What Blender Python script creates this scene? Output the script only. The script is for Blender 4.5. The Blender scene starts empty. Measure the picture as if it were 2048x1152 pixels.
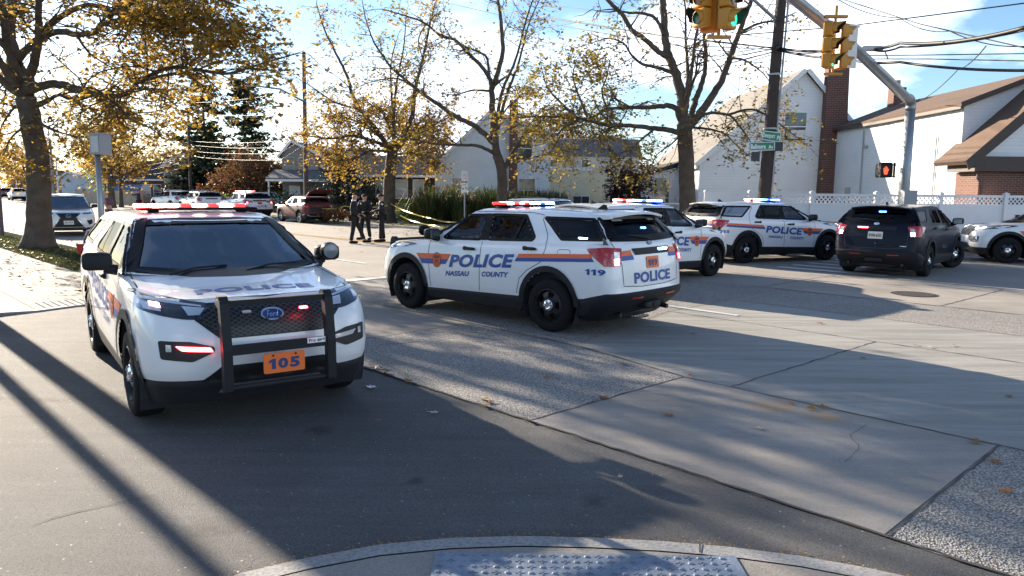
import bpy, bmesh, math, random
import numpy as np
from mathutils import Vector, Matrix, Euler
from mathutils.bvhtree import BVHTree
random.seed(7)
scene = bpy.context.scene
C = scene.collection
R = math.radians

# ---------------------------------------------------------------- camera
FPX, PITCH, ROLL, CAMH = 1498.0, 0.129208, 0.009570, 1.9614
_cp, _sp = math.cos(PITCH), math.sin(PITCH)
_fw = Vector((0, _cp, -_sp)); _u0 = Vector((0, _sp, _cp)); _r0 = Vector((1, 0, 0))
_rt = _r0 * math.cos(ROLL) + _u0 * math.sin(ROLL)
_up = -_r0 * math.sin(ROLL) + _u0 * math.cos(ROLL)
cam_d = bpy.data.cameras.new('camera')
cam_d.sensor_fit = 'HORIZONTAL'; cam_d.sensor_width = 36.0
cam_d.lens = FPX / 2048 * 36.0
cam_d.clip_end = 3000; cam_d.clip_start = 0.05
cam = bpy.data.objects.new('camera', cam_d); C.objects.link(cam)
cam.matrix_world = Matrix(((_rt.x, _up.x, -_fw.x, 0), (_rt.y, _up.y, -_fw.y, 0), (_rt.z, _up.z, -_fw.z, CAMH), (0, 0, 0, 1)))
scene.camera = cam

# ---------------------------------------------------------------- light
SUN_AZ, SUN_EL = R(133.5), R(17.5)          # direction towards the sun, az from +x
sund = bpy.data.lights.new('sun', 'SUN'); sund.energy = 5.0; sund.angle = R(0.55); sund.color = (1.0, 0.86, 0.68)
sun = bpy.data.objects.new('sun', sund); C.objects.link(sun)
_sd = Vector((math.cos(SUN_AZ) * math.cos(SUN_EL), math.sin(SUN_AZ) * math.cos(SUN_EL), math.sin(SUN_EL)))
sun.rotation_euler = _sd.to_track_quat('Z', 'Y').to_euler()
sun.location = _sd * 60

world = bpy.data.worlds.new('World'); scene.world = world; world.use_nodes = True
wn, wl = world.node_tree.nodes, world.node_tree.links
wn.clear()
def _wnode(t, **k):
    n = wn.new(t)
    for a, b in k.items(): setattr(n, a, b)
    return n
w_out = _wnode('ShaderNodeOutputWorld'); w_bg = _wnode('ShaderNodeBackground')
w_sky = _wnode('ShaderNodeTexSky', sky_type='NISHITA', sun_disc=False, sun_elevation=SUN_EL,
               sun_rotation=R(90) - SUN_AZ, altitude=20, air_density=1.0, dust_density=0.35, ozone_density=3.8)
w_tc = _wnode('ShaderNodeTexCoord')
w_map = _wnode('ShaderNodeMapping'); w_map.inputs['Scale'].default_value = (1.0, 1.0, 2.3); w_map.inputs['Location'].default_value = (3.1, 0.4, 0.0)
w_n = _wnode('ShaderNodeTexNoise'); w_n.inputs['Scale'].default_value = 2.1; w_n.inputs['Detail'].default_value = 9; w_n.inputs['Roughness'].default_value = 0.56
w_ramp = _wnode('ShaderNodeValToRGB')
w_ramp.color_ramp.elements[0].position = 0.485; w_ramp.color_ramp.elements[0].color = (0, 0, 0, 1)
w_ramp.color_ramp.elements[1].position = 0.60; w_ramp.color_ramp.elements[1].color = (1, 1, 1, 1)
w_n2 = _wnode('ShaderNodeTexNoise'); w_n2.inputs['Scale'].default_value = 4.5; w_n2.inputs['Detail'].default_value = 6
w_cr = _wnode('ShaderNodeValToRGB')
w_cr.color_ramp.elements[0].position = 0.3; w_cr.color_ramp.elements[0].color = (5.8, 6.6, 8.0, 1)
w_cr.color_ramp.elements[1].position = 0.6; w_cr.color_ramp.elements[1].color = (10.4, 11.0, 12.0, 1)
w_mix = _wnode('ShaderNodeMix', data_type='RGBA')
w_mul = _wnode('ShaderNodeMath', operation='MULTIPLY'); w_mul.inputs[1].default_value = 0.92
wl.new(w_tc.outputs['Generated'], w_map.inputs['Vector']); wl.new(w_map.outputs[0], w_n.inputs['Vector']); wl.new(w_map.outputs[0], w_n2.inputs['Vector'])
wl.new(w_n.outputs[0], w_ramp.inputs[0]); wl.new(w_n2.outputs[0], w_cr.inputs[0])
w_sep = _wnode('ShaderNodeSeparateXYZ'); wl.new(w_tc.outputs['Generated'], w_sep.inputs[0])      # clouds stay low in the sky, clear overhead
w_hi = _wnode('ShaderNodeMapRange'); w_hi.inputs[1].default_value = 0.38; w_hi.inputs[2].default_value = 0.62; w_hi.inputs[3].default_value = 0.92; w_hi.inputs[4].default_value = 0.08
wl.new(w_sep.outputs[2], w_hi.inputs[0]); wl.new(w_hi.outputs[0], w_mul.inputs[1])
wl.new(w_ramp.outputs[0], w_mul.inputs[0]); wl.new(w_mul.outputs[0], w_mix.inputs[0])
w_hsv = _wnode('ShaderNodeHueSaturation'); w_hsv.inputs['Saturation'].default_value = 1.0
wl.new(w_sky.outputs[0], w_mix.inputs[6]); wl.new(w_cr.outputs[0], w_mix.inputs[7])
wl.new(w_mix.outputs[2], w_bg.inputs[0]); w_bg.inputs[1].default_value = 0.064
wl.new(w_bg.outputs[0], w_out.inputs[0])

scene.view_settings.view_transform = 'Standard'; scene.view_settings.look = 'None'
scene.view_settings.gamma = 1.0; scene.view_settings.exposure = 1.86
scene.cycles.max_bounces = 8; scene.cycles.transparent_max_bounces = 24
scene.cycles.caustics_reflective = False; scene.cycles.caustics_refractive = False
scene.cycles.use_denoising = True
scene.cycles.sample_clamp_indirect = 6.0
# ---------------------------------------------------------------- helpers
def at(x, y, Y):
    """point at depth Y (metres ahead) seen at photograph position x, y"""
    d = _fw + _rt * ((x - 1024) / FPX) - _up * ((y - 576) / FPX)
    t = Y / d.y
    return Vector((d.x * t, Y, CAMH + d.z * t))
def gp(x, y, z=0.0):
    d = _fw + _rt * ((x - 1024) / FPX) - _up * ((y - 576) / FPX)
    t = (z - CAMH) / d.z
    return Vector((d.x * t, d.y * t, z))
RD = Vector((-0.6884, 0.7254, 0)); RN = Vector((0.7254, 0.6884, 0))     # along / across the avenue
def rp(n, s, z=0.0):
    return Vector((RN.x * n + RD.x * s, RN.y * n + RD.y * s, z))

def new_mat(name):
    m = bpy.data.materials.new(name); m.use_nodes = True
    nt = m.node_tree
    return m, nt.nodes, nt.links, nt.nodes['Principled BSDF']
MATS = {}
def mat(name, col, rough=0.6, metal=0.0, var=0.12, vscale=6.0, bump=0.0, bscale=60.0, coat=0.0, emit=None, estr=0.0, spec=0.5, coord='Object'):
    if name in MATS: return MATS[name]
    m, n, l, b = new_mat(name)
    b.inputs['Roughness'].default_value = rough; b.inputs['Metallic'].default_value = metal
    b.inputs['Coat Weight'].default_value = coat; b.inputs['Coat Roughness'].default_value = 0.04
    b.inputs['Specular IOR Level'].default_value = spec
    tc = n.new('ShaderNodeTexCoord')
    nz = n.new('ShaderNodeTexNoise'); nz.inputs['Scale'].default_value = vscale; nz.inputs['Detail'].default_value = 6
    l.new(tc.outputs[coord], nz.inputs['Vector'])
    mx = n.new('ShaderNodeMix'); mx.data_type = 'RGBA'
    c = Vector(col[:3])
    mx.inputs[6].default_value = (*(c * (1 - var)), 1); mx.inputs[7].default_value = (*[min(1, v) for v in c * (1 + var)], 1)
    l.new(nz.outputs[0], mx.inputs[0]); l.new(mx.outputs[2], b.inputs['Base Color'])
    if bump > 0:
        n2 = n.new('ShaderNodeTexNoise'); n2.inputs['Scale'].default_value = bscale; n2.inputs['Detail'].default_value = 4
        l.new(tc.outputs[coord], n2.inputs['Vector'])
        bp = n.new('ShaderNodeBump'); bp.inputs['Strength'].default_value = bump; bp.inputs['Distance'].default_value = 0.02
        l.new(n2.outputs[0], bp.inputs['Height']); l.new(bp.outputs[0], b.inputs['Normal'])
    if emit is not None:
        b.inputs['Emission Color'].default_value = (*emit, 1); b.inputs['Emission Strength'].default_value = estr
    MATS[name] = m
    return m

class MB:
    """collects shapes into one mesh"""
    def __init__(s): s.v = []; s.f = []; s.m = []
    def add(s, vs, fs, mi=0):
        o = len(s.v); s.v += [tuple(v) for v in vs]
        for f in fs: s.f.append(tuple(i + o for i in f)); s.m.append(mi)
        return s
    def box(s, c, d, mi=0, rz=0.0, rot=None):
        hx, hy, hz = d[0] / 2, d[1] / 2, d[2] / 2
        M = rot if rot is not None else Matrix.Rotation(rz, 3, 'Z')
        vs = [Vector(c) + M @ Vector((x * hx, y * hy, z * hz)) for x in (-1, 1) for y in (-1, 1) for z in (-1, 1)]
        return s.add(vs, [(0, 1, 3, 2), (4, 6, 7, 5), (0, 4, 5, 1), (2, 3, 7, 6), (0, 2, 6, 4), (1, 5, 7, 3)], mi)
    def quad(s, a, b, c, d, mi=0): return s.add([a, b, c, d], [(0, 1, 2, 3)], mi)
    def poly(s, pts, mi=0): return s.add(pts, [tuple(range(len(pts)))], mi)
    def prism(s, pts, ext, mi=0):
        """closed outline pts extruded by vector ext"""
        n = len(pts); e = Vector(ext)
        vs = [Vector(p) for p in pts] + [Vector(p) + e for p in pts]
        fs = [tuple(range(n))[::-1], tuple(range(n, 2 * n))] + [(i, (i + 1) % n, n + (i + 1) % n, n + i) for i in range(n)]
        return s.add(vs, fs, mi)
    def tube(s, path, rad, seg=8, mi=0, cap=True, squash=None):
        path = [Vector(p) for p in path]; n = len(path)
        rad = rad if hasattr(rad, '__len__') else [rad] * n
        vs = []; fs = []; prev = None
        for i, p in enumerate(path):
            t = (path[min(i + 1, n - 1)] - path[max(i - 1, 0)]).normalized()
            if prev is None:
                a = Vector((0, 0, 1)) if abs(t.z) < 0.9 else Vector((1, 0, 0))
                u = t.cross(a).normalized()
            else:
                u = (prev - t * prev.dot(t)).normalized()
            prev = u; w = t.cross(u)
            for k in range(seg):
                an = 2 * math.pi * k / seg
                vs.append(p + (u * math.cos(an) + w * math.sin(an)) * rad[i])
        for i in range(n - 1):
            for k in range(seg):
                fs.append((i * seg + k, i * seg + (k + 1) % seg, (i + 1) * seg + (k + 1) % seg, (i + 1) * seg + k))
        if cap:
            fs.append(tuple(range(seg))[::-1]); fs.append(tuple((n - 1) * seg + k for k in range(seg)))
        return s.add(vs, fs, mi)
    def lathe(s, prof, c=(0, 0, 0), axis='Z', seg=24, mi=0):
        """prof: (radius, height) pairs"""
        vs = []; fs = []; n = len(prof)
        for r, h in prof:
            for k in range(seg):
                a = 2 * math.pi * k / seg
                p = (r * math.cos(a), r * math.sin(a), h)
                if axis == 'Y': p = (p[0], p[2], p[1])
                if axis == 'X': p = (p[2], p[0], p[1])
                vs.append(Vector(c) + Vector(p))
        for i in range(n - 1):
            for k in range(seg):
                fs.append((i * seg + k, i * seg + (k + 1) % seg, (i + 1) * seg + (k + 1) % seg, (i + 1) * seg + k))
        return s.add(vs, fs, mi)
    def ball(s, c, r, seg=12, rings=8, mi=0):
        r = r if hasattr(r, '__len__') else (r, r, r)
        vs = []; fs = []
        for i in range(rings + 1):
            th = math.pi * i / rings
            for k in range(seg):
                a = 2 * math.pi * k / seg
                vs.append(Vector(c) + Vector((r[0] * math.sin(th) * math.cos(a), r[1] * math.sin(th) * math.sin(a), r[2] * math.cos(th))))
        for i in range(rings):
            for k in range(seg):
                fs.append((i * seg + k, i * seg + (k + 1) % seg, (i + 1) * seg + (k + 1) % seg, (i + 1) * seg + k))
        return s.add(vs, fs, mi)
    def mesh(s, name, mats, smooth=False, fix=True):
        me = bpy.data.meshes.new(name)
        me.from_pydata(s.v, [], s.f)
        for m in (mats if isinstance(mats, (list, tuple)) else [mats]): me.materials.append(m)
        me.polygons.foreach_set('material_index', s.m)
        if fix:
            bm = bmesh.new(); bm.from_mesh(me)
            bmesh.ops.recalc_face_normals(bm, faces=bm.faces); bm.to_mesh(me); bm.free()
        if smooth is True: me.polygons.foreach_set('use_smooth', [True] * len(me.polygons))
        elif smooth: me.set_sharp_from_angle(angle=R(smooth)); me.polygons.foreach_set('use_smooth', [True] * len(me.polygons))
        me.update()
        return me
    def build(s, name, mats, parent=None, smooth=False, label=None, fix=True):
        return link(name, s.mesh(name, mats, smooth, fix), parent, label)
def link(name, me, parent=None, label=None):
    o = bpy.data.objects.new(name, me); C.objects.link(o)
    if parent is not None: o.parent = parent
    if label: o['label'] = label
    return o
def thing(name, label, cat, loc=(0, 0, 0), rotz=0.0, group=None):
    o = bpy.data.objects.new(name, None); C.objects.link(o); o.empty_display_size = 0.2
    o.location = loc; o.rotation_euler = (0, 0, rotz)
    return tag(o, label, cat, group)
def tag(o, label, cat, group=None):
    o['label'] = label; o['category'] = cat
    if group: o['group'] = group
    return o
def struct(o):
    o['kind'] = 'structure'; return o
def copy_tree(o, parent=None):
    c = o.copy(); C.objects.link(c)
    if parent is not None: c.parent = parent
    for ch in list(o.children): copy_tree(ch, c)
    return c

_TXT = {}
def text_mesh(s, size=1.0, bold=0.0, shear=0.0, xs=1.0, res=3):
    """letters as flat mesh data: verts (x, y) centred on the middle, faces"""
    key = (s, size, bold, shear, xs)
    if key in _TXT: return _TXT[key]
    cu = bpy.data.curves.new('t', 'FONT'); cu.body = s; cu.size = 1.0; cu.offset = bold; cu.shear = shear
    cu.resolution_u = res; cu.align_x = 'CENTER'; cu.align_y = 'CENTER'; cu.space_character = 1.0 + bold * 1.6
    ob = bpy.data.objects.new('t', cu); C.objects.link(ob)
    dg = bpy.context.evaluated_depsgraph_get(); dg.update()
    me = bpy.data.meshes.new_from_object(ob.evaluated_get(dg))
    bm = bmesh.new(); bm.from_mesh(me)
    bmesh.ops.triangulate(bm, faces=bm.faces)
    bmesh.ops.remove_doubles(bm, verts=bm.verts, dist=1e-4)
    vs = np.array([v.co[:2] for v in bm.verts]); fs = [tuple(v.index for v in f.verts) for f in bm.faces]
    bm.free(); bpy.data.meshes.remove(me); bpy.data.objects.remove(ob); bpy.data.curves.remove(cu)
    mn, mx = vs.min(0), vs.max(0)
    vs = (vs - (mn + mx) / 2) / (mx[1] - mn[1]) * size      # size = cap height
    vs[:, 0] *= xs
    _TXT[key] = (vs, fs)
    return vs, fs
def text_w(s, h, w, bold=0.0, shear=0.0):
    """text of cap height h stretched to width w"""
    vs, fs = text_mesh(s, h, bold, shear)
    vs = vs.copy(); vs[:, 0] *= w / (vs[:, 0].max() - vs[:, 0].min())
    return vs, fs
DIG1 = [(.30, 0), (.66, 0), (.66, 1), (.40, 1), (.04, .80), (.04, .58), (.30, .68)]
def number_w(s, h, w, bold=.03):
    """wide block numerals of height h filling width w"""
    V = []; F = []; cw = w / (len(s) - .25 * s.count('1')); x = -w / 2
    for ch in s:
        k = .75 if ch == '1' else 1.0; o = len(V)
        if ch == '1':
            q = [((x + a * cw * .95), (b - .5) * h) for a, b in DIG1]; V += q; F.append(tuple(o + i for i in range(7)))
        else:
            vs, fs = text_w(ch, h, cw * .84, bold); V += [(a + x + cw / 2, b) for a, b in vs]; F += [tuple(o + i for i in f) for f in fs]
        x += cw * k
    return np.array(V), F
def flat_text(mb, s, h, w, origin, right, up, bold=0.0, shear=0.0, mi=0):
    vs, fs = number_w(s, h, w, bold) if s.isdigit() else text_w(s, h, w, bold, shear)
    o, r, u = Vector(origin), Vector(right), Vector(up)
    mb.add([o + r * x + u * y for x, y in vs], fs, mi)
    return mb
# ---------------------------------------------------------------- car body tools
def spline(pts, n):
    P = np.array(pts, float); P = np.vstack([2 * P[0] - P[1], P, 2 * P[-1] - P[-2]])
    out = []
    for i in range(1, len(P) - 2):
        for t in np.linspace(0, 1, 24, endpoint=False):
            a, b, c, d = P[i - 1], P[i], P[i + 1], P[i + 2]
            out.append(0.5 * ((2 * b) + (c - a) * t + (2 * a - 5 * b + 4 * c - d) * t * t + (3 * b - a - 3 * c + d) * t ** 3))
    out.append(P[-2]); out = np.array(out)
    L = np.concatenate([[0], np.cumsum(np.linalg.norm(np.diff(out, axis=0), axis=1))])
    u = np.linspace(0, L[-1], n)
    return np.stack([np.interp(u, L, out[:, k]) for k in range(out.shape[1])], 1)
def offset_poly(pts, d):
    """moves every edge of a closed outline outwards by d"""
    P = [np.array(p, float) for p in pts]; n = len(P)
    A = sum(P[i][0] * P[(i + 1) % n][1] - P[(i + 1) % n][0] * P[i][1] for i in range(n))
    sg = 1 if A > 0 else -1
    out = []
    for i in range(n):
        e1 = P[i] - P[i - 1]; e2 = P[(i + 1) % n] - P[i]
        n1 = np.array([e1[1], -e1[0]]) / np.linalg.norm(e1) * sg; n2 = np.array([e2[1], -e2[0]]) / np.linalg.norm(e2) * sg
        m = n1 + n2; m = m / max(m @ m, 0.35) * 2 * d
        out.append(P[i] + m)
    return out
def round_poly(pts, r=0.03, k=4):
    P = [np.array(p, float) for p in pts]; n = len(P); out = []
    for i in range(n):
        a, b, c = P[i - 1], P[i], P[(i + 1) % n]
        la, lc = np.linalg.norm(a - b), np.linalg.norm(c - b)
        q = min(r, la * 0.4, lc * 0.4)
        s, e = b + (a - b) / la * q, b + (c - b) / lc * q
        for t in np.linspace(0, 1, k): out.append((1 - t) ** 2 * s + 2 * t * (1 - t) * b + t * t * e)
    return out
def in_poly(x, y, P):
    c = False; j = len(P) - 1
    for i in range(len(P)):
        if ((P[i][1] > y) != (P[j][1] > y)) and x < (P[j][0] - P[i][0]) * (y - P[i][1]) / (P[j][1] - P[i][1] + 1e-12) + P[i][0]: c = not c
        j = i
    return c
def dense(pts, step=0.05, closed=True):
    P = [np.array(p, float) for p in pts]; out = []
    for i in range(len(P) if closed else len(P) - 1):
        a, b = P[i], P[(i + 1) % len(P)]; k = max(1, int(np.linalg.norm(b - a) / step))
        for t in range(k): out.append(a + (b - a) * t / k)
    if not closed: out.append(P[-1])
    return out
FR = {  # flat drawing frames: origin, right (as read), up, cast direction
    'L': ((0, 3, 0), (-1, 0, 0), (0, 0, 1), (0, -1, 0)), 'R': ((0, -3, 0), (1, 0, 0), (0, 0, 1), (0, 1, 0)),
    'F': ((6, 0, 0), (0, 1, 0), (0, 0, 1), (-1, 0, 0)), 'B': ((-6, 0, 0), (0, -1, 0), (0, 0, 1), (1, 0, 0)),
    'T': ((0, 0, 4), (0, 1, 0), (-1, 0, 0), (0, 0, -1)),
    'FL': ((4, 4, 0), (-.7071, .7071, 0), (0, 0, 1), (-.7071, -.7071, 0)), 'FR': ((4, -4, 0), (.7071, .7071, 0), (0, 0, 1), (-.7071, .7071, 0)),
    'BL': ((-4, 4, 0), (-.7071, -.7071, 0), (0, 0, 1), (.7071, -.7071, 0)), 'BR': ((-4, -4, 0), (.7071, -.7071, 0), (0, 0, 1), (.7071, .7071, 0)),
}
class Skin:
    """drapes flat outlines over a body"""
    def __init__(s, verts, faces): s.bvh = BVHTree.FromPolygons([Vector(v) for v in verts], faces)
    def drape(s, mb, vs, fs, frame, off=0.004, step=0.07, mi=0):
        O, U, V, D = [Vector(a) for a in FR[frame]]
        bm = bmesh.new(); bv = [bm.verts.new((p[0], p[1], 0)) for p in vs]
        for f in fs:
            try: bm.faces.new([bv[i] for i in f])
            except ValueError: pass
        bmesh.ops.triangulate(bm, faces=bm.faces)
        for _ in range(6):
            es = [e for e in bm.edges if e.calc_length() > step]
            if not es: break
            bmesh.ops.subdivide_edges(bm, edges=es, cuts=1)
            bmesh.ops.triangulate(bm, faces=[f for f in bm.faces if len(f.verts) > 3])
        bm.verts.index_update()
        out = []
        for v in bm.verts:
            o = O + U * v.co.x + V * v.co.y
            h, nrm, i, d = s.bvh.ray_cast(o, D)
            if h is None:
                h, nrm, i, d = s.bvh.find_nearest(o + D * (O.length * 0.62))
            if nrm.dot(D) > 0: nrm = -nrm
            out.append(h + nrm * off)
        mb.add(out, [tuple(v.index for v in f.verts) for f in bm.faces], mi); bm.free()
        return mb
    def poly(s, mb, pts, frame, off=0.004, step=0.07, mi=0):
        return s.drape(mb, pts, [tuple(range(len(pts)))], frame, off, step, mi)
    def ring(s, mb, pts, frame, a, b, off=0.006, mi=0):
        pts = dense(pts, 0.05); n = len(pts)
        o, i = offset_poly(pts, a), offset_poly(pts, -b)
        return s.drape(mb, o + i, [(k, (k + 1) % n, n + (k + 1) % n, n + k) for k in range(n)], frame, off, 0.2, mi)
    def stroke(s, mb, pts, frame, w=0.008, off=0.003, mi=0, closed=False):
        P = dense(pts, 0.06, closed); n = len(P); L = []
        for i in range(n):
            a = P[i - 1] if (i or closed) else P[0]; b = P[(i + 1) % n] if (i < n - 1 or closed) else P[-1]
            t = (b - a) / (np.linalg.norm(b - a) + 1e-9); L.append(np.array([-t[1], t[0]]) * w / 2)
        vs = [p + q for p, q in zip(P, L)] + [p - q for p, q in zip(P, L)]
        fs = [(i, (i + 1) % n, n + (i + 1) % n, n + i) for i in range(n if closed else n - 1)]
        return s.drape(mb, vs, fs, frame, off, 0.3, mi)
def mirror_x(pts): return [(-p[0], p[1]) for p in pts]
def sbox(mb, c, r, e=0.35, seg=16, rings=10, mi=0, M=None):
    """soft-cornered block"""
    f = lambda v: math.copysign(abs(v) ** e, v)
    vs = []; fs = []
    for i in range(rings + 1):
        th = math.pi * i / rings
        for k in range(seg):
            a = 2 * math.pi * k / seg
            p = Vector((r[0] * f(math.sin(th)) * f(math.cos(a)), r[1] * f(math.sin(th)) * f(math.sin(a)), r[2] * f(math.cos(th))))
            vs.append(Vector(c) + (M @ p if M else p))
    for i in range(rings):
        for k in range(seg): fs.append((i * seg + k, i * seg + (k + 1) % seg, (i + 1) * seg + (k + 1) % seg, (i + 1) * seg + k))
    return mb.add(vs, fs, mi)

# ---------------------------------------------------------------- materials for vehicles
def glass_mat(name, tint, rough=0.01, fres=0.12, col=(0.75, 0.85, 0.95), k=.72):
    if name in MATS: return MATS[name]
    m = bpy.data.materials.new(name); m.use_nodes = True; n, l = m.node_tree.nodes, m.node_tree.links; n.clear()
    o = n.new('ShaderNodeOutputMaterial'); t = n.new('ShaderNodeBsdfTransparent'); g = n.new('ShaderNodeBsdfGlossy'); x = n.new('ShaderNodeMixShader'); f = n.new('ShaderNodeFresnel')
    t.inputs[0].default_value = tuple(c * tint for c in col) + (1,); g.inputs['Roughness'].default_value = rough; g.inputs[0].default_value = (0.95, 0.97, 1, 1)
    f.inputs[0].default_value = 1.45
    a = n.new('ShaderNodeMath'); a.operation = 'MULTIPLY_ADD'; a.inputs[1].default_value = k; a.inputs[2].default_value = fres; a.use_clamp = True
    nz = n.new('ShaderNodeTexNoise'); nz.inputs['Scale'].default_value = 2.0; tc = n.new('ShaderNodeTexCoord'); bp = n.new('ShaderNodeBump'); bp.inputs['Strength'].default_value = 0.06; bp.inputs['Distance'].default_value = 0.05
    l.new(tc.outputs['Object'], nz.inputs[0]); l.new(nz.outputs[0], bp.inputs['Height']); l.new(bp.outputs[0], g.inputs['Normal'])
    l.new(f.outputs[0], a.inputs[0]); l.new(a.outputs[0], x.inputs[0]); l.new(t.outputs[0], x.inputs[1]); l.new(g.outputs[0], x.inputs[2]); l.new(x.outputs[0], o.inputs[0])
    MATS[name] = m; return m
M_white = mat('white_car_paint', (0.80, 0.80, 0.80), 0.28, var=0.02, coat=0.8)
M_navy = mat('navy_car_paint', (0.003, 0.005, 0.016), 0.35, var=0.1, coat=.22, spec=.15)
M_clad = mat('black_plastic', (0.014, 0.015, 0.018), 0.6, var=0.25, bump=0.05, bscale=200, spec=.3)
M_gloss = mat('gloss_black', (0.006, 0.006, 0.008), 0.4, var=0.1, spec=.12)
M_rubber = mat('tyre_rubber', (0.011, 0.011, 0.012), 0.85, var=0.3, bump=0.2, bscale=90, spec=.25)
M_steel = mat('black_steel_wheel', (0.012, 0.012, 0.013), 0.42, var=0.2)
M_chrome = mat('chrome', (0.75, 0.76, 0.78), 0.15, 1.0, var=0.03)
M_dark = mat('dark_interior', (0.022, 0.024, 0.028), 0.8, var=0.3)
M_seam = mat('panel_gap', (0.05, 0.052, 0.06), 0.8, var=0.1)
M_orange = mat('orange_vinyl', (0.80, 0.13, 0.025), 0.4, var=0.04)
M_blue = mat('blue_vinyl', (0.015, 0.075, 0.30), 0.4, var=0.04)
M_plateor = mat('orange_plate', (0.85, 0.17, 0.03), 0.45, var=0.06)
M_navyink = mat('navy_ink', (0.02, 0.05, 0.16), 0.5, var=0.05)
M_redlens = mat('red_lens', (0.42, 0.008, 0.01), 0.12, var=0.1, coat=0.6)
M_clear = mat('clear_lens', (0.55, 0.57, 0.60), 0.08, 0.3, var=0.15, coat=1.0)
M_lampdark = mat('headlight_lens', (0.03, 0.033, 0.04), 0.06, 0.2, var=0.4, vscale=20, coat=1.0)
M_g_side = glass_mat('tinted_window', 0.07, fres=0.012, k=.32)
M_g_front = glass_mat('window_glass', 0.62, fres=.03, k=.5)
M_g_ws = glass_mat('windshield_glass', 0.22, fres=0.15, col=(.45, .68, 1.0))
M_red_on = mat('red_lamp_lit', (0.9, 0.05, 0.05), 0.3, emit=(1.0, 0.05, 0.06), estr=9)
M_redw_on = mat('pink_white_lamp_lit', (0.9, 0.5, 0.5), 0.3, emit=(1.0, 0.42, 0.38), estr=9)
M_blue_on = mat('blue_lamp_lit', (0.1, 0.2, 0.9), 0.3, emit=(0.06, 0.18, 1.0), estr=9)
M_bluew_on = mat('pale_blue_lamp_lit', (0.4, 0.6, 0.9), 0.3, emit=(0.35, 0.6, 1.0), estr=8)
M_red_off = mat('red_lamp_dome', (0.35, 0.05, 0.05), 0.2, var=0.1, emit=(1, .05, .05), estr=0.4)
M_blue_off = mat('blue_lamp_dome', (0.05, 0.10, 0.40), 0.2, var=0.1, emit=(.05, .2, 1), estr=0.4)
M_clear_off = mat('clear_lamp_dome', (0.45, 0.43, 0.45), 0.15, var=0.1)
M_plate = mat('licence_plate', (0.75, 0.72, 0.62), 0.4, var=0.08)
M_blackink = mat('black_ink', (0.02, 0.02, 0.03), 0.5)
M_whiteink = mat('white_ink', (0.85, 0.85, 0.85), 0.5, var=0.02)

# ---------------------------------------------------------------- one body = stacked outlines
def lin(x, t): return float(np.interp(x, [a for a, _ in t], [b for _, b in t]))
EXPLORER = dict(wb=1.5125, r=0.38, w=0.99, track=0.975,
    zt=[(-2.6, 1.285), (-2.4, 1.28), (1.0, 1.175), (1.7, 1.095), (2.0, 1.065), (2.3, 1.02)],
    clad=[(-2.7, .63), (-2.45, .625), (-2.1, .53), (-.9, .46), (.98, .41), (1.9, .44), (2.4, .45)],
    rows=[(0, .972, 2.41, -2.61), (.10, .985, 2.435, -2.60), (.3, .99, 2.44, -2.59), (.55, .987, 2.425, -2.575), (.74, .975, 2.40, -2.555), (.88, .957, 2.35, -2.53), (.97, .935, 2.28, -2.51), (1.0, .918, 2.22, -2.50)],
    crown=.03, hoodx=1.0,
    gh=[(0, .905, 1.27, -2.505), (.25, .862, 1.03, -2.45), (.5, .80, .80, -2.38), (.75, .745, .59, -2.29), (.90, .708, .46, -2.20), (.97, .68, .37, -2.13), (1.0, .63, .27, -2.06)],
    gtop=[(-2.6, 1.66), (-2.0, 1.665), (-1.0, 1.69), (0, 1.685), (.4, 1.655), (1.4, 1.64)], roofc=.03, capx=-.9,
    fside=[(0, 0), (.35, -.012), (.62, -.05), (.82, -.15), (.93, -.29), (.985, -.52), (1, -.95)],
    rside=[(0, 0), (.5, .012), (.8, .055), (.93, .13), (.985, .30), (1, .75)],
    gfs=[(0, 0), (.4, -.03), (.75, -.11), (.93, -.19), (.99, -.26), (1, -.45)], grs=[(0, 0), (.5, .015), (.85, .07), (.96, .13), (1, .32)])
def interp_rows(rows, n):
    f = np.array([r[0] for r in rows]); out = []
    for t in np.linspace(0, 1, n): out.append([t] + [float(np.interp(t, f, [r[k] for r in rows])) for k in (1, 2, 3)])
    return out
def half_outline(w, xf, xr, fs, rs, n):
    pts = [(xr + d, w * y) for y, d in rs] + [(xf + d, w * y) for y, d in fs[::-1]]
    o = spline(pts, n); o[:, 1] = np.clip(o[:, 1], 0, None); o[0, 1] = o[-1, 1] = 0
    return o
def ring_of(h): return np.vstack([h, (h * [1, -1])[-2:0:-1]])
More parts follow.
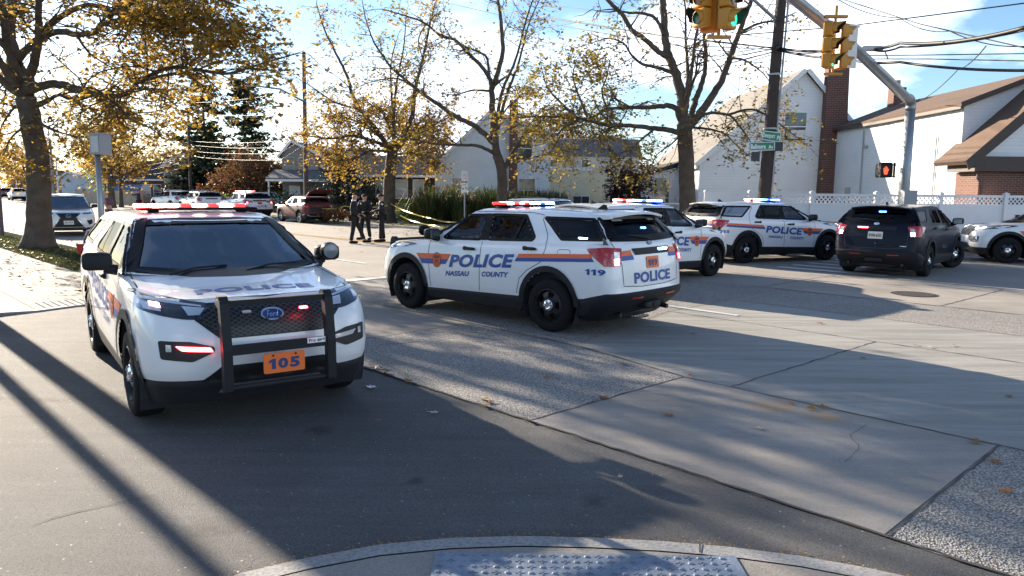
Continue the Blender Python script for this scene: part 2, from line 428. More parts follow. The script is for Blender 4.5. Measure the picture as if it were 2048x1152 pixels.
class Body:
    def __init__(s, P, n=180, windows=None):
        s.P = P; s.v = []; s.groups = {}
        zt = lambda x: lin(x, P['zt']); cl = lambda x: lin(x, P['clad'])
        def add_ring(o, zf):
            i0 = len(s.v); s.v += [(x, y, zf(x, y)) for x, y in o]; return i0
        def skin(g, a, b, N):
            L = s.groups.setdefault(g, [])
            for k in range(N): L.append((a + k, a + (k + 1) % N, b + (k + 1) % N, b + k))
        N = 2 * n - 2
        w, fx, rx = P['w'], P['rows'][0][2], P['rows'][0][3]
        u0 = P.get('under', .22)
        H = lambda w, xf, xr: ring_of(half_outline(w, xf, xr, P['fside'], P['rside'], n))
        lo = [add_ring(H(w - .15, fx - .25, rx + .3), lambda x, y: u0), add_ring(H(w - .06, fx - .06, rx + .12), lambda x, y: min(u0 + .03 + max(0, (-x - 1.9)) * .25, cl(x) - .05)),
              add_ring(H(w - .028, fx - .01, rx - .01), lambda x, y: cl(x) * .72 + u0 * .28), add_ring(H(w - .022, fx, rx - .03), lambda x, y: cl(x) - .02), add_ring(H(w - .03, fx - .005, rx - .012), lambda x, y: cl(x))]
        for a, b in zip(lo, lo[1:]): skin('lower_cladding', a, b, N)
        s.groups['lower_cladding'].append(tuple(lo[0] + k for k in range(N))[::-1])
        up = []
        for f, ww, xf, xr in interp_rows(P['rows'], 15):
            up.append(add_ring(H(ww, xf, xr), lambda x, y, f=f: cl(x) + (zt(x) - cl(x)) * f))
        for a, b in zip(up, up[1:]): skin('body', a, b, N)
        r0 = P['rows'][-1]; top = H(r0[1], r0[2], r0[3]); prev = up[-1]; cx = -.2
        s.hoodz = lambda x, y: zt(x) + P['crown'] * (1 - min(1, abs(y) / .9) ** 2)
        L = s.groups.setdefault('hood', []); K = s.groups.setdefault('body', [])
        for q in (.985, .95, .88, .78, .66, .52, .40):
            o = top.copy(); o[:, 0] = cx + (o[:, 0] - cx) * q; o[:, 1] *= q
            b = add_ring(o, lambda x, y: s.hoodz(x, y))
            for k in range(N):
                f = (prev + k, prev + (k + 1) % N, b + (k + 1) % N, b + k)
                xm = sum(s.v[i][0] for i in f) / 4
                if xm > P['hoodx']: (K if q == .985 else L).append(f)
                elif q >= .95: K.append(f)
            prev = b
        gz = lambda x: lin(x, P['gtop'])
        G = lambda w, xf, xr: ring_of(half_outline(w, xf, xr, P['gfs'], P['grs'], n))
        gr = []
        for f, ww, xf, xr in interp_rows(P['gh'], 17):
            gr.append(add_ring(G(ww, xf, xr), lambda x, y, f=f: (s.hoodz(x, 0) - .012 if f == 0 and x > 1.0 else zt(x)) * (1 - f) + gz(x) * f))
        g0 = len(s.groups.get('body'))
        s.groups['greenhouse'] = []
        for a, b in zip(gr, gr[1:]): skin('greenhouse', a, b, N)
        r1 = P['gh'][-1]; o1 = G(r1[1], r1[2], r1[3]); prev = gr[-1]
        for q in (.93, .8, .6, .35, .1):
            o = o1.copy(); o[:, 0] = P['capx'] + (o[:, 0] - P['capx']) * q; o[:, 1] *= q
            b = add_ring(o, lambda x, y, q=q: gz(x) + P['roofc'] * (1 - q * q)); skin('greenhouse', prev, b, N); prev = b
        s.groups['greenhouse'].append(tuple(prev + k for k in range(N)))
        s.skin = Skin(s.v, [f for g in s.groups.values() for f in g])
    def cut(s, wins, arch=.49):
        """wins: list of (frame, outline). opens windows and wheel wells"""
        wb, r = s.P['wb'], s.P['r']
        V = s.v
        def cen(f): return [sum(V[i][k] for i in f) / len(f) for k in range(3)]
        for g in ('body', 'lower_cladding'):
            keep = []
            for f in s.groups[g]:
                c = cen(f)
                if abs(c[1]) > .55 and len(f) == 4 and min(math.hypot(c[0] - wb, c[2] - r), math.hypot(c[0] + wb, c[2] - r)) < arch: continue
                keep.append(f)
            s.groups[g] = keep
        keep = []
        for f in s.groups['greenhouse']:
            a, b, d = Vector(V[f[0]]), Vector(V[f[1]]), Vector(V[f[2]])
            nn = (b - a).cross(d - a); nn = nn.normalized() if nn.length > 1e-12 else Vector((0, 0, 1))
            c = cen(f); hit = False
            for fr, P in wins:
                if fr == 'L' and abs(nn.y) > .45 and c[1] > 0: hit = in_poly(-c[0], c[2], P)
                elif fr == 'R' and abs(nn.y) > .45 and c[1] < 0: hit = in_poly(c[0], c[2], P)
                elif fr == 'F' and abs(nn.x) > .25 and c[0] > 0: hit = in_poly(c[1], c[2], P)
                elif fr == 'B' and abs(nn.x) > .35 and c[0] < -1.5: hit = in_poly(-c[1], c[2], P)
                if hit: break
            if not hit: keep.append(f)
        s.groups['greenhouse'] = keep
    def mesh(s, gs, name, m, smooth=40, inset=0.0):
        idx = {}; mb = MB()
        for g in gs:
            for f in s.groups[g]:
                for i in f: idx.setdefault(i, len(idx))
                mb.f.append(tuple(idx[i] for i in f)); mb.m.append(0)
        mb.v = [s.v[i] for i in idx]
        me = mb.mesh(name, m, False, True)
        bm = bmesh.new(); bm.from_mesh(me); bm.faces.ensure_lookup_table(); seen = set(); drop = []
        for f0 in bm.faces:                                # loose slivers left by the openings go
            if f0 in seen: continue
            st = [f0]; isl = []; seen.add(f0)
            while st:
                f = st.pop(); isl.append(f)
                for e in f.edges:
                    for f2 in e.link_faces:
                        if f2 not in seen: seen.add(f2); st.append(f2)
            if len(isl) < 60: drop += isl
        if drop: bmesh.ops.delete(bm, geom=drop, context='FACES')
        bm.to_mesh(me); bm.free()
        if inset:
            bm = bmesh.new(); bm.from_mesh(me)
            for v in bm.verts: v.co -= v.normal * inset
            bm.to_mesh(me); bm.free()
        me.set_sharp_from_angle(angle=R(smooth)); me.polygons.foreach_set('use_smooth', [True] * len(me.polygons))
        return me
def wheel_meshes(r=.38, wdt=.245, steel=True, spokes=5):
    """tyre, rim, cap for a wheel whose outer face looks along +y"""
    t = MB(); h = wdt / 2
    t.lathe([(r * .60, -h), (r * .90, -h), (r * .97, -h + .02), (r, -h + .05), (r, h - .05), (r * .97, h - .02), (r * .90, h), (r * .72, h + .006), (r * .64, h), (r * .60, h - .03), (r * .60, -h)], axis='Y', seg=40)
    for k in range(20):
        pass
    tyre = t.mesh('wheel', M_rubber, 35)
    m = MB(); rr = r * .615
    m.lathe([(rr, -h + .02), (rr, h - .005), (rr * .96, h), (rr * .93, h - .02), (rr * .90, h - .05)], axis='Y', seg=40)
    y0, y1 = h - .05, h - .03
    if steel:
        nh = 5
        seg = 60; prof = [(rr * .90, y0), (rr * .78, y1), (rr * .50, y1 + .012), (rr * .40, y1 + .012), (rr * .36, y1), (0.001, y1)]
        vs = []; fs = []
        for a_, b_ in prof:
            for k in range(seg):
                an = 2 * math.pi * k / seg; vs.append((a_ * math.cos(an), b_, a_ * math.sin(an)))
        for i in range(len(prof) - 1):
            for k in range(seg):
                if i == 1 and (k % 12) in (3, 4, 5, 6, 7, 8): continue
                fs.append((i * seg + k, i * seg + (k + 1) % seg, (i + 1) * seg + (k + 1) % seg, (i + 1) * seg + k))
        m.add(vs, fs)
        m.lathe([(rr * .95, y0 - .08), (0.001, y0 - .08)], axis='Y', seg=24)
        rim = m.mesh('rim', M_steel, 35)
        c = MB(); c.lathe([(rr * .36, y1 - .005), (rr * .34, y1 + .022), (rr * .20, y1 + .038), (rr * .12, y1 + .030), (.001, y1 + .03)], axis='Y', seg=24)
        for k in range(5):
            a = 2 * math.pi * k / 5; c.lathe([(.014, y1 + .03), (.012, y1 + .045), (.001, y1 + .047)], c=(rr * .25 * math.cos(a), 0, rr * .25 * math.sin(a)), axis='Y', seg=8)
        cap = c.mesh('hub_cap', M_chrome, 40)
    else:
        for k in range(spokes):
            for da in (-.10, .10):
                a = 2 * math.pi * k / spokes + da
                ca, sa = math.cos(a), math.sin(a); ca2, sa2 = math.cos(a + da * 1.2), math.sin(a + da * 1.2)
                m.tube([(rr * .12 * ca, y1 - .01, rr * .12 * sa), (rr * .55 * ca, y1, rr * .55 * sa), (rr * .93 * ca2, y1 - .005, rr * .93 * sa2)], [.022, .018, .022], 6)
        m.lathe([(rr * .25, y1 - .02), (rr * .22, y1 + .012), (.001, y1 + .015)], axis='Y', seg=16)
        rim = m.mesh('rim', mat('alloy', (.45, .45, .46), .3, .9), 35)
        c = MB(); c.lathe([(rr * .92, y0 - .07), (.001, y0 - .07)], axis='Y', seg=24); cap = c.mesh('brake_disc', M_dark, 35)
    return tyre, rim, cap
# ---------------------------------------------------------------- the police utility vehicle
WIN_FRONT = round_poly([(.70, 1.225), (.245, 1.585), (-.125, 1.60), (-.125, 1.225), (.60, 1.205)], .03)
WIN_REAR = round_poly([(-.285, 1.232), (-.215, 1.605), (-.90, 1.61), (-1.19, 1.31), (-1.15, 1.262)], .04)
WIN_QUARTER = round_poly([(-1.25, 1.59), (-1.67, 1.30), (-2.34, 1.325), (-2.40, 1.36), (-2.10, 1.59)], .03)
WIN_WS = round_poly([(-.842, 1.215), (-.40, 1.182), (0, 1.178), (.40, 1.182), (.842, 1.215), (.685, 1.61), (.3, 1.632), (-.3, 1.632), (-.685, 1.61)], .03, 3)
WIN_BACK = round_poly([(-.82, 1.335), (0, 1.315), (.82, 1.335), (.69, 1.585), (0, 1.60), (-.69, 1.585)], .04, 3)
EXP = {}
def side(fr, pts): return [((-x if fr == 'L' else x), z) for x, z in pts]
def explorer_lib():
    if EXP: return EXP
    B = Body(EXPLORER); S = B.skin; L = EXP; L['S'] = S
    wins = []
    for fr in 'LR':
        for w in (WIN_FRONT, WIN_REAR, WIN_QUARTER): wins.append((fr, [tuple(p) for p in offset_poly(side(fr, w), -.012)]))
    wins += [('F', [tuple(p) for p in offset_poly(WIN_WS, -.015)]), ('B', [tuple(p) for p in offset_poly(WIN_BACK, -.015)])]
    B.cut(wins)
    V = B.v; body = []; doors = {k: [] for k in ('LF', 'LR', 'RF', 'RR')}
    for f in B.groups['body']:
        xs = [V[i][0] for i in f]; ys = [V[i][1] for i in f]; zs = [V[i][2] for i in f]; xm = sum(xs) / len(f); zm = sum(zs) / len(f)
        k = None
        if abs(ys[0]) > .85 and zm < lin(xm, EXPLORER['zt']) - .006:
            if -.19 < xm < .95: k = 'F'
            elif -1.42 < xm < -.19 and math.hypot(xm + 1.5125, zm - .38) > .56: k = 'R'
        (doors[('L' if ys[0] > 0 else 'R') + k] if k else body).append(f)
    B.groups['body'] = body
    L['body'] = B.mesh(['body'], 'body', M_white); L['hood'] = B.mesh(['hood'], 'hood', M_white)
    L['roof'] = B.mesh(['greenhouse'], 'roof', M_white, 50); L['lower_cladding'] = B.mesh(['lower_cladding'], 'lower_cladding', M_clad)
    for k, fs in doors.items():
        B.groups['d'] = fs; L['door' + k] = B.mesh(['d'], 'door', M_white)
    L['liner'] = B.mesh(['greenhouse'], 'headliner', M_dark, 60, .03)
    # inner floor and side trim
    m = MB(); m.box((-.75, 0, .62), (3.3, 1.7, .04)); m.box((-.75, .86, .9), (3.3, .03, .56)); m.box((-.75, -.86, .9), (3.3, .03, .56)); m.box((-2.38, 0, .95), (.04, 1.6, .7)); m.box((.9, 0, .88), (.05, 1.7, .5))
    L['floor'] = m.mesh('cabin_floor', M_dark)
    m = MB(); sbox(m, (.78, 0, 1.06), (.34, .84, .13), .5); sbox(m, (.52, .38, 1.14), (.10, .22, .06), .6)
    L['dash'] = m.mesh('dashboard', M_dark, True)
    m = MB(); P = [(.30 + .05 * math.cos(a), .40 + .19 * math.cos(a + math.pi / 2), 1.10 + .17 * math.sin(a + math.pi / 2)) for a in np.linspace(0, 2 * math.pi, 25)]
    m.tube(P, .016, 8); m.tube([(.5, .40, 1.04), (.30, .40, 1.10)], .03, 8); m.box((.31, .4, 1.10), (.03, .34, .035))
    L['steer'] = m.mesh('steering_wheel', M_gloss, 40)
    def seat(x, y):
        m = MB(); sbox(m, (x, y, .80), (.27, .25, .10), .5); sbox(m, (x - .30, y, 1.10), (.09, .25, .33), .5, M=Matrix.Rotation(R(-14), 3, 'Y')); sbox(m, (x - .39, y, 1.44), (.06, .13, .09), .6)
        return m.mesh('seat', mat('seat_cloth', (.035, .036, .04), .9, var=.2), True)
    L['seats'] = [seat(.05, .40), seat(.05, -.40)]
    m = MB(); sbox(m, (-.95, 0, .82), (.26, .72, .10), .5); sbox(m, (-1.28, 0, 1.06), (.09, .72, .28), .5)
    L['bench'] = m.mesh('rear_seat', MATS['seat_cloth'], True)
    m = MB()
    for y in np.linspace(-.7, .7, 24): m.tube([(-.52, y, .95), (-.58, y * .92, 1.60)], .005, 4)
    for z in np.linspace(1.0, 1.58, 10): m.tube([(-.53 - (z - 1) * .08, -.72, z), (-.53 - (z - 1) * .08, .72, z)], .005, 4)
    L['cage'] = m.mesh('prisoner_partition', M_clad)
    # glass and trim
    def glass(name, fr, P, m_): 
        q = MB(); S.poly(q, [tuple(p) for p in P], fr, -.004, .12); return q.mesh(name, m_, True)
    def trim(fr, P, a=.016, b=.024, off=.004): 
        q = MB(); S.ring(q, P, fr, a, b, off); return q.mesh('window_trim', M_gloss, True)
    L['win'] = []
    for fr in 'LR':
        for nm, w, g in (('door_window', WIN_FRONT, M_g_front), ('door_window', WIN_REAR, M_g_side), ('quarter_window', WIN_QUARTER, M_g_side)):
            w = side(fr, w); L['win'].append((glass(nm, fr, w, g), trim(fr, w)))
    L['win'].append((glass('windshield', 'F', WIN_WS, M_g_ws), trim('F', WIN_WS, .022, .03)))
    L['win'].append((glass('rear_window', 'B', WIN_BACK, M_g_side), trim('B', WIN_BACK, .03, .06)))
    # black pillars: A, B, D
    for fr, sg in (('FL', 1), ('FR', -1)):
        q = MB(); S.poly(q, [(x * sg, z) for x, z in ((-.055, 1.19), (-.175, 1.20), (.215, 1.63), (.25, 1.65), (.30, 1.645), (.29, 1.60))], fr, .008, .08); L.setdefault('pillars', []).append(q.mesh('pillar_trim', M_gloss, True))
    for fr, sg in (('BL', 1), ('BR', -1)):
        q = MB(); S.poly(q, [(x * sg, z) for x, z in ((1.02, 1.335), (1.28, 1.335), (1.19, 1.62), (.94, 1.60))], fr, .006, .06); L['pillars'].append(q.mesh('pillar_trim', M_gloss, True))
    for nm, P in (('pillar_trim', [(-.11, 1.215), (-.11, 1.615), (-.23, 1.615), (-.30, 1.225)]),
                  ('pillar_trim', [(-.86, 1.61), (-.90, 1.61), (-.83, 1.235), (-.79, 1.235)])):
        for fr in 'LR':
            q = MB(); S.poly(q, side(fr, P), fr, .007, .1); L.setdefault('pillars', []).append(q.mesh(nm, M_gloss, True))
    # wheel arch flares, seams, handles
    L['flares'] = []; L['seams'] = {}; L['handles'] = {}
    for fr in 'LR':
        for cx in (1.5125, -1.5125):
            q = MB(); arc = [(cx + math.cos(a) * rr, .40 + math.sin(a) * rr) for rr, rg in ((.535, np.linspace(R(1), R(179), 30)), (.452, np.linspace(R(179), R(1), 30))) for a in rg]
            n = len(arc); h = n // 2
            S.drape(q, side(fr, arc), [(k, k + 1, n - 2 - k, n - 1 - k) for k in range(h - 1)], fr, .016, .2); L['flares'].append(q.mesh('wheel_arch_trim', M_clad, True))
        q = MB()
        S.stroke(q, side(fr, [(.965, 1.17), (.97, .95), (.93, .60), (.915, .43)]), fr, .010); S.stroke(q, side(fr, [(-.19, 1.2), (-.185, .46)]), fr, .010)
        L['seams'][fr + 'F'] = q.mesh('door_seam', M_seam)
        q = MB(); S.stroke(q, side(fr, [(-1.22, 1.57), (-1.40, 1.36), (-1.44, 1.18), (-1.38, .98), (-1.12, .84), (-.99, .72), (-.93, .50)]), fr, .010)
        S.stroke(q, side(fr, [(-1.24, 1.57), (-1.21, 1.625), (-1.0, 1.65), (.2, 1.64)]), fr, .007)
        L['seams'][fr + 'R'] = q.mesh('door_seam', M_seam)
        for k, x, z in (('F', .045, 1.085), ('R', -1.16, 1.155)):
            sy = 1 if fr == 'L' else -1
            h = S.bvh.ray_cast(Vector((x, 3 * sy, z)), Vector((0, -sy, 0)))[0]
            q = MB(); sbox(q, (x, h.y + .025 * sy, z), (.125, .018, .022), .5); sbox(q, (x + .1, h.y + .01 * sy, z), (.03, .02, .03), .5)
            L['handles'][fr + k] = q.mesh('handle', M_clad, True)
    q = MB(); S.stroke(q, side('L', round_poly([(-1.66, 1.17), (-1.88, 1.175), (-1.87, 1.03), (-1.66, 1.03)], .04)), 'L', .007, closed=True); L['fuel'] = q.mesh('fuel_door', M_seam)
    q = MB(); hp = [(2.12, y) for y in (0,)]
    S.stroke(q, [(-.86, -1.05), (-.88, -1.6), (-.80, -1.98), (-.55, -2.14), (0, -2.19), (.55, -2.14), (.80, -1.98), (.88, -1.6), (.86, -1.05)], 'T', .012, .002); L['hoodseam'] = q.mesh('hood_seam', M_seam)
    q = MB(); S.stroke(q, [(-.5, -1.25), (-.42, -1.9)], 'T', .012, .003); S.stroke(q, [(.5, -1.25), (.42, -1.9)], 'T', .012, .003)
    # front face
    q = MB(); S.poly(q, round_poly([(-.60, .93), (-.42, .77), (.42, .77), (.60, .93), (.47, 1.035), (-.47, 1.035)], .02), 'F', .006, .08); L['grille'] = q.mesh('grille', mat('grille_black', (.008, .008, .009), .5), True)
    q = MB(); G = [(-.58, .93), (-.41, .78), (.41, .78), (.58, .93), (.46, 1.02), (-.46, 1.02)]
    for sl in (1, -1):
        for c in np.arange(-1.2, 1.2, .06):
            seg = [(c + sl * (z - .9) * 1.9, z) for z in np.arange(.78, 1.021, .012)]
            run = [p for p in seg if in_poly(p[0], p[1], G)]
            if len(run) > 2: S.stroke(q, run, 'F', .007, .014)
    L['mesh'] = q.mesh('grille_mesh', mat('grille_mesh', (.05, .05, .052), .4))
    q = MB(); S.poly(q, round_poly([(-.60, .42), (-.42, .555), (.42, .555), (.60, .42)], .02), 'F', .006, .08)
    L['mouth'] = q.mesh('lower_intake', MATS['grille_black'], True)
    q = MB(); S.stroke(q, [(-.52, .455), (.52, .455)], 'F', .012, .012); S.stroke(q, [(-.44, .51), (.44, .51)], 'F', .008, .012); L['intakebar'] = q.mesh('intake_bar', M_chrome)
    q = MB(); S.poly(q, round_poly([(-.45, .33), (-.38, .40), (.38, .40), (.45, .33)], .02), 'F', .008, .08); L['skid'] = q.mesh('skid_plate', mat('skid_grey', (.12, .12, .125), .4), True)
    L['headlights'] = []; L['fogs'] = []
    for sg in (-1, 1):
        HP = [(-.955, 1.02), (-.945, 1.10), (-.90, 1.115), (-.70, 1.075), (-.44, 1.03), (-.56, .925), (-.66, .93), (-.80, .955), (-.93, .99)]
        f = lambda P: [(p[0] * -sg, p[1]) for p in P]
        q = MB(); S.poly(q, f(round_poly(HP, .02)), 'F', .005, .06); a = q.mesh('headlight', M_lampdark, True)
        q = MB()
        S.poly(q, f([(-.90, 1.085), (-.70, 1.05), (-.52, 1.02), (-.52, 1.008), (-.70, 1.035), (-.90, 1.065)]), 'F', .010, .06)
        S.poly(q, f([(-.66, 1.02), (-.50, 1.0), (-.55, .955), (-.63, .955)]), 'F', .010, .06); S.poly(q, f([(-.91, 1.05), (-.80, 1.035), (-.80, .985), (-.90, 1.0)]), 'F', .010, .06)
        b = q.mesh('reflector', M_clear, True)
        q = MB(); sbox(q, (0, 0, 0), (.01, .03, .012), .5); 
        q = MB(); S.poly(q, f([(-.86, 1.048), (-.80, 1.04), (-.80, 1.015), (-.86, 1.023)]), 'F', .014, .06); c = q.mesh('strobe', M_red_on)
        L['headlights'].append((a, b, c))
        q = MB(); S.poly(q, f(round_poly([(-.85, .775), (-.64, .765), (-.47, .715), (-.47, .675), (-.63, .605), (-.84, .63)], .02)), 'F', .006, .06); a = q.mesh('fog_pocket', MATS['grille_black'], True)
        q = MB(); S.poly(q, f(round_poly([(-.74, .735), (-.50, .712), (-.48, .675), (-.70, .695)], .01)), 'F', .016, .06); b = q.mesh('fog_lamp', M_clear, True)
        q = MB(); S.poly(q, f([(-.80, .745), (-.765, .742), (-.765, .69), (-.80, .69)]), 'F', .014, .06); c = q.mesh('lamp_housing', M_clear)
        L['fogs'].append((a, b, c))
    q = MB(); S.poly(q, [(.085 * math.cos(a), .925 + .036 * math.sin(a)) for a in np.linspace(0, 2 * math.pi, 28, endpoint=False)], 'F', .022, .08); e1 = q.mesh('emblem', mat('emblem_blue', (.01, .03, .16), .2, coat=1))
    q = MB(); S.ring(q, [(.088 * math.cos(a), .925 + .038 * math.sin(a)) for a in np.linspace(0, 2 * math.pi, 28, endpoint=False)], 'F', .006, .006, .024)
    vs, fs = text_w('Ford', .042, .10, .01, .35); S.drape(q, vs + [0, .925], fs, 'F', .026); e2 = q.mesh('emblem_lettering', M_chrome); L['emblem'] = (e1, e2)
    q = MB()
    q.box((2.452, -.23, .985), (.03, .085, .022)); q.box((2.452, .23, .985), (.03, .085, .022)); L['gl_h'] = q.mesh('strobe_housing', M_clad)
    # rear
    L['tails'] = []
    for fr in ('BL', 'BR'):
        sg = 1 if fr == 'BL' else -1
        P = [(.845, 1.205), (.885, 1.135), (1.05, .985), (1.27, .985), (1.29, 1.215), (1.08, 1.23)]
        def U(P): return [((x if sg > 0 else -x), z) for x, z in P]
        q = MB(); S.poly(q, U(round_poly(P, .02)), fr, .014, .06); a = q.mesh('taillight', M_redlens, True)
        q = MB(); S.poly(q, U([(1.17, 1.17), (1.255, 1.165), (1.25, 1.09), (1.175, 1.09)]), fr, .020, .06); b = q.mesh('reversing_lamp', M_clear)
        q = MB(); S.poly(q, U([(1.175, 1.08), (1.25, 1.08), (1.245, 1.0), (1.18, 1.0)]), fr, .020, .06); c = q.mesh('strobe', M_bluew_on)
        L['tails'].append((a, b, c))
    q = MB()
    q2 = MB(); S.poly(q2, round_poly([(-.47, 1.205), (.47, 1.205), (.44, 1.115), (-.40, 1.115)], .015), 'B', .014, .06); L['tailhandle'] = q2.mesh('tailgate_handle', M_clad, True)
    q = MB(); S.stroke(q, [(-.80, 1.30), (-.70, 1.0), (-.68, .72), (-.3, .69), (.3, .69), (.68, .72), (.70, 1.0), (.80, 1.30)], 'B', .010); L['tailseam'] = q.mesh('tailgate_seam', M_seam)
    L['reflectors'] = []
    for sg in (1, -1): q = MB(); S.poly(q, [(-.55 * sg, .56), (-.30 * sg, .555), (-.30 * sg, .535), (-.55 * sg, .54)], 'B', .01, .1); L['reflectors'].append(q.mesh('bumper_reflector', M_redlens))
    q = MB(); sbox(q, (-2.53, 0, .42), (.10, .20, .05), .4); q.box((-2.60, 0, .42), (.08, .06, .06)); L['hitch'] = q.mesh('tow_hitch', M_clad)
    q = MB(); q.tube([(-2.34, .60, .32), (-2.48, .60, .31)], .035, 10); q.tube([(-2.34, -.60, .32), (-2.48, -.60, .31)], .035, 10); sbox(q, (-1.9, 0, .30), (.5, .6, .08), .5); sbox(q, (.2, 0, .26), (1.6, .6, .07), .5); L['exhaust'] = q.mesh('underbody', M_steel)
    q = MB(); n = 15; V4 = []
    for i in range(n):
        k = -1 + 2 * i / (n - 1); y = .655 * k; d = .06 * k * k; xr = -2.39 + .08 * k * k
        V4 += [(-1.93, y, 1.706 - d), (-2.2, y, 1.708 - d), (xr, y, 1.688 - d), (xr + .01, y, 1.655 - d), (-2.1, y, 1.64 - d)]
    q.add(V4, [(i * 5 + j, i * 5 + (j + 1) % 5, i * 5 + 5 + (j + 1) % 5, i * 5 + 5 + j) for i in range(n - 1) for j in range(5)] + [(0, 1, 2, 3, 4), tuple(range(5 * n - 5, 5 * n))])
    L['spoiler'] = q.mesh('roof_spoiler', M_white, 40)
    q = MB()
    q.prism([(-2.16, .62, 1.60), (-2.34, .60, 1.61), (-2.34, -.60, 1.61), (-2.16, -.62, 1.60)], (0, 0, .006)); L['spoiler_side'] = q.mesh('spoiler_flap', M_gloss)
    L['flaps'] = []
    for sg in ():
        q = MB(); q.prism([(-2.08, .70 * sg, 1.635), (-2.355, .655 * sg, 1.655), (-2.37, .70 * sg, 1.56), (-2.30, .765 * sg, 1.48)], (0, -.012 * sg, 0)); L['flaps'].append(q.mesh('spoiler_side', M_gloss))
    q = MB(); q.tube([(-2.49, -.05, 1.325), (-2.485, .22, 1.36), (-2.455, .46, 1.385)], [.018, .012, .008], 6); L['wiper'] = q.mesh('rear_wiper', M_clad)
    L['wipers'] = []
    for y0 in (.05, -.62):
        q = MB(); q.tube([(1.27, y0 + .05, 1.185), (1.16, y0 + .30, 1.225), (1.13, y0 + .58, 1.235)], [.012, .009, .007], 5); L['wipers'].append(q.mesh('windshield_wiper', M_clad))
    q = MB(); q.prism([(-1.62, -.012, 1.705), (-1.80, -.018, 1.70), (-1.78, -.004, 1.77), (-1.74, -.003, 1.775)], (0, .03, 0)); L['antenna'] = q.mesh('roof_antenna', M_clad)
    q = MB(); S.poly(q, [(-.84, -1.03), (-.60, -1.20), (0, -1.29), (.60, -1.20), (.84, -1.03), (.80, -1.0), (.57, -1.14), (0, -1.225), (-.57, -1.14), (-.80, -1.0)], 'T', .010, .1); L['cowl'] = q.mesh('cowl_panel', M_clad)
    # mirrors, spotlight
    L['mirrors'] = []
    for sg in (1, -1):
        q = MB(); sbox(q, (.76, 1.09 * sg, 1.285), (.085, .125, .082), .45, M=Matrix.Rotation(R(8 * sg), 3, 'Z')); q.tube([(.80, .93 * sg, 1.20), (.78, 1.04 * sg, 1.22)], [.05, .045], 8)
        a = q.mesh('side_mirror', M_clad, True)
        q = MB(); q.prism([(.668, 1.0 * sg, 1.225), (.668, 1.19 * sg, 1.225), (.668, 1.19 * sg, 1.345), (.668, 1.0 * sg, 1.345)], (.003, 0, 0)); b = q.mesh('mirror_glass', M_chrome)
        L['mirrors'].append((a, b))
    q = MB(); q.lathe([(.001, .07), (.085, .062), (.09, .03), (.085, -.02), (.05, -.09), (.001, -.11)], c=(1.0, 1.02, 1.325), axis='X', seg=20); q.tube([(.96, 1.0, 1.30), (.90, .93, 1.22), (.86, .88, 1.20)], .018, 6); L['spot'] = q.mesh('spotlight', M_gloss, 40)
    q = MB(); q.lathe([(.001, .078), (.06, .074), (.078, .066)], c=(1.0, 1.02, 1.325), axis='X', seg=20); L['spotlens'] = q.mesh('spotlight_lens', mat('lens_grey', (.16, .175, .20), .3, .2, coat=.6), 40)
    # wheel wells
    L['wells'] = []
    for cx in (1.5125, -1.5125):
        for sg in (1, -1):
            q = MB()
            A = [(cx + math.cos(a) * .49, .40 + math.sin(a) * .49) for a in np.linspace(R(-30), R(210), 20)]
            for (x0, z0), (x1, z1) in zip(A, A[1:]): q.quad((x0, .50 * sg, z0), (x1, .50 * sg, z1), (x1, .965 * sg, z1), (x0, .965 * sg, z0))
            q.poly([(x, .50 * sg, z) for x, z in A]); L['wells'].append(q.mesh('wheel_well', M_dark))
    L['wheel'] = wheel_meshes()
    # push bumper
    up = []
    for y in (-.43, .40):
        q = MB()
        prof = [(2.44, 1.06), (2.50, 1.13), (2.56, 1.13), (2.60, 1.08), (2.66, .72), (2.66, .40), (2.60, .38), (2.58, .42), (2.585, .70), (2.53, 1.04)]
        q.prism([(x, y - .035, z) for x, z in prof], (0, .07, 0)); up.append(q.mesh('push_bumper', M_clad))
    cb = []
    for k in range(3):
        q = MB()
        if k == 0: q.box((2.555, -.015, 1.075), (.05, .76, .045))
        if k == 1: q.box((2.63, -.015, .715), (.045, .76, .075))
        if k == 2: q.tube([(2.61, -.40, .41), (2.61, .38, .41)], .025, 8)
        cb.append(q.mesh('crossbar', M_clad))
    L['push'] = (up, cb)
    return L

def lamp_bar(root, x, z, half, cols, w=.30, parent_name='light_bar'):
    q = MB(); sbox(q, (x, 0, z + .012), (w / 2, half, .016), .35, 20); 
    for y in (-half + .18, half - .18): q.box((x, y, z - .015), (.14, .10, .05))
    b = q.build(parent_name, M_gloss, root, True)
    n = len(cols); dy = 2 * half / n
    for i, m in enumerate(cols):                       # from the left side of the car to the right
        y = half - dy * (i + .5)
        q = MB(); k = 1.0 if 0 < i < n - 1 else .86
        sbox(q, (x, y, z + .042), (w / 2 * k, dy / 2 * .97, .022), .4, 14, 8)
        q.build('lamp', m, b, True)
    return b
def repaint(o, m):
    o.material_slots[0].link = 'OBJECT'; o.material_slots[0].material = m
def add_wheels(root, lib, wb, track, r, steer=0.0, scale=1.0):
    ty, ri, ca = lib
    for x in (wb, -wb):
        for sg in (1, -1):
            w = link('wheel', ty, root); w.location = (x, (track - .12) * sg, r)
            w.rotation_euler = (random.uniform(-3, 3) * 0, 0, (0 if sg > 0 else math.pi) + (steer if x > 0 else 0))
            w.scale = (scale,) * 3
            a = link('rim', ri, w); b = link(ca.name.split('.')[0], ca, w)
            a.rotation_euler = b.rotation_euler = (0, random.uniform(0, 6), 0)
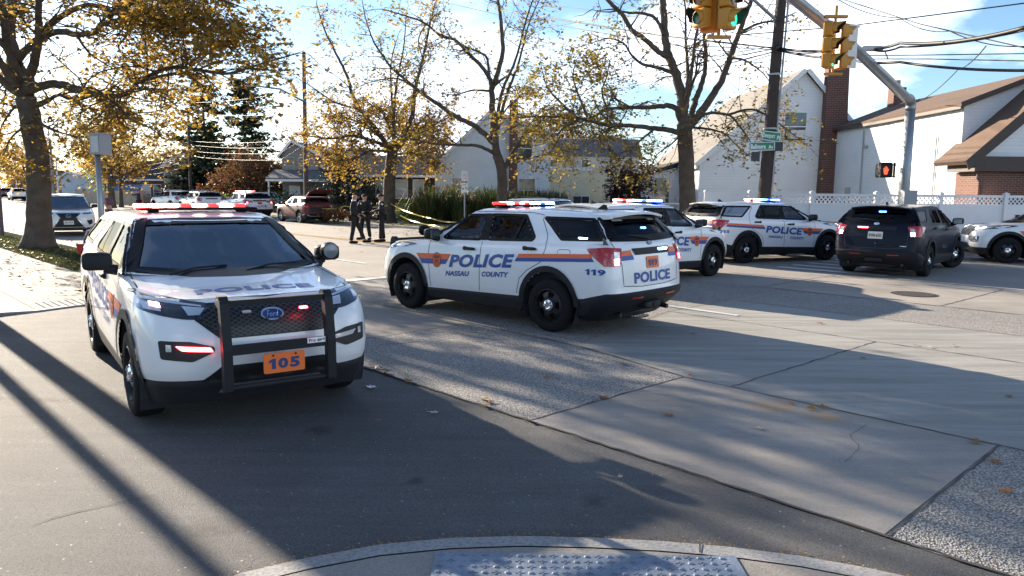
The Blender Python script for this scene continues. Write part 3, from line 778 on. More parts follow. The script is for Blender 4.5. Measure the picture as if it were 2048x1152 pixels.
def explorer(label, loc, ang, paint=None, police=True, number=None, bar=None, push=True, steer=0.0, cat='police car', group=None, rear_plate=None, front_plate=None, far=False, tail_strobe=None, head_strobe=None, name='police_car', decals=True):
    L = explorer_lib(); S = L['S']
    t = thing(name, label, cat, loc, ang, group)
    P = lambda nm, me=None, par=None: link(nm, me if me is not None else L[nm], par or t)
    body = P('body'); hood = P('hood'); roof = P('roof'); sp = P('roof_spoiler', L['spoiler']); P('lower_cladding')
    ps = [body, hood, roof, sp]
    for fr in 'LR':
        for k in 'FR':
            d = P('door', L['door' + fr + k]); ps.append(d); P('handle', L['handles'][fr + k], d); P('door_seam', L['seams'][fr + k], d)
    if paint:
        for o in ps: repaint(o, paint)
    P('headliner', L['liner'], roof); P('spoiler_flap', L['spoiler_side'], sp); [P('spoiler_side', w, sp) for w in L['flaps']]
    P('cabin_floor', L['floor']); P('dashboard', L['dash']); P('steering_wheel', L['steer']); P('rear_seat', L['bench'])
    for m in L['seats']: P('seat', m)
    if police: P('prisoner_partition', L['cage'])
    for g, tr in L['win']:
        o = P(g.name.split('.')[0], g); P('window_trim', tr, o)
    for m in L['pillars']: P('pillar_trim', m)
    for m in L['flares']: P('wheel_arch_trim', m)
    P('hood_seam', L['hoodseam'], hood); [P('wheel_well', w) for w in L['wells']]; P('underbody', L['exhaust'])
    g = P('grille'); P('grille_mesh', L['mesh'], g); P('lower_intake', L['mouth']); P('skid_plate', L['skid'])
    e = P('emblem', L['emblem'][0]); P('emblem_lettering', L['emblem'][1], e)
    for i, (a, b, c) in enumerate(L['headlights']):
        a = P('headlight', a); P('reflector', b, a)
        if head_strobe and head_strobe[i]: repaint(P('strobe', c, a), head_strobe[i])
    for i, (a, b, c) in enumerate(L['fogs']):
        a = P('fog_pocket', a); b = P('fog_lamp', b, a); P('lamp_housing', c, a)
        if head_strobe and head_strobe[2 + i]: repaint(b, head_strobe[2 + i])
    for i, (a, b, c) in enumerate(L['tails']):
        a = P('taillight', a); P('reversing_lamp', b, a)
        if tail_strobe: repaint(P('strobe', c, a), tail_strobe[i])
    P('tailgate_handle', L['tailhandle']); P('tailgate_seam', L['tailseam']); [P('bumper_reflector', w) for w in L['reflectors']]; P('tow_hitch', L['hitch']); P('rear_wiper', L['wiper'])
    P('windshield_wiper', L['wipers'][0]); P('windshield_wiper', L['wipers'][1]); P('cowl_panel', L['cowl']); P('roof_antenna', L['antenna']); P('fuel_door', L['fuel'])
    for i, (a, b) in enumerate(L['mirrors']): P('mirror_glass', b, P('side_mirror', a))
    add_wheels(t, L['wheel'], 1.5125, .975, .38, steer)
    if police:
        s = P('spotlight', L['spot']); P('spotlight_lens', L['spotlens'], s)
    if push:
        for a in L['push'][0]: pb = P('push_bumper', a)
        for a in L['push'][1]: P('crossbar', a, pb)
    if bar: lamp_bar(t, -.20, 1.725, .63, bar)
    if decals: police_decals(t, number)
    return t
DEC = {}
def police_decals(t, number):
    S = EXP['S']
    if 'base' not in DEC:
        A = []
        for fr in 'LR':
            u = -1 if fr == 'L' else 1
            def sd(P): return [(u * x, z) for x, z in P]
            o, b = MB(), MB()
            # the wing ahead of the word, split orange over blue
            S.poly(o, sd([(1.27, .945), (.44, .975), (.50, .89), (1.19, .865)]), fr, .005); S.poly(b, sd([(1.19, .865), (.50, .89), (.56, .81), (1.11, .785)]), fr, .005)
            o2, b2 = MB(), MB()
            S.poly(o2, sd([(-.96, 1.068), (-2.22, 1.14), (-2.24, 1.085), (-.925, 1.008)]), fr, .005); S.poly(b2, sd([(-.925, 1.008), (-2.24, 1.085), (-2.28, 1.04), (-.89, .955)]), fr, .005)
            w, fsx = text_w('POLICE', .20, 1.36, .045, .20)
            w = w.copy(); xc = -.20; w[:, 1] += .912 + w[:, 0] * (.068 if fr == 'L' else -.068); w[:, 0] += u * xc
            S.drape(b, w, fsx, fr, .006, .08)
            for s, xc, zc, ww in (('NASSAU', .29, .685, .53), ('COUNTY', -.51, .735, .54)):
                if fr == 'R': xc = {'NASSAU': -.51, 'COUNTY': .29}[s]; zc = {'NASSAU': .735, 'COUNTY': .685}[s]
                w, fsx = text_w(s, .078, ww, .035, .20); w = w.copy(); w[:, 1] += zc + w[:, 0] * (.06 if fr == 'L' else -.06); w[:, 0] += u * xc
                S.drape(b, w, fsx, fr, .006, .1)
            c = MB(); E = [(u * .76 + .095 * math.cos(a), .865 + .115 * math.sin(a)) for a in np.linspace(0, 2 * math.pi, 24, endpoint=False)]
            S.poly(c, E, fr, .008, .06)
            d = MB(); S.ring(d, E, fr, .004, .008, .010)
            S.ring(d, [(u * .76 + .055 * math.cos(a), .85 + .06 * math.sin(a)) for a in np.linspace(0, 2 * math.pi, 16, endpoint=False)], fr, .004, .006, .011)
            S.poly(d, [(u * .76 + x, .90 + z) for x, z in ((-.075, .01), (-.04, .045), (-.015, .02), (0, .055), (.015, .02), (.04, .045), (.075, .01), (.03, -.012), (-.03, -.012))], fr, .011)
            S.poly(d, [(u * .76 + x, .845 + z) for x, z in ((-.03, .025), (.03, .025), (.02, -.025), (0, -.035), (-.02, -.025))], fr, .011)
            A += [('stripe', o, M_orange), ('lettering', b, M_blue), ('stripe', o2, M_orange), ('stripe', b2, M_blue), ('crest', c, M_orange), ('crest_figure', d, mat('crest_dark', (.22, .02, .02), .5))]
        b = MB(); w, f = text_w('POLICE', .145, 1.0, .03); S.drape(b, w * [1, -1] * [1, 1] + [0, 0], f, 'T') if 0 else None
        w = w.copy(); w[:, 1] = w[:, 1] - 1.93; S.drape(b, w, f, 'T', .005, .08); A.append(('lettering', b, M_blue))
        b = MB(); w, f = text_w('POLICE', .15, .92, .04, .0); w = w.copy(); w[:, 1] += .81; S.drape(b, w, f, 'B', .006, .08); A.append(('lettering', b, M_blue))
        for sg in (1, -1):
            o, b = MB(), MB(); A += [('stripe', o, M_orange), ('stripe', b, M_blue)]
            S.poly(o, [(sg * .50, 1.19), (sg * .80, 1.17), (sg * .80, 1.11), (sg * .46, 1.12)], 'B', .006); S.poly(b, [(sg * .46, 1.12), (sg * .80, 1.11), (sg * .80, 1.05), (sg * .44, 1.06)], 'B', .006)
        DEC['base'] = [(n, m.mesh(n, mm), mm) for n, m, mm in A]
    cr = None
    for n, me, mm in DEC['base']:
        if n == 'crest_figure': link(n, me, cr)
        else:
            o = link(n, me, t)
            if n == 'crest': cr = o
    if number:
        q = MB(); S.poly(q, round_poly([(-.155, 1.085), (.155, 1.085), (.155, .925), (-.155, .925)], .015), 'B', .010); pl = q.build('number_plate', M_plateor, t)
        q = MB(); w, f = number_w(number, .09, .24, .04); w = w.copy(); w[:, 1] += 1.0; S.drape(q, w, f, 'B', .014); q.build('plate_number', M_navyink, pl)
        q = MB()
        for fr in 'LR':
            w, f = number_w(number, .078, .30, .04); w = w.copy(); w[:, 1] += .905; w[:, 0] += (2.30 if fr == 'L' else -2.30); S.drape(q, w, f, fr, .006)
        q.build('unit_number', M_blue, t)
# ---------------------------------------------------------------- ground
def ground_mat(name, cols, scale=220.0, kind='asphalt', rough=0.85, patch=0.35, bump=0.5, streak=0.0, stains=()):
    m, n, l, b = new_mat(name); b.inputs['Roughness'].default_value = rough; b.inputs['Specular IOR Level'].default_value = 0.5
    tc = n.new('ShaderNodeTexCoord'); co = tc.outputs['Object']
    def noise(sc, det=5, ro=.55):
        x = n.new('ShaderNodeTexNoise'); x.inputs['Scale'].default_value = sc; x.inputs['Detail'].default_value = det; x.inputs['Roughness'].default_value = ro; l.new(co, x.inputs['Vector']); return x.outputs[0]
    def ramp(f, stops):
        r = n.new('ShaderNodeValToRGB'); e = r.color_ramp.elements
        while len(e) < len(stops): e.new(0.5)
        for q, (p, c) in zip(e, stops): q.position = p; q.color = (*c, 1)
        l.new(f, r.inputs[0]); return r.outputs[0]
    def mix(a, bb, f, mode='MIX'):
        x = n.new('ShaderNodeMix'); x.data_type = 'RGBA'; x.blend_type = mode
        for s, v in ((6, a), (7, bb)):
            if isinstance(v, tuple): x.inputs[s].default_value = (*v, 1)
            else: l.new(v, x.inputs[s])
        if isinstance(f, float): x.inputs[0].default_value = f
        else: l.new(f, x.inputs[0])
        return x.outputs[2]
    c0, c1 = cols[0], cols[1]
    if kind == 'pebble':
        v = n.new('ShaderNodeTexVoronoi'); v.inputs['Scale'].default_value = scale; l.new(co, v.inputs['Vector'])
        peb = ramp(v.outputs['Distance'], [(0.0, (1, 1, 1)), (0.42, (.95, .95, .95)), (0.62, (.40, .385, .37))])
        vc = ramp(v.outputs['Color'], [(0.0, c0), (0.5, c1), (0.85, cols[2]), (1.0, cols[3])])
        colr = mix(vc, peb, 1.0, 'MULTIPLY'); h = v.outputs['Distance']
    else:
        nz = noise(scale, 3, .7); h = nz
        colr = ramp(nz, [(0.30, c0), (0.60, c1)])
        if kind == 'asphalt':
            v = n.new('ShaderNodeTexVoronoi'); v.inputs['Scale'].default_value = 38; l.new(co, v.inputs['Vector'])
            sp = ramp(v.outputs['Color'], [(0.84, (0, 0, 0)), (0.95, (1, 1, 1))])
            dd = ramp(v.outputs['Distance'], [(0.16, (1, 1, 1)), (0.30, (0, 0, 0))])
            colr = mix(colr, cols[2], mix(sp, dd, 1.0, 'MULTIPLY'))
    big = ramp(noise(.55, 6, .6), [(0.32, (1 - patch,) * 3), (0.68, (1.0,) * 3)])
    colr = mix(colr, big, 1.0, 'MULTIPLY')
    if streak:
        mp = n.new('ShaderNodeMapping'); mp.inputs['Rotation'].default_value = (0, 0, R(-43.5)); mp.inputs['Scale'].default_value = (.25, 3.0, 1); l.new(co, mp.inputs['Vector'])
        x = n.new('ShaderNodeTexNoise'); x.inputs['Scale'].default_value = 1.7; x.inputs['Detail'].default_value = 7; x.inputs['Roughness'].default_value = .7; l.new(mp.outputs[0], x.inputs['Vector'])
        colr = mix(colr, ramp(x.outputs[0], [(.35, (1 - streak,) * 3), (.62, (1, 1, 1))]), 1.0, 'MULTIPLY')
    for (sx, sy, sr, scol) in stains:
        sb = n.new('ShaderNodeVectorMath'); sb.operation = 'DISTANCE'; sb.inputs[1].default_value = (sx, sy, 0); l.new(co, sb.inputs[0])
        ad = n.new('ShaderNodeMath'); ad.operation = 'ADD'; nn = n.new('ShaderNodeMath'); nn.operation = 'MULTIPLY_ADD'; nn.inputs[1].default_value = sr * 2.2; nn.inputs[2].default_value = -sr * 1.1
        l.new(noise(9, 6, .7), nn.inputs[0]); l.new(sb.outputs['Value'], ad.inputs[0]); l.new(nn.outputs[0], ad.inputs[1])
        dv = n.new('ShaderNodeMath'); dv.operation = 'DIVIDE'; dv.inputs[1].default_value = sr; l.new(ad.outputs[0], dv.inputs[0])
        colr = mix(scol, colr, ramp(dv.outputs[0], [(.2, (.35,) * 3), (1.0, (1, 1, 1))]))
    l.new(colr, b.inputs['Base Color'])
    bp = n.new('ShaderNodeBump'); bp.inputs['Strength'].default_value = bump; bp.inputs['Distance'].default_value = 0.012; l.new(h, bp.inputs['Height']); l.new(bp.outputs[0], b.inputs['Normal'])
    return m
_o = [gp(640, 860), gp(1190, 1000), gp(830, 960), gp(420, 1060)]
ASPH = ground_mat('asphalt', [(.036, .038, .043), (.150, .150, .152), (.55, .53, .50)], 120, 'asphalt', .85, .40, 1.0, .22, [(_o[0].x, _o[0].y, .16, (.015, .015, .016)), (_o[1].x, _o[1].y, .12, (.016, .016, .017)), (_o[2].x, _o[2].y, .09, (.014, .014, .015)), (_o[3].x, _o[3].y, .2, (.02, .02, .02))])
AVE = ground_mat('worn_concrete_road', [(.17, .155, .14), (.34, .31, .275), (.4, .38, .35)], 130, 'asphalt', .9, .22)
PEB = ground_mat('exposed_aggregate', [(.26, .25, .235), (.42, .40, .37), (.50, .48, .45), (.16, .155, .15)], 62, 'pebble', .9, .28, .6)
PEBD = ground_mat('coarse_aggregate', [(.20, .20, .20), (.40, .385, .36), (.5, .48, .44), (.12, .12, .12)], 68, 'pebble', .9, .25, .9)
_s1 = gp(1545, 815); _s2 = gp(1650, 835); _s3 = gp(940, 682)
RUST = (.40, .24, .10)
SLAB = ground_mat('concrete_slab', [(.27, .245, .215), (.37, .335, .295)], 90, 'plain', .88, .36, .3, .16, [(_s1.x, _s1.y, .28, RUST), (_s2.x, _s2.y, .22, RUST)])
BAND = ground_mat('broomed_concrete', [(.25, .245, .225), (.34, .33, .30)], 120, 'plain', .8, .12, .25, .38)
WALK = ground_mat('pavement_concrete', [(.20, .185, .165), (.29, .27, .24)], 70, 'plain', .9, .2, .3)
CURB = ground_mat('curb_concrete', [(.20, .20, .20), (.38, .375, .365)], 45, 'plain', .85, .4, .35)
SOIL = ground_mat('lawn', [(.030, .048, .012), (.085, .105, .030)], 40, 'plain', .95, .45, .8)
PAINT = ground_mat('white_road_paint', [(.45, .45, .44), (.72, .72, .70)], 60, 'plain', .7, .25, .1)
YEL = ground_mat('yellow_road_paint', [(.50, .25, .03), (.68, .36, .05)], 60, 'plain', .7, .25, .1)
JOINT = mat('joint_tar', (.06, .056, .05), .95, var=.4, vscale=20)

def sheet(name, pts, z, m, kind='structure'):
    o = MB().poly([(p[0], p[1], z) for p in pts]).build(name, m)
    o['kind'] = kind; return o
def ns(*L): return [rp(n, s) for n, s in L]
def arc(c, r, a0, a1, k=10): return [Vector((c[0] + r * math.cos(a), c[1] + r * math.sin(a), 0)) for a in np.linspace(a0, a1, k)]
sheet('ground', [(-1500, -300), (1500, -300), (1500, 2500), (-1500, 2500)], -.14, SOIL)
sheet('side_street', [(-60, -40)] + [(40, -40)] + ns((4.4, -40), (4.4, 60)) + [(-90, 60)], -.004, ASPH)
far_curb = ns((22.3, 330), (22.3, 14)) + [Vector((8.2, 24.0, 0)), Vector((9.2, 24.25, 0)), Vector((10.5, 24.3, 0)), Vector((70, 24.3, 0))]
sheet('avenue', ns((4.4, -40), (4.4, 330)) + far_curb + [Vector((70, -10, 0))], 0.0, AVE)
# slabs of the avenue, each a real pour of concrete
sheet('gutter_slab', ns((4.42, 1.5), (6.72, 1.5), (6.72, 4.4), (4.42, 4.4)), .004, SLAB)
sheet('aggregate_patch', ns((4.42, 4.42), (6.70, 4.42), (7.03, 6.2), (7.08, 8.35), (4.42, 8.35)), .004, PEB)
sheet('aggregate_apron', ns((4.42, -12), (6.75, -12), (6.75, 1.47), (4.42, 1.47)), .004, PEBD)
PEBF = ground_mat('fine_aggregate', [(.22, .215, .205), (.36, .345, .32), (.42, .40, .37), (.12, .12, .12)], 60, 'pebble', .9, .2, .5)
sheet('broomed_band', ns((6.75, -14), (10.25, -14), (10.3, 3.8), (10.3, 7.0), (7.1, 6.2), (6.75, 4.4)), .004, BAND)
sheet('aggregate_lane', ns((7.14, 6.3), (10.3, 7.1), (14.5, 7.2), (14.5, 14), (7.14, 14)), .003, PEBF)
sheet('far_band', ns((10.34, -14), (12.3, -14), (12.3, 7.0), (10.34, 7.0)), .004, BAND)
sheet('middle_aggregate', ns((12.34, -14), (14.5, -14), (14.5, 7.15), (12.34, 7.0)), .004, PEBF)
sheet('manhole_slab', ns((14.6, -10), (18.2, -10), (18.2, 7.7), (14.6, 7.7)), .004, SLAB)
def seam(name, P, w=.03, z=.007, m=JOINT):
    P = [Vector(p) for p in P]; mb = MB(); rnd = random.Random(str(P[0]))
    Q = []
    for a, b in zip(P, P[1:]):
        k = max(1, int((b - a).length / .12))
        for i in range(k): Q.append(a.lerp(b, i / k))
    Q.append(P[-1])
    L = []
    for i, p in enumerate(Q):
        t = (Q[min(i + 1, len(Q) - 1)] - Q[max(i - 1, 0)]).normalized(); nn = Vector((-t.y, t.x, 0))
        c = p + nn * rnd.uniform(-.012, .012); ww = w * rnd.uniform(.5, 1.2) / 2
        L.append((c + nn * ww, c - nn * ww))
    for (a, b), (c, d) in zip(L, L[1:]): mb.quad((a.x, a.y, z), (b.x, b.y, z), (d.x, d.y, z), (c.x, c.y, z))
    o = mb.build(name, m); return struct(o)
seam('road_joint', ns((4.41, 4.41), (6.72, 4.41)), .02); seam('road_joint', ns((6.73, -12), (6.73, 4.4), (7.08, 6.2), (7.12, 14)), .022); seam('road_joint', ns((4.41, 1.48), (6.74, 1.48)), .018)
seam('road_joint', ns((6.75, 3.85), (10.3, 3.8)), .022); seam('road_joint', ns((4.42, 8.36), (7.1, 8.38)), .03); seam('road_joint', ns((14.55, -10), (14.55, 8)), .035); seam('road_joint', ns((14.6, 4.3), (18.2, 4.2)), .035)
seam('road_joint', ns((14.6, 7.72), (18.2, 7.72)), .03); seam('road_joint', ns((10.32, -14), (10.32, 7.0)), .012); seam('road_joint', ns((7.1, 13.8), (14.5, 13.8)), .03); seam('road_joint', ns((4.41, -12), (4.41, 20)), .028)
seam('road_crack', [gp(1690, 925), gp(1720, 900), gp(1700, 870), gp(1735, 850)], .005); seam('road_crack', [gp(-20, 795), gp(120, 800), gp(250, 792), gp(330, 800)], .010, .001); seam('road_crack', [gp(60, 1050), gp(160, 1020), gp(330, 985)], .008, .001)
seam('road_crack', [gp(760, 690), gp(800, 688), gp(838, 684)], .02)
# markings
def mark(name, n0, s0, s1, w=.12, m=PAINT, z=.012):
    return sheet(name, ns((n0 - w / 2, s0), (n0 + w / 2, s0), (n0 + w / 2, s1), (n0 - w / 2, s1)), z, m)
for s in range(0, 26): mark('lane_dash', 10.8, 6.1 + s * 10.9, 9.0 + s * 10.9)
for s in range(0, 20): mark('lane_dash', 18.5, 28.0 + s * 10.9, 31.0 + s * 10.9)
mark('edge_line', 20.75, 24, 250, .10); mark('edge_line', 18.45, -30, 6.4, .12)
for n0 in (15.35, 15.62): mark('centre_line', n0, 20, 300, .11, YEL)
mark('stop_line', 13.0, 14.6, 15.0, 4.0); mark('stop_line', 9.0, 13.9, 14.2, 3.2)
for k in range(5): mark('crosswalk_bar', 18.9 + k * .9, 6.8, 9.6, .32)
for x in (1495, 1560, 1690, 1980, 2010): 
    p = gp(x, 523 + (x - 1500) * .02); 
# left corner: curb, pavement, verge
def strip_curb(name, path, w=.16, h=.13, m=CURB):
    P = [Vector(p) for p in path]; mb = MB(); L = []
    for i, p in enumerate(P):
        t = (P[min(i + 1, len(P) - 1)] - P[max(i - 1, 0)]).normalized(); nn = Vector((-t.y, t.x, 0))
        hh = h[i] if hasattr(h, '__len__') else h
        a, b = p, p + nn * w
        L.append([(a.x, a.y, -.02), (a.x + nn.x * .012, a.y + nn.y * .012, hh - .015), (a.x + nn.x * .03, a.y + nn.y * .03, hh), (b.x, b.y, hh), (b.x, b.y, -.02)])
    for A, B_ in zip(L, L[1:]):
        for k in range(4): mb.quad(A[k], A[k + 1], B_[k + 1], B_[k])
    mb.poly(L[0]); mb.poly(L[-1])
    return struct(mb.build(name, m, None, 50))
# far side of the avenue (curb faces the road)
fc = ns(*[(22.3, s) for s in np.linspace(320, 15, 40)]) + [Vector((7.4, 24.1, 0)), Vector((8.2, 24.25, 0)), Vector((9.2, 24.3, 0)), Vector((12, 24.3, 0)), Vector((30, 24.3, 0)), Vector((70, 24.3, 0))]
strip_curb('far_curb', fc, .17, .13)
sheet('far_verge', ns((22.4, 320), (22.4, 15)) + [Vector((7.6, 24.35, 0)), Vector((9.2, 24.5, 0)), Vector((70, 24.5, 0)), Vector((70, 90, 0)), Vector((-40, 330, 0))], .10, SOIL)
sheet('far_pavement', ns((24.4, 320), (24.4, 13)) + [Vector((9.4, 25.4, 0)), Vector((70, 25.4, 0)), Vector((70, 26.6, 0)), Vector((9.5, 26.6, 0))] + ns((25.8, 14), (25.8, 320)), .106, WALK)
# near side beyond the side street
nc = [rp(-14, 13.4), rp(-4, 13.4), rp(1.2, 13.4), rp(2.6, 13.55), rp(3.9, 14.0), rp(5.0, 14.9), rp(5.8, 16.2), rp(6.15, 17.6)] + ns(*[(6.2, s) for s in np.linspace(18.5, 320, 40)])
hs = [.12, .12, .09, .02, .02, .02, .05, .11] + [.12] * 40
strip_curb('near_curb', nc, .16, hs)
sheet('corner_pavement', [rp(-14, 13.55), rp(1.2, 13.55), rp(2.6, 13.7), rp(3.8, 14.15), rp(4.85, 15.0), rp(5.55, 16.3), rp(4.9, 18.2), rp(4.5, 20), rp(4.5, 320), rp(2.6, 320), rp(2.6, 19), rp(-14, 19)], .015, WALK)
sheet('near_verge', [rp(4.5, 19.4), rp(5.3, 17.8), rp(6.05, 17.9), rp(6.05, 320), rp(4.5, 320)], .03, SOIL)
sheet('near_lawn', [rp(2.6, 19), rp(2.6, 320), rp(-60, 320), rp(-60, 19)], .02, SOIL)
for s in (15.2, 16.8, 18.4, 20.0, 21.6, 23.2, 24.8): seam('pavement_joint', ns((2.65, s), (4.45, s)), .02, .02)
seam('pavement_joint', ns((2.6, 13.8), (2.6, 22)), .02, .02)
# our own corner: flush curb, ramp and tactile plate
cpx = [(300, 1215), (480, 1152), (620, 1120), (760, 1094), (900, 1081), (1040, 1077), (1180, 1080), (1320, 1087), (1460, 1099), (1600, 1117), (1740, 1142), (1900, 1178), (2100, 1235)]
cin = [(300, 1250), (480, 1178), (620, 1144), (760, 1117), (900, 1103), (1040, 1098), (1180, 1101), (1320, 1108), (1460, 1120), (1600, 1139), (1740, 1166), (1900, 1204), (2100, 1265)]
o_, i_ = [gp(*p) for p in cpx], [gp(*p) for p in cin]
mb = MB()
for a, b, c, d in zip(o_, o_[1:], i_[1:], i_):
    mb.quad((a.x, a.y, -.02), (b.x, b.y, -.02), (b.x, b.y, .016), (a.x, a.y, .016)); mb.quad((a.x, a.y, .016), (b.x, b.y, .016), (c.x, c.y, .02), (d.x, d.y, .02))
struct(mb.build('corner_curb', CURB))
sheet('corner_ramp', [(p.x, p.y - .012) for p in i_] + [(6, -6), (-6, -6)], .018, WALK)
seam('curb_joint', [gp(1400, 1092), gp(1402, 1113)], .012, .023)
TAC = mat('tactile_plate_metal', (.15, .185, .24), .6, .0, var=.55, vscale=5, bump=.2, bscale=60)
p0 = gp(872, 1113); p1 = gp(1470, 1121)
mb = MB(); ax = (p1 - p0); wdt = ax.length; ax = ax.normalized(); ay = Vector((ax.y, -ax.x, 0))
z = .022
c4 = [p0, p1, p1 + ay * .62, p0 + ay * .62]
mb.prism([(p.x, p.y, .0185) for p in c4], (0, 0, .008))
k = 0
for i in range(int(wdt / .06)):
    for j in range(10):
        c = p0 + ax * (.03 + i * .06) + ay * (.03 + j * .06); zz = .0265
        if (i + j) % 2:
            mb.lathe([(.017, zz), (.011, zz + .006), (.001, zz + .007)], (c.x, c.y, 0), seg=8)
        else:
            for d in (ax, ay): mb.box((c.x, c.y, zz + .001), (.045, .009, .004), rz=math.atan2(d.y, d.x))
mb.build('tactile_plate', TAC)
tag(bpy.data.objects['tactile_plate'], 'blue grey metal tactile paving plate set in the corner ramp at the bottom', 'tactile paving')
q = gp(120, 600); mb = MB(); a_, b_ = rp(2.68, 13.78), rp(4.52, 14.6); mb.prism([rp(2.68, 13.78, .0155), rp(4.52, 13.78, .0155), rp(4.52, 14.6, .0155), rp(2.68, 14.6, .0155)], (0, 0, .003))
for i in range(16):
    for j in range(7):
        c = rp(2.75 + i * .11, 13.85 + j * .11, .016); mb.lathe([(.03, .018), (.022, .026), (.001, .028)], (c.x, c.y, 0), seg=6)
o = mb.build('warning_dome', mat('worn_grey', (.16, .15, .14), .8)); o.name = 'tactile_strip'; tag(o, 'worn grey tactile dots in the far corner ramp behind the near left police car', 'tactile paving')
# manholes
for nm, px, r, lab in (('manhole_cover', (1828, 589), .42, 'dark iron manhole cover in the pale slab behind the dark blue car'), ('manhole_cover', (1250, 629), .36, 'iron manhole cover half under the rear bumper of police car 119')):
    c = gp(*px); mb = MB(); mb.lathe([(r, .005), (r, .012), (r * .94, .014), (r * .93, .009), (.001, .009)], (c.x, c.y, 0), seg=40)
    for kx in range(-6, 7):
        for ky in range(-6, 7):
            if math.hypot(kx, ky) < 6.2: mb.box((c.x + kx * r / 7, c.y + ky * r / 7, .011), (r * .08, r * .08, .006))
    tag(mb.build(nm, mat('cast_iron', (.05, .045, .042), .6, .5, var=.3)), lab, 'manhole cover')
# fallen leaves
LEAFB = mat('dry_leaf', (.30, .12, .035), .8, var=.5, vscale=3)
LEAFP = mat('pale_dry_leaf', (.42, .36, .27), .8, var=.3, vscale=3)
def leaf_outline(r, rnd):
    pts = []
    for i in range(14):
        a = 2 * math.pi * i / 14; q = r * (1.0 if i % 2 == 0 else .48) * rnd.uniform(.8, 1.15); pts.append((q * math.cos(a), q * math.sin(a), rnd.uniform(0, .22) * r * (i % 2 == 0)))
    return pts
def fallen(px, r, lab, m=None, curl=1.0):
    c = gp(*px); rnd = random.Random(px[0] * 7 + px[1]); pts = leaf_outline(r, rnd); a = rnd.uniform(0, 6)
    M = Matrix.Rotation(a, 3, 'Z'); z0 = .016 if px[1] < 1070 else .03
    vs = [Vector((c.x, c.y, z0 + r * .12))] + [Vector((c.x, c.y, z0)) + M @ Vector((p[0], p[1] * .8, p[2] * curl)) for p in pts]
    mb = MB(); mb.add(vs, [(0, i + 1, (i + 1) % 14 + 1) for i in range(14)])
    mb.tube([vs[0], vs[1] * 1.0 + (vs[1] - vs[0]) * .5], .002, 4)
    o = mb.build('fallen_leaf', m or LEAFB); tag(o, lab, 'leaf', 'fallen leaves on the road'); return o
for px, r, lab, m in [((2012, 985), .055, 'orange maple leaf lying on the coarse aggregate at the right edge', mat('orange_leaf', (.55, .17, .03), .8, var=.3)), ((1338, 833), .06, 'curled tan leaf on the pale slab, left of its rust stains', None), ((1520, 860), .05, 'pale crumpled leaf on the slab below the rust stains', LEAFP),
    ((868, 828), .05, 'pale leaf on the dark asphalt in the middle of the foreground', LEAFP), ((758, 843), .03, 'small brown leaf on the asphalt, left of the pale leaf', None), ((1205, 797), .07, 'brown leaf caught in the slab joint beside the aggregate patch', None), ((1092, 757), .05, 'reddish leaf in the middle of the aggregate patch', None),
    ((1990, 926), .06, 'rust brown leaf by the slab corner at the right edge', None), ((1640, 648), .06, 'dark curled leaf on the broomed concrete, far middle', None), ((1905, 693), .05, 'pale standing leaf on the broomed concrete near the right', LEAFP), ((1832, 692), .04, 'small pale leaf left of the standing leaf on broomed concrete', LEAFP), ((1862, 697), .04, 'flat pale leaf beside the standing leaf on broomed concrete', LEAFP),
    ((1726, 718), .045, 'brown leaf on the joint of the broomed concrete', None), ((1385, 669), .05, 'brown leaf behind the rear bumper of police car 119', None), ((742, 777), .07, 'white scrap of paper by the bumper of police car 105', M_whiteink), ((905, 476), .06, 'dark leaf on the road left of police car 119', None), ((1240, 957), .03, 'thin pale scrap on the asphalt in the right foreground', LEAFP),
    ((722, 505), .06, 'brown leaf on the sunlit road between the officers and police car 119', None), ((1380, 752), .045, 'dark leaf at the corner where two slab joints meet', None), ((2018, 795), .05, 'dark leaf in the shadow band at the right edge', None)]:
    fallen(px, r, lab, m)
# ---------------------------------------------------------------- houses and fences
def siding(name, col, pitch=.13, rough=.55):
    if name in MATS: return MATS[name]
    m, n, l, b = new_mat(name); b.inputs['Roughness'].default_value = rough
    tc = n.new('ShaderNodeTexCoord'); sp = n.new('ShaderNodeSeparateXYZ'); l.new(tc.outputs['Object'], sp.inputs[0])
    dv = n.new('ShaderNodeMath'); dv.operation = 'DIVIDE'; dv.inputs[1].default_value = pitch; l.new(sp.outputs[2], dv.inputs[0])
    fr = n.new('ShaderNodeMath'); fr.operation = 'FRACT'; l.new(dv.outputs[0], fr.inputs[0])
    r = n.new('ShaderNodeValToRGB'); e = r.color_ramp.elements; e[0].position = 0; e[0].color = (.68, .68, .68, 1); e[1].position = .10; e[1].color = (1, 1, 1, 1); l.new(fr.outputs[0], r.inputs[0])  # paints a shade line into the colour at each board's lap
    nz = n.new('ShaderNodeTexNoise'); nz.inputs['Scale'].default_value = 1.3; nz.inputs['Detail'].default_value = 5; l.new(tc.outputs['Object'], nz.inputs[0])
    r2 = n.new('ShaderNodeValToRGB'); e = r2.color_ramp.elements; e[0].position = .3; e[0].color = (*[c * .9 for c in col], 1); e[1].position = .7; e[1].color = (*col, 1); l.new(nz.outputs[0], r2.inputs[0])
    mx = n.new('ShaderNodeMix'); mx.data_type = 'RGBA'; mx.blend_type = 'MULTIPLY'; mx.inputs[0].default_value = 1; l.new(r2.outputs[0], mx.inputs[6]); l.new(r.outputs[0], mx.inputs[7]); l.new(mx.outputs[2], b.inputs['Base Color'])
    bp = n.new('ShaderNodeBump'); bp.inputs['Strength'].default_value = .6; bp.inputs['Distance'].default_value = .02; l.new(fr.outputs[0], bp.inputs['Height']); l.new(bp.outputs[0], b.inputs['Normal'])
    MATS[name] = m; return m
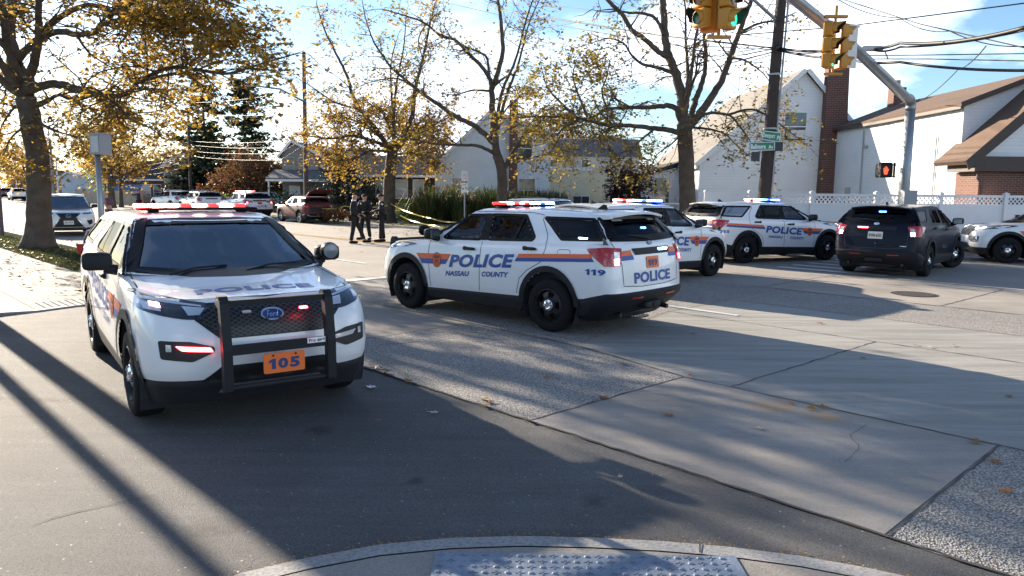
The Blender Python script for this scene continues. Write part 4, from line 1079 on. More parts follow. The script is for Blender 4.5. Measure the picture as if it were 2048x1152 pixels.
def brick(name, c1, c2, mortar, scale=1.0):
    if name in MATS: return MATS[name]
    m, n, l, b = new_mat(name); b.inputs['Roughness'].default_value = .9
    tc = n.new('ShaderNodeTexCoord'); sp = n.new('ShaderNodeSeparateXYZ'); l.new(tc.outputs['Object'], sp.inputs[0])
    ad = n.new('ShaderNodeMath'); ad.operation = 'ADD'; l.new(sp.outputs[0], ad.inputs[0]); l.new(sp.outputs[1], ad.inputs[1])
    cb = n.new('ShaderNodeCombineXYZ'); l.new(ad.outputs[0], cb.inputs[0]); l.new(sp.outputs[2], cb.inputs[1])
    t = n.new('ShaderNodeTexBrick'); t.inputs['Scale'].default_value = scale; t.inputs['Brick Width'].default_value = .22; t.inputs['Row Height'].default_value = .075; t.inputs['Mortar Size'].default_value = .008
    t.inputs['Color1'].default_value = (*c1, 1); t.inputs['Color2'].default_value = (*c2, 1); t.inputs['Mortar'].default_value = (*mortar, 1)
    l.new(cb.outputs[0], t.inputs[0]); l.new(t.outputs[0], b.inputs['Base Color'])
    bp = n.new('ShaderNodeBump'); bp.inputs['Strength'].default_value = .5; bp.inputs['Distance'].default_value = .02; bp.invert = True; l.new(t.outputs['Fac'], bp.inputs['Height']); l.new(bp.outputs[0], b.inputs['Normal'])
    MATS[name] = m; return m
def shingle(name, col): return mat(name, col, .9, var=.28, vscale=5, bump=.5, bscale=30)
W_SID = siding('white_siding', (.80, .82, .85)); C_SID = siding('cream_siding', (.72, .68, .50)); B_SID = siding('pale_blue_siding', (.55, .62, .68)); W_TRIM = mat('white_trim', (.74, .74, .74), .5, var=.04)
BR_RED = brick('red_brick', (.15, .055, .04), (.10, .04, .032), (.20, .17, .15)); BR_DARK = brick('dark_brick', (.07, .035, .028), (.045, .025, .02), (.09, .08, .07)); BR_OR = brick('orange_brick', (.36, .18, .11), (.28, .13, .08), (.36, .30, .25))
R_TAN = shingle('tan_shingles', (.16, .148, .13)); R_BRN = shingle('brown_shingles', (.115, .072, .050)); R_DRK = shingle('dark_shingles', (.035, .036, .042)); R_GRY = shingle('grey_shingles', (.13, .13, .135))
BRN_T = mat('brown_trim', (.055, .038, .032), .6); PANE = mat('window_pane', (.045, .055, .065), .06, .1, var=.5, vscale=1.5, coat=1.0); PANE_L = mat('curtained_pane', (.42, .44, .44), .25, var=.35, vscale=2.5, coat=1.0)
def window(par, c, w, h, axis='F', frame=None, pane=None, split=True, proud=.03, name='window'):
    """window in a wall; axis F faces local -y, L faces local -x, R faces +x"""
    f, p = MB(), MB(); t = .06
    def box(mb, x, z, sx, sz, d, e):
        C_ = {'F': (c[0] + x, c[1] - d, c[2] + z), 'L': (c[0] - d, c[1] + x, c[2] + z), 'R': (c[0] + d, c[1] + x, c[2] + z)}[axis]
        mb.box(C_, (sx, e, sz) if axis == 'F' else (e, sx, sz))
    box(f, -w / 2 - t / 2, 0, t, h + 2 * t, proud / 2, proud); box(f, w / 2 + t / 2, 0, t, h + 2 * t, proud / 2, proud); box(f, 0, h / 2 + t / 2, w, t, proud / 2, proud); box(f, 0, -h / 2 - t / 2, w + .1, t, proud * .8, proud * 1.6)
    if split: box(f, 0, 0, w, .045, proud * .45, proud * .7)
    fo = f.build(name, frame or W_TRIM, par)
    box(p, 0, 0, w, h, .006, .008); p.build('pane', pane or PANE, fo)
    return fo
def gable(par, x0, x1, y0, y1, eL, eR, rx, rz, wall, roof, trim, over=.25, base=0.0):
    """walls and roof of a house whose gable looks along -y"""
    m = MB(); pts = [(x0, base), (x1, base), (x1, eR), (rx, rz), (x0, eL)]
    m.prism([(x, y0, z) for x, z in pts], (0, y1 - y0, 0)); w = m.build('wall', wall, par)
    th = .14
    for sx, xe, ze in ((-1, x0, eL), (1, x1, eR)):
        d = Vector((xe - rx, 0, ze - rz)).normalized(); k = over / max(.2, abs(d.x)); 
        A = Vector((rx, y0 - over, rz + .01)); B_ = Vector((xe, y0 - over, ze + .01)) + d * over * 1.1
        n_ = Vector((-d.z, 0, d.x)) if sx < 0 else Vector((d.z, 0, -d.x))
        if n_.z < 0: n_ = -n_
        m = MB(); m.prism([A + n_ * .02, B_ + n_ * .02, B_ + n_ * th, A + n_ * th], (0, y1 - y0 + 2 * over, 0)); r = m.build('roof', roof, par)
        m = MB(); m.prism([A - Vector((0, .022, .04)), B_ - Vector((0, .022, .04)), B_ - Vector((0, .022, 0)) + n_ * (th + .015), A - Vector((0, .022, 0)) + n_ * (th + .015)], (0, .02, 0)); m.build('rake_board', trim, r)
        m = MB(); m.box((B_.x - sx * .02, (y0 + y1) / 2, B_.z - .02), (.10, y1 - y0 + 2 * over - .05, .12)); m.build('gutter', trim, r)
    return w
def house(label, cat='house', name='house', loc=(0, 0, .1), grp=None): return thing(name, label, cat, loc, 0, grp)
# white cape with the tall brick chimney
h = house('white cape house with steep tan shingle roof and tall dark red brick chimney', loc=(9.82, 40, .08)); h.scale = (1.23, 1.23, 1.23)
gable(h, 0, 7.8, 0, 11, 2.78, 2.86, 4.3, 6.62, W_SID, R_TAN, W_TRIM, .22)
m = MB(); m.prism([(5.05, -.42, 0), (6.13, -.42, 0), (5.98, -.42, 6.9), (5.12, -.42, 6.9)], (0, .415, 0)); m.box((5.55, -.2, 7.02), (.96, .62, .22)); m.box((5.55, -.2, 7.2), (.82, .5, .14)); m.build('chimney', BR_RED, h)
for cx, cz, ww, hh in ((3.0, 1.5, .75, 1.25), (6.75, 1.25, .95, 1.15), (4.0, 4.35, .9, 1.15)):
    window(h, (cx, -.002, cz), ww, hh, pane=PANE_L if cz < 2 else PANE)
m = MB(); m.box((4.0, -.20, 4.0), (.62, .36, .36)); m.build('window_air_conditioner', mat('ac_white', (.6, .6, .58), .6), h)
m = MB(); m.tube([(6.0 + 1.45, -.06, .2), (7.45, -.06, 3.0)], .035, 8); m.build('downspout', mat('grey_metal', (.36, .37, .39), .4, .6), h)
m = MB(); m.box((6.95, -.10, 2.35), (.34, .16, .10)); m.build('wall_lamp', MATS['grey_metal'], h)
m = MB(); m.prism([(-1.7, 3.5, 0), (-.05, 3.5, 0), (-.05, 3.5, 2.75), (-1.7, 3.5, 2.3)], (0, 4.5, 0)); m.build('side_porch', W_SID, h)
m = MB(); m.prism([(-2.0, 3.2, 2.2), (0.1, 3.2, 2.92), (.1, 3.2, 3.04), (-2.0, 3.2, 2.34)], (0, 5.1, 0)); m.build('porch_roof', R_DRK, h)
window(h, (-1.702, 5.2, 1.3), 1.1, 1.4, 'L'); window(h, (-.9, 3.498, 1.25), .7, 1.9)
m = MB()
for i in range(6): m.tube([(-1.2 + i * .24, 1.6, 0), (-1.2 + i * .24, 1.6, 1.0)], .025, 6)
m.box((-.6, 1.6, 1.02), (1.3, .06, .06)); m.build('porch_railing', W_TRIM, h)
# brown roofed house on the right
h = house('tall white house with brown gable roof and brick ground floor at the right edge', loc=(16.75, 28.5, .08))
gable(h, 0, 5.7, 0, 11, 5.2, 5.2, 2.85, 6.32, W_SID, R_BRN, BRN_T, .2)
m = MB(); m.box((2.75, 10.6, 6.7), (.62, .62, 1.1)); m.build('chimney', BR_RED, h); m = MB(); m.lathe([(.13, 7.25), (.13, 7.62), (.10, 7.62)], (2.75, 10.6, 0), seg=12); m.build('chimney_pot', mat('terracotta', (.45, .26, .18), .8), h)
window(h, (-.002, 4.6, 4.3), .75, 1.3, 'L', pane=PANE_L); window(h, (-.002, 9.3, 1.6), .7, 1.2, 'L', pane=PANE_L)
for yy, z1 in ((1.6, 4.2), (7.9, 4.9)):
    m = MB(); m.tube([(-.05, yy, .2), (-.05, yy, z1)], .03, 6); m.build('conduit', MATS['grey_metal'], h)
m = MB(); m.box((-.08, 7.6, 4.1), (.16, .3, .12)); m.build('wall_lamp', MATS['grey_metal'], h)
m = MB(); m.box((2.9, -.72, 1.35), (6.0, 1.42, 2.7)); m.build('brick_front', BR_RED, h)
m = MB(); m.box((2.75, -.85, 2.98), (6.4, 1.72, .52)); m.build('fascia', BRN_T, h)
m = MB(); m.prism([(-.1, -1.43, 3.25), (5.6, -1.43, 3.25), (2.75, -1.43, 6.1)], (0, 1.42, 0)); m.build('front_gable', W_SID, h)
for sx in (-1, 1):
    A, B_ = Vector((2.75, -1.75, 6.12)), Vector((2.75 + sx * 3.45, -1.75, 2.95)); nn = Vector((sx * .68, 0, .73))
    m = MB(); m.prism([A, B_, B_ + nn * .16, A + nn * .16], (0, 2.1, 0)); m.build('front_roof', R_BRN, h)
    m = MB(); m.prism([A + Vector((0, -.03, -.26)), B_ + Vector((0, -.03, -.20)), B_ + Vector((0, -.03, 0)) + nn * .18, A + Vector((0, -.03, 0)) + nn * .18], (0, .028, 0)); m.build('rake_board', BRN_T, h)
window(h, (2.2, -1.432, 1.5), 1.1, 1.35, split=False); window(h, (3.5, -1.432, 1.5), 1.1, 1.35, split=False)
m = MB(); m.box((1.75, -1.45, 4.25), (.34, .04, 1.1)); m.build('shutter', BRN_T, h); window(h, (2.4, -1.434, 4.25), .8, 1.0)
m = MB(); m.tube([(-.2, -1.5, 2.9), (-.2, -1.5, 2.5), (.02, -1.47, 2.2), (.02, -1.47, .1)], .045, 8); m.build('downspout', BRN_T, h)
# pale house behind the hedge
h = house('bluish white two storey gabled house behind the tall hedge, two plain windows', loc=(-4.75, 46, .1))
gable(h, 0, 7.0, 0, 9, 3.2, 5.3, 3.4, 6.5, siding('bluewhite_siding', (.72, .78, .84), .14), R_GRY, W_TRIM, .2)
for cx, cz in ((1.5, 1.9), (5.6, 1.9), (5.4, 4.4)): window(h, (cx, -.002, cz), .95, 1.35)
m = MB(); m.box((4.75, -.2, 3.6), (.5, .4, 7.2)); m.build('chimney', BR_RED, h)
# cream house
h = house('cream sided low house with grey upper storey between the pale house and the cape', loc=(2.7, 54, .1))
gable(h, 0, 2.9, 0, 8, 3.35, 3.35, 1.45, 3.36, C_SID, R_GRY, W_TRIM, .05)
m = MB(); m.box((2.6, 4, 2.2), (8, 4, 4.4)); m.build('upper_storey', siding('beige_siding', (.60, .58, .52)), h); m = MB(); m.prism([(-1.6, 1.9, 4.4), (6.8, 1.9, 4.4), (6.8, 4, 5.8), (-1.6, 4, 5.8)], (0, .2, .05)); m.build('upper_roof', R_GRY, h)
m = MB(); m.box((4.1, 1.2, 1.6), (2.3, 1.5, 3.2)); m.build('side_wing', C_SID, h)
for cx, w_ in ((1.0, .5), (1.9, .55), (2.5, .5)): window(h, (cx, -.002, 1.0), w_, 1.0)
window(h, (4.6, .448, 1.1), .6, 1.2)
for cx in (.3, 2.6): window(h, (cx, 1.998, 3.9), .5, .5, split=False)
# dark brick ranch behind the officers
h = house('low dark brick house with black roof and white framed windows, behind the officers', loc=(-11.8, 50, .1))
m = MB(); m.box((3.4, 3, 1.4), (7.0, 6, 2.8)); m.build('wall', BR_DARK, h)
m = MB(); m.prism([(-.4, -.4, 2.75), (-.4, 6.4, 2.75), (-.4, 3, 4.2)], (7.7, 0, 0)); m.build('roof', R_DRK, h); m = MB(); m.box((3.45, -.42, 2.74), (7.7, .05, .16)); m.build('fascia', W_TRIM, h)
for cx, w_ in ((3.0, .5), (4.15, 1.3), (5.55, .65), (1.2, 1.0)): window(h, (cx, -.002, 1.9), w_, 1.15, pane=PANE_L)
m = MB(); m.box((3.6, -.25, .5), (2.6, .5, 1.0)); m.build('white_planter', mat('pale_stone', (.5, .52, .54), .7), h)
# stone house with porch
h = house('narrow two storey stone and white house with a low porch roof, behind the brown crossover', loc=(-18.9, 62, .1))
gable(h, 0, 3.0, 0, 7, 4.6, 4.6, .9, 5.6, brick('stone_wall', (.30, .27, .24), (.24, .21, .19), (.34, .32, .3), .6), R_GRY, W_TRIM, .3)
m = MB(); m.box((4.6, 3.4, 2.1), (3.2, 6, 4.2)); m.build('white_wing', W_SID, h); m = MB(); m.prism([(2.8, -.2, 4.2), (2.8, 7, 4.2), (2.8, 3.4, 5.4)], (3.8, 0, 0)); m.build('wing_roof', R_GRY, h)
for cx in (.7, 1.7): window(h, (cx, -.002, 3.7), .55, 1.3, frame=mat('stone_frame', (.45, .40, .35), .7))
m = MB(); m.prism([(-.6, -2.4, 2.55), (6.4, -2.4, 2.55), (6.4, 0, 3.25), (-.6, 0, 3.25)], (0, 0, .14)); m.build('porch_roof', R_GRY, h); m = MB(); m.box((2.9, -2.42, 2.5), (7.0, .06, .18)); m.build('porch_fascia', W_TRIM, h)
for cx in (-.4, 6.2): m = MB(); m.tube([(cx, -2.3, 0), (cx, -2.3, 2.5)], .07, 8); m.build('porch_post', W_TRIM, h)
m = MB(); m.box((1.0, -.03, 1.1), (.9, .06, 2.0)); m.build('door', W_TRIM, h); m = MB(); m.box((3.6, -.02, 1.2), (3.5, .05, 2.4)); m.build('porch_wall', mat('grey_render', (.22, .22, .23), .9), h)
# brick houses down the avenue
h = house('red brick house with black hipped roof and pale porch windows, far left', loc=(-46, 86, .1))
m = MB(); m.box((3.4, 4, 1.35), (6.8, 8, 2.7)); m.build('wall', BR_RED, h); m = MB(); m.add([(-.4, -.4, 2.7), (7.2, -.4, 2.7), (7.2, 8.4, 2.7), (-.4, 8.4, 2.7), (1.6, 4, 5.0), (5.2, 4, 5.0)], [(0, 1, 5, 4), (1, 2, 5), (2, 3, 4, 5), (3, 0, 4), (0, 3, 2, 1)]); m.build('roof', R_DRK, h)
m = MB(); m.box((3.4, -.42, 2.68), (7.6, .06, .2)); m.build('fascia', W_TRIM, h)
window(h, (4.2, -.002, 1.5), 1.0, 1.3, pane=PANE_L); window(h, (5.5, -.002, 1.3), .8, 1.7)
m = MB()
for i in range(12): m.box((3.2 + i * .28, -1.2, .55), (.05, .05, .9))
m.box((4.75, -1.2, 1.02), (3.4, .07, .06)); m.build('porch_railing', mat('iron', (.03, .03, .03), .6), h)
h = house('orange brick house with tall windows beside the leaning pole and the pines', loc=(-37, 80, .1))
m = MB(); m.box((2.9, 4, 2.0), (5.8, 8, 4.0)); m.build('wall', BR_OR, h); m = MB(); m.prism([(-.3, -.3, 4.0), (6.1, -.3, 4.0), (6.1, 4, 5.6), (-.3, 4, 5.6)], (0, 8, .1)); m.build('roof', R_GRY, h)
window(h, (.55, -.002, 2.9), .7, 1.0); window(h, (1.9, -.002, 2.8), 1.1, .7, pane=PANE_L)
h = house('pale blue sided house with a grey gable roof behind the picket fence', loc=(-58, 97, .1))
gable(h, 0, 4.0, 0, 8, 2.9, 2.9, 1.0, 3.6, B_SID, R_DRK, W_TRIM, .25); window(h, (2.9, -.002, 1.2), .5, .9)
h = house('small blue shed roof behind the picket fence beside the street tree', 'shed', 'shed', (-42.5, 80.5, .1))
m = MB(); m.box((1.2, 1, .75), (2.4, 2, 1.5)); m.build('wall', B_SID, h); m = MB(); m.prism([(-.2, -.2, 1.5), (2.6, -.2, 1.5), (2.6, 1, 2.1), (-.2, 1, 2.1)], (0, .1, .05)); m.build('roof', mat('blue_roof', (.10, .20, .34), .6), h)
h = house('far brick block with a row of small dark windows at the left edge', 'building', 'building', (-112, 165, .1))
m = MB(); m.box((6, 4, 2.6), (9, 8, 5.2)); m.build('wall', brick('far_brick', (.20, .12, .10), (.16, .10, .08), (.22, .2, .18)), h); m = MB(); m.box((6, 4, 5.3), (9.4, 8.4, .25)); m.build('roof', R_GRY, h)
for k in range(7): window(h, (2.2 + k * 1.15, -.002, 3.7), .55, 1.2)
m = MB(); m.box((8, -.4, 2.1), (4.5, .8, .5)); m.build('awning', mat('awning_dark', (.05, .055, .06), .8), h)
h = house('far white house with dark roof left of the brick block', loc=(-122, 160, .1)); gable(h, 0, 6.5, 0, 8, 3.6, 3.6, 3.2, 5.4, W_SID, R_DRK, W_TRIM, .25); window(h, (4.6, -.002, 2.0), .9, 1.2)
h = house('far pale house seen beneath the trees beyond the white car at the left', loc=(-86, 150, .1)); gable(h, 0, 9, 0, 8, 3.4, 3.4, 4.5, 5.4, C_SID, R_GRY, W_TRIM, .25); window(h, (3, -.002, 2.0), .9, 1.2)
# white vinyl fence with lattice top
VIN = mat('white_vinyl', (.72, .72, .74), .4, var=.04, vscale=1.5)
f = thing('vinyl_fence', 'white vinyl privacy fence with lattice top and capped posts behind the parked police cars', 'fence', (6.85, 26.75, .1))
px_ = [0, 1.55, 3.72, 5.98, 8.22, 10.48, 12.72, 14.98, 17.2]
for i, x in enumerate(px_):
    y = -.02 * x
    m = MB(); m.box((x, y, .94), (.13, .13, 1.88)); m.build('post', VIN, f)
    m = MB(); m.add([(x - .085, y - .085, 1.88), (x + .085, y - .085, 1.88), (x + .085, y + .085, 1.88), (x - .085, y + .085, 1.88), (x - .085, y - .085, 1.92), (x + .085, y - .085, 1.92), (x + .085, y + .085, 1.92), (x - .085, y + .085, 1.92), (x, y, 1.98)], [(0, 1, 5, 4), (1, 2, 6, 5), (2, 3, 7, 6), (3, 0, 4, 7), (4, 5, 8), (5, 6, 8), (6, 7, 8), (7, 4, 8), (0, 3, 2, 1)]); m.build('post_cap', VIN, f)
for a, b in zip(px_, px_[1:]):
    L_ = b - a - .134; c = (a + b) / 2; y = -.02 * c; m = MB()
    m.box((c, y, .78), (L_, .03, 1.42)); m.box((c, y, 1.50), (L_, .055, .09)); m.box((c, y, 1.82), (L_, .055, .09)); m.box((c, y, .08), (L_, .055, .12))
    k = int(L_ / .15)
    for i in range(1, k): m.box((a + .067 + i * L_ / k, y - .016, .78), (.012, .006, 1.34))
    m.build('panel', VIN, f)
    m = MB(); z0, z1 = 1.545, 1.775; hgt = z1 - z0; st = .15
    for sl in (1, -1):
        x = a + .067 - hgt
        while x < b - .067:
            p0_, p1_ = (x, z0), (x + hgt, z1)
            if sl < 0: p0_, p1_ = (x, z1), (x + hgt, z0)
            xa, xb = max(p0_[0], a + .067), min(p1_[0], b - .067)
            if xb > xa + .01:
                za = p0_[1] + (p1_[1] - p0_[1]) * (xa - x) / hgt; zb = p0_[1] + (p1_[1] - p0_[1]) * (xb - x) / hgt; d = .026
                m.prism([(xa, y - .008 * sl, za - d), (xb, y - .008 * sl, zb - d), (xb, y - .008 * sl, zb + d), (xa, y - .008 * sl, za + d)], (0, .006, 0))
            x += st
    m.build('lattice', VIN, f)
# wooden fences on the far side, left
WOOD = mat('weathered_wood', (.36, .31, .25), .9, var=.3, vscale=3, bump=.3, bscale=20); WOODD = mat('dark_stained_wood', (.13, .10, .095), .9, var=.3, vscale=3)
def picket_fence(label, A, B_, h, m_, step=.32, name='wooden_fence'):
    A, B_ = Vector(A), Vector(B_); d = B_ - A; L_ = d.length; a = math.atan2(d.y, d.x)
    t = thing(name, label, 'fence', A, a)
    n = int(L_ / 2.4) + 1; m = MB()
    for i in range(int(L_ / step)): 
        x = (i + .5) * step; hh = h * random.uniform(.97, 1.02); w = step * .80
        m.prism([(x - w / 2, 0, .05), (x + w / 2, 0, .05), (x + w / 2, 0, hh - .08), (x, 0, hh), (x - w / 2, 0, hh - .08)], (0, .025, 0))
    m.box((L_ / 2, .05, h * .3), (L_, .05, .1)); m.box((L_ / 2, .05, h * .8), (L_, .05, .1)); m.build('boards', m_, t)
    for i in range(n):
        m = MB(); m.box((i * L_ / n + .05, .08, h / 2 + .05), (.13, .13, h + .1)); m.build('post', m_, t)
    return t
picket_fence('weathered tan picket fence behind the white car with the spindle grille', at(150, 412, 88) * Vector((1, 1, 0)) if 0 else (-50.5, 87, .1), (-36.9, 74, .1), 1.45, WOOD, .42)
picket_fence('dark stained low wooden fence behind the far parked police cars', (-35.8, 73, .1), (-22.5, 62.5, .1), 1.05, WOODD, .3)
# ---------------------------------------------------------------- trees and plants
def leaf_mat(name, cols, trans=.45):
    m = bpy.data.materials.new(name); m.use_nodes = True; n, l = m.node_tree.nodes, m.node_tree.links; n.clear()
    o = n.new('ShaderNodeOutputMaterial'); d = n.new('ShaderNodeBsdfPrincipled'); t = n.new('ShaderNodeBsdfTranslucent'); x = n.new('ShaderNodeMixShader'); g = n.new('ShaderNodeNewGeometry'); r = n.new('ShaderNodeValToRGB')
    e = r.color_ramp.elements
    while len(e) < len(cols): e.new(.5)
    for q, (p, c) in zip(e, cols): q.position = p; q.color = (*c, 1)
    l.new(g.outputs['Random Per Island'], r.inputs[0]); l.new(r.outputs[0], d.inputs['Base Color']); l.new(r.outputs[0], t.inputs[0])
    d.inputs['Roughness'].default_value = .55; d.inputs['Specular IOR Level'].default_value = .3
    x.inputs[0].default_value = trans; l.new(d.outputs[0], x.inputs[1]); l.new(t.outputs[0], x.inputs[2]); l.new(x.outputs[0], o.inputs[0])
    return m
LM_gold = leaf_mat('golden_leaves', [(0, (.17, .11, .02)), (.28, (.37, .235, .04)), (.55, (.52, .32, .055)), (.72, (.26, .21, .045)), (.88, (.34, .16, .05)), (1, (.18, .11, .045))], .62)
LM_olive = leaf_mat('olive_leaves', [(0, (.09, .075, .016)), (.35, (.22, .165, .035)), (.62, (.36, .24, .045)), (.9, (.17, .17, .035)), (1, (.28, .11, .028))], .55)
LM_brown = leaf_mat('brown_leaves', [(0, (.12, .075, .03)), (.4, (.24, .15, .05)), (.8, (.34, .22, .06)), (1, (.16, .10, .07))], .4)
LM_red = leaf_mat('red_leaves', [(0, (.13, .035, .02)), (.4, (.28, .07, .03)), (.7, (.16, .10, .03)), (1, (.10, .10, .03))], .4)
LM_rust = leaf_mat('rust_leaves', [(0, (.14, .06, .03)), (.5, (.22, .11, .05)), (.8, (.12, .11, .04)), (1, (.30, .06, .03))], .4)
LM_green = leaf_mat('green_leaves', [(0, (.03, .055, .012)), (.5, (.06, .10, .022)), (1, (.11, .14, .03))], .35)
LM_lime = leaf_mat('lime_leaves', [(0, (.12, .20, .02)), (.5, (.24, .32, .04)), (1, (.34, .34, .06))], .4)
LM_pine = leaf_mat('pine_needles', [(0, (.022, .034, .020)), (.5, (.045, .064, .036)), (1, (.075, .098, .058))], .22)
LM_spruce = leaf_mat('spruce_needles', [(0, (.02, .035, .035)), (.5, (.045, .065, .065)), (1, (.08, .11, .11))], .1)
BARK = mat('mottled_bark', (.10, .080, .064), .92, var=.7, vscale=3.5, bump=1.0, bscale=22, spec=.2); BARK_P = mat('pine_bark', (.05, .04, .033), .95, var=.4, vscale=3, bump=.6, bscale=14)
class Wood:
    def __init__(s, seed): s.rnd = random.Random(seed); s.b = MB(); s.lv = []; s.lf = 0
    def leaf(s, p, size):
        R_ = s.rnd
        a, b_, c = R_.uniform(0, 6.283), R_.uniform(-1.1, 1.1), R_.uniform(0, 6.283)
        s.lv.append((p.x, p.y, p.z, a, b_, c, size * R_.uniform(.65, 1.25)))
    def twig(s, p, d, ln, r0, depth, leaves, size, hang=.25):
        R_ = s.rnd; n = 4; pts = [p]; q = p.copy(); dd = d.normalized()
        for i in range(n):
            dd = (dd + Vector((R_.gauss(0, .22), R_.gauss(0, .22), R_.gauss(0, .18) + (.10 if depth > 1 else -.04)))).normalized()
            q = q + dd * ln / n; pts.append(q)
        s.b.tube(pts, [r0 * (1 - .75 * i / n) for i in range(n + 1)], 4 if r0 > .012 else 3, cap=False)
        if depth > 0:
            for k in range(R_.choice((3, 4, 4, 5))):
                i = R_.randint(1, n); sd = Vector((R_.gauss(0, 1), R_.gauss(0, 1), R_.gauss(0, .7))); sd = sd - dd * sd.dot(dd) * .5
                s.twig(pts[i], (dd * .7 + sd.normalized() * .9), ln * R_.uniform(.38, .62), r0 * .5, depth - 1, leaves, size)
        if depth <= 1:
            k = leaves * (.5 if depth else 1.0); k = int(k) + (R_.random() < k % 1)
            for _ in range(k):
                i = R_.randint(1, n); s.leaf(pts[i] + Vector((R_.gauss(0, .12), R_.gauss(0, .12), R_.gauss(-.06, .12))) * (size / .16), size)
    def limb(s, P, r0, r1, dens, leaves, size, start=.25, tl=1.7, depth=1, seg=8):
        """P: points of a limb. twigs sprout along it"""
        R_ = s.rnd; P = [Vector(p) for p in P]; Q = [Vector(p) for p in spline([tuple(p) for p in P], max(6, len(P) * 5))]; n = len(Q)
        rad = [r0 + (r1 - r0) * (i / (n - 1)) ** .8 for i in range(n)]
        for i in range(n): Q[i] += Vector((R_.gauss(0, 1), R_.gauss(0, 1), R_.gauss(0, 1))) * rad[i] * .12
        s.b.tube(Q, rad, seg)
        L_ = sum((b - a).length for a, b in zip(Q, Q[1:])); k = int(L_ * dens)
        for _ in range(k):
            t = start + (1 - start) * R_.random() ** .8; i = min(n - 2, int(t * (n - 1))); d = (Q[i + 1] - Q[i]).normalized()
            sd = Vector((R_.gauss(0, 1), R_.gauss(0, 1), R_.gauss(.15, .75))); sd = (sd - d * sd.dot(d) * .6).normalized()
            ln = tl * R_.uniform(.55, 1.2) * (1.1 - .45 * t)
            s.twig(Q[i], d * .5 + sd, ln, min(.035, rad[i] * .45), depth, leaves, size)
        s.twig(Q[-1], Q[-1] - Q[-2], tl * .8, r1 * .8, depth, leaves, size)
    def crown_mesh(s, name, m):
        A = np.array(s.lv); n = len(A)
        base = np.array([(0, -.5, 0), (.32, -.28, .06), (.55, .10, .14), (.18, .16, .02), (0, .55, -.08), (-.18, .16, .02), (-.55, .10, .14), (-.32, -.28, .06)])
        K = len(base)
        ca, sa, cb, sb, cc, sc = np.cos(A[:, 3]), np.sin(A[:, 3]), np.cos(A[:, 4]), np.sin(A[:, 4]), np.cos(A[:, 5]), np.sin(A[:, 5])
        v = base[None] * A[:, 6][:, None, None]
        x, y, z = v[..., 0], v[..., 1], v[..., 2]
        x, y = x * cc[:, None] - y * sc[:, None], x * sc[:, None] + y * cc[:, None]
        y, z = y * cb[:, None] - z * sb[:, None], y * sb[:, None] + z * cb[:, None]
        x, y = x * ca[:, None] - y * sa[:, None], x * sa[:, None] + y * ca[:, None]
        V = np.stack([x, y, z], -1) + A[:, None, :3]
        f0 = np.array([(0, 1, 3, 7), (7, 3, 5, 7)]);
        F = np.array([(0, 1, 3, 4), (1, 2, 3, 3), (0, 4, 5, 7), (5, 6, 7, 7)])
        me = bpy.data.meshes.new(name); faces = []
        for i in range(n):
            o = i * K; faces += [(o, o + 1, o + 3, o + 4), (o + 1, o + 2, o + 3), (o, o + 4, o + 5, o + 7), (o + 5, o + 6, o + 7)]
        me.from_pydata(V.reshape(-1, 3).tolist(), [], faces); me.materials.append(m); me.update()
        return me
    def finish(s, t, leafm, bark=BARK, inv=None):
        b = s.b.mesh('trunk', bark, True, fix=False)
        link('trunk', b, t)
        if s.lv: link('crown', s.crown_mesh('crown', leafm), t)
        M = Matrix.Translation(-Vector(t.location))
        for o in t.children: o.data.transform(M)
def street_tree(label, Y0, trunk, rt, limbs, leafm, seed, size=.16, extra=(), group='plane trees along the avenue', flare=1.6, dk=1.3, lk=1.9):
    """trunk and limbs follow the photograph; every limb also leads towards or away from the viewer"""
    W_ = Wood(seed); R_ = W_.rnd
    P = [at(x, y, Y0) for x, y in trunk]; P[0].z = .05
    t = thing('plane_tree', label, 'tree', (P[0].x, P[0].y, .05), 0, group)
    Q = [Vector(p) for p in spline([tuple(p) for p in P], 22)]; n = len(Q)
    rad = [rt[0] + (rt[1] - rt[0]) * i / (n - 1) for i in range(n)]
    for i in range(n):
        z = Q[i].z
        if z < 1.0: rad[i] *= 1 + (flare - 1) * max(0, 1 - z / .9) ** 2
        if i: Q[i] += Vector((R_.gauss(0, .007), R_.gauss(0, .007), 0))
    W_.b.tube(Q, rad, 18)
    for L in limbs:
        path, r0, r1, dy = L[:4]; kw = L[4] if len(L) > 4 else {}
        k = len(path); pts = []
        for i, (x, y) in enumerate(path):
            f = i / (k - 1); pts.append(at(x, y, Y0 + dy * f ** 1.2 + (kw.get('y0', 0))))
        W_.limb(pts, r0, r1, kw.get('dens', 2.6) * dk, kw.get('leaves', 3) * lk, kw.get('size', size), kw.get('start', .3), kw.get('tl', 1.7), kw.get('depth', 1))
    top = Q[-1]
    for az, el, ln, r0, kw in extra:
        d = Vector((math.cos(az) * math.cos(el), math.sin(az) * math.cos(el), math.sin(el))); p = top + Vector((0, 0, kw.get('dz', 0)))
        pts = [p]; q = p.copy()
        for i in range(4):
            d = (d + Vector((R_.gauss(0, .15), R_.gauss(0, .15), .08))).normalized(); q = q + d * ln / 4; pts.append(q)
        W_.limb(pts, r0, .02, kw.get('dens', 2.6), kw.get('leaves', 3), size, .25, 1.7)
    W_.finish(t, leafm)
    return t
Z1 = lambda L: [(x / 2.743, y / 2.743) for x, y in L]
Z2 = lambda L: [(560 + x / 2.743, y / 2.743) for x, y in L]
Z3 = lambda L: [(1000 + x / 2.743, y / 2.743) for x, y in L]
D = dict
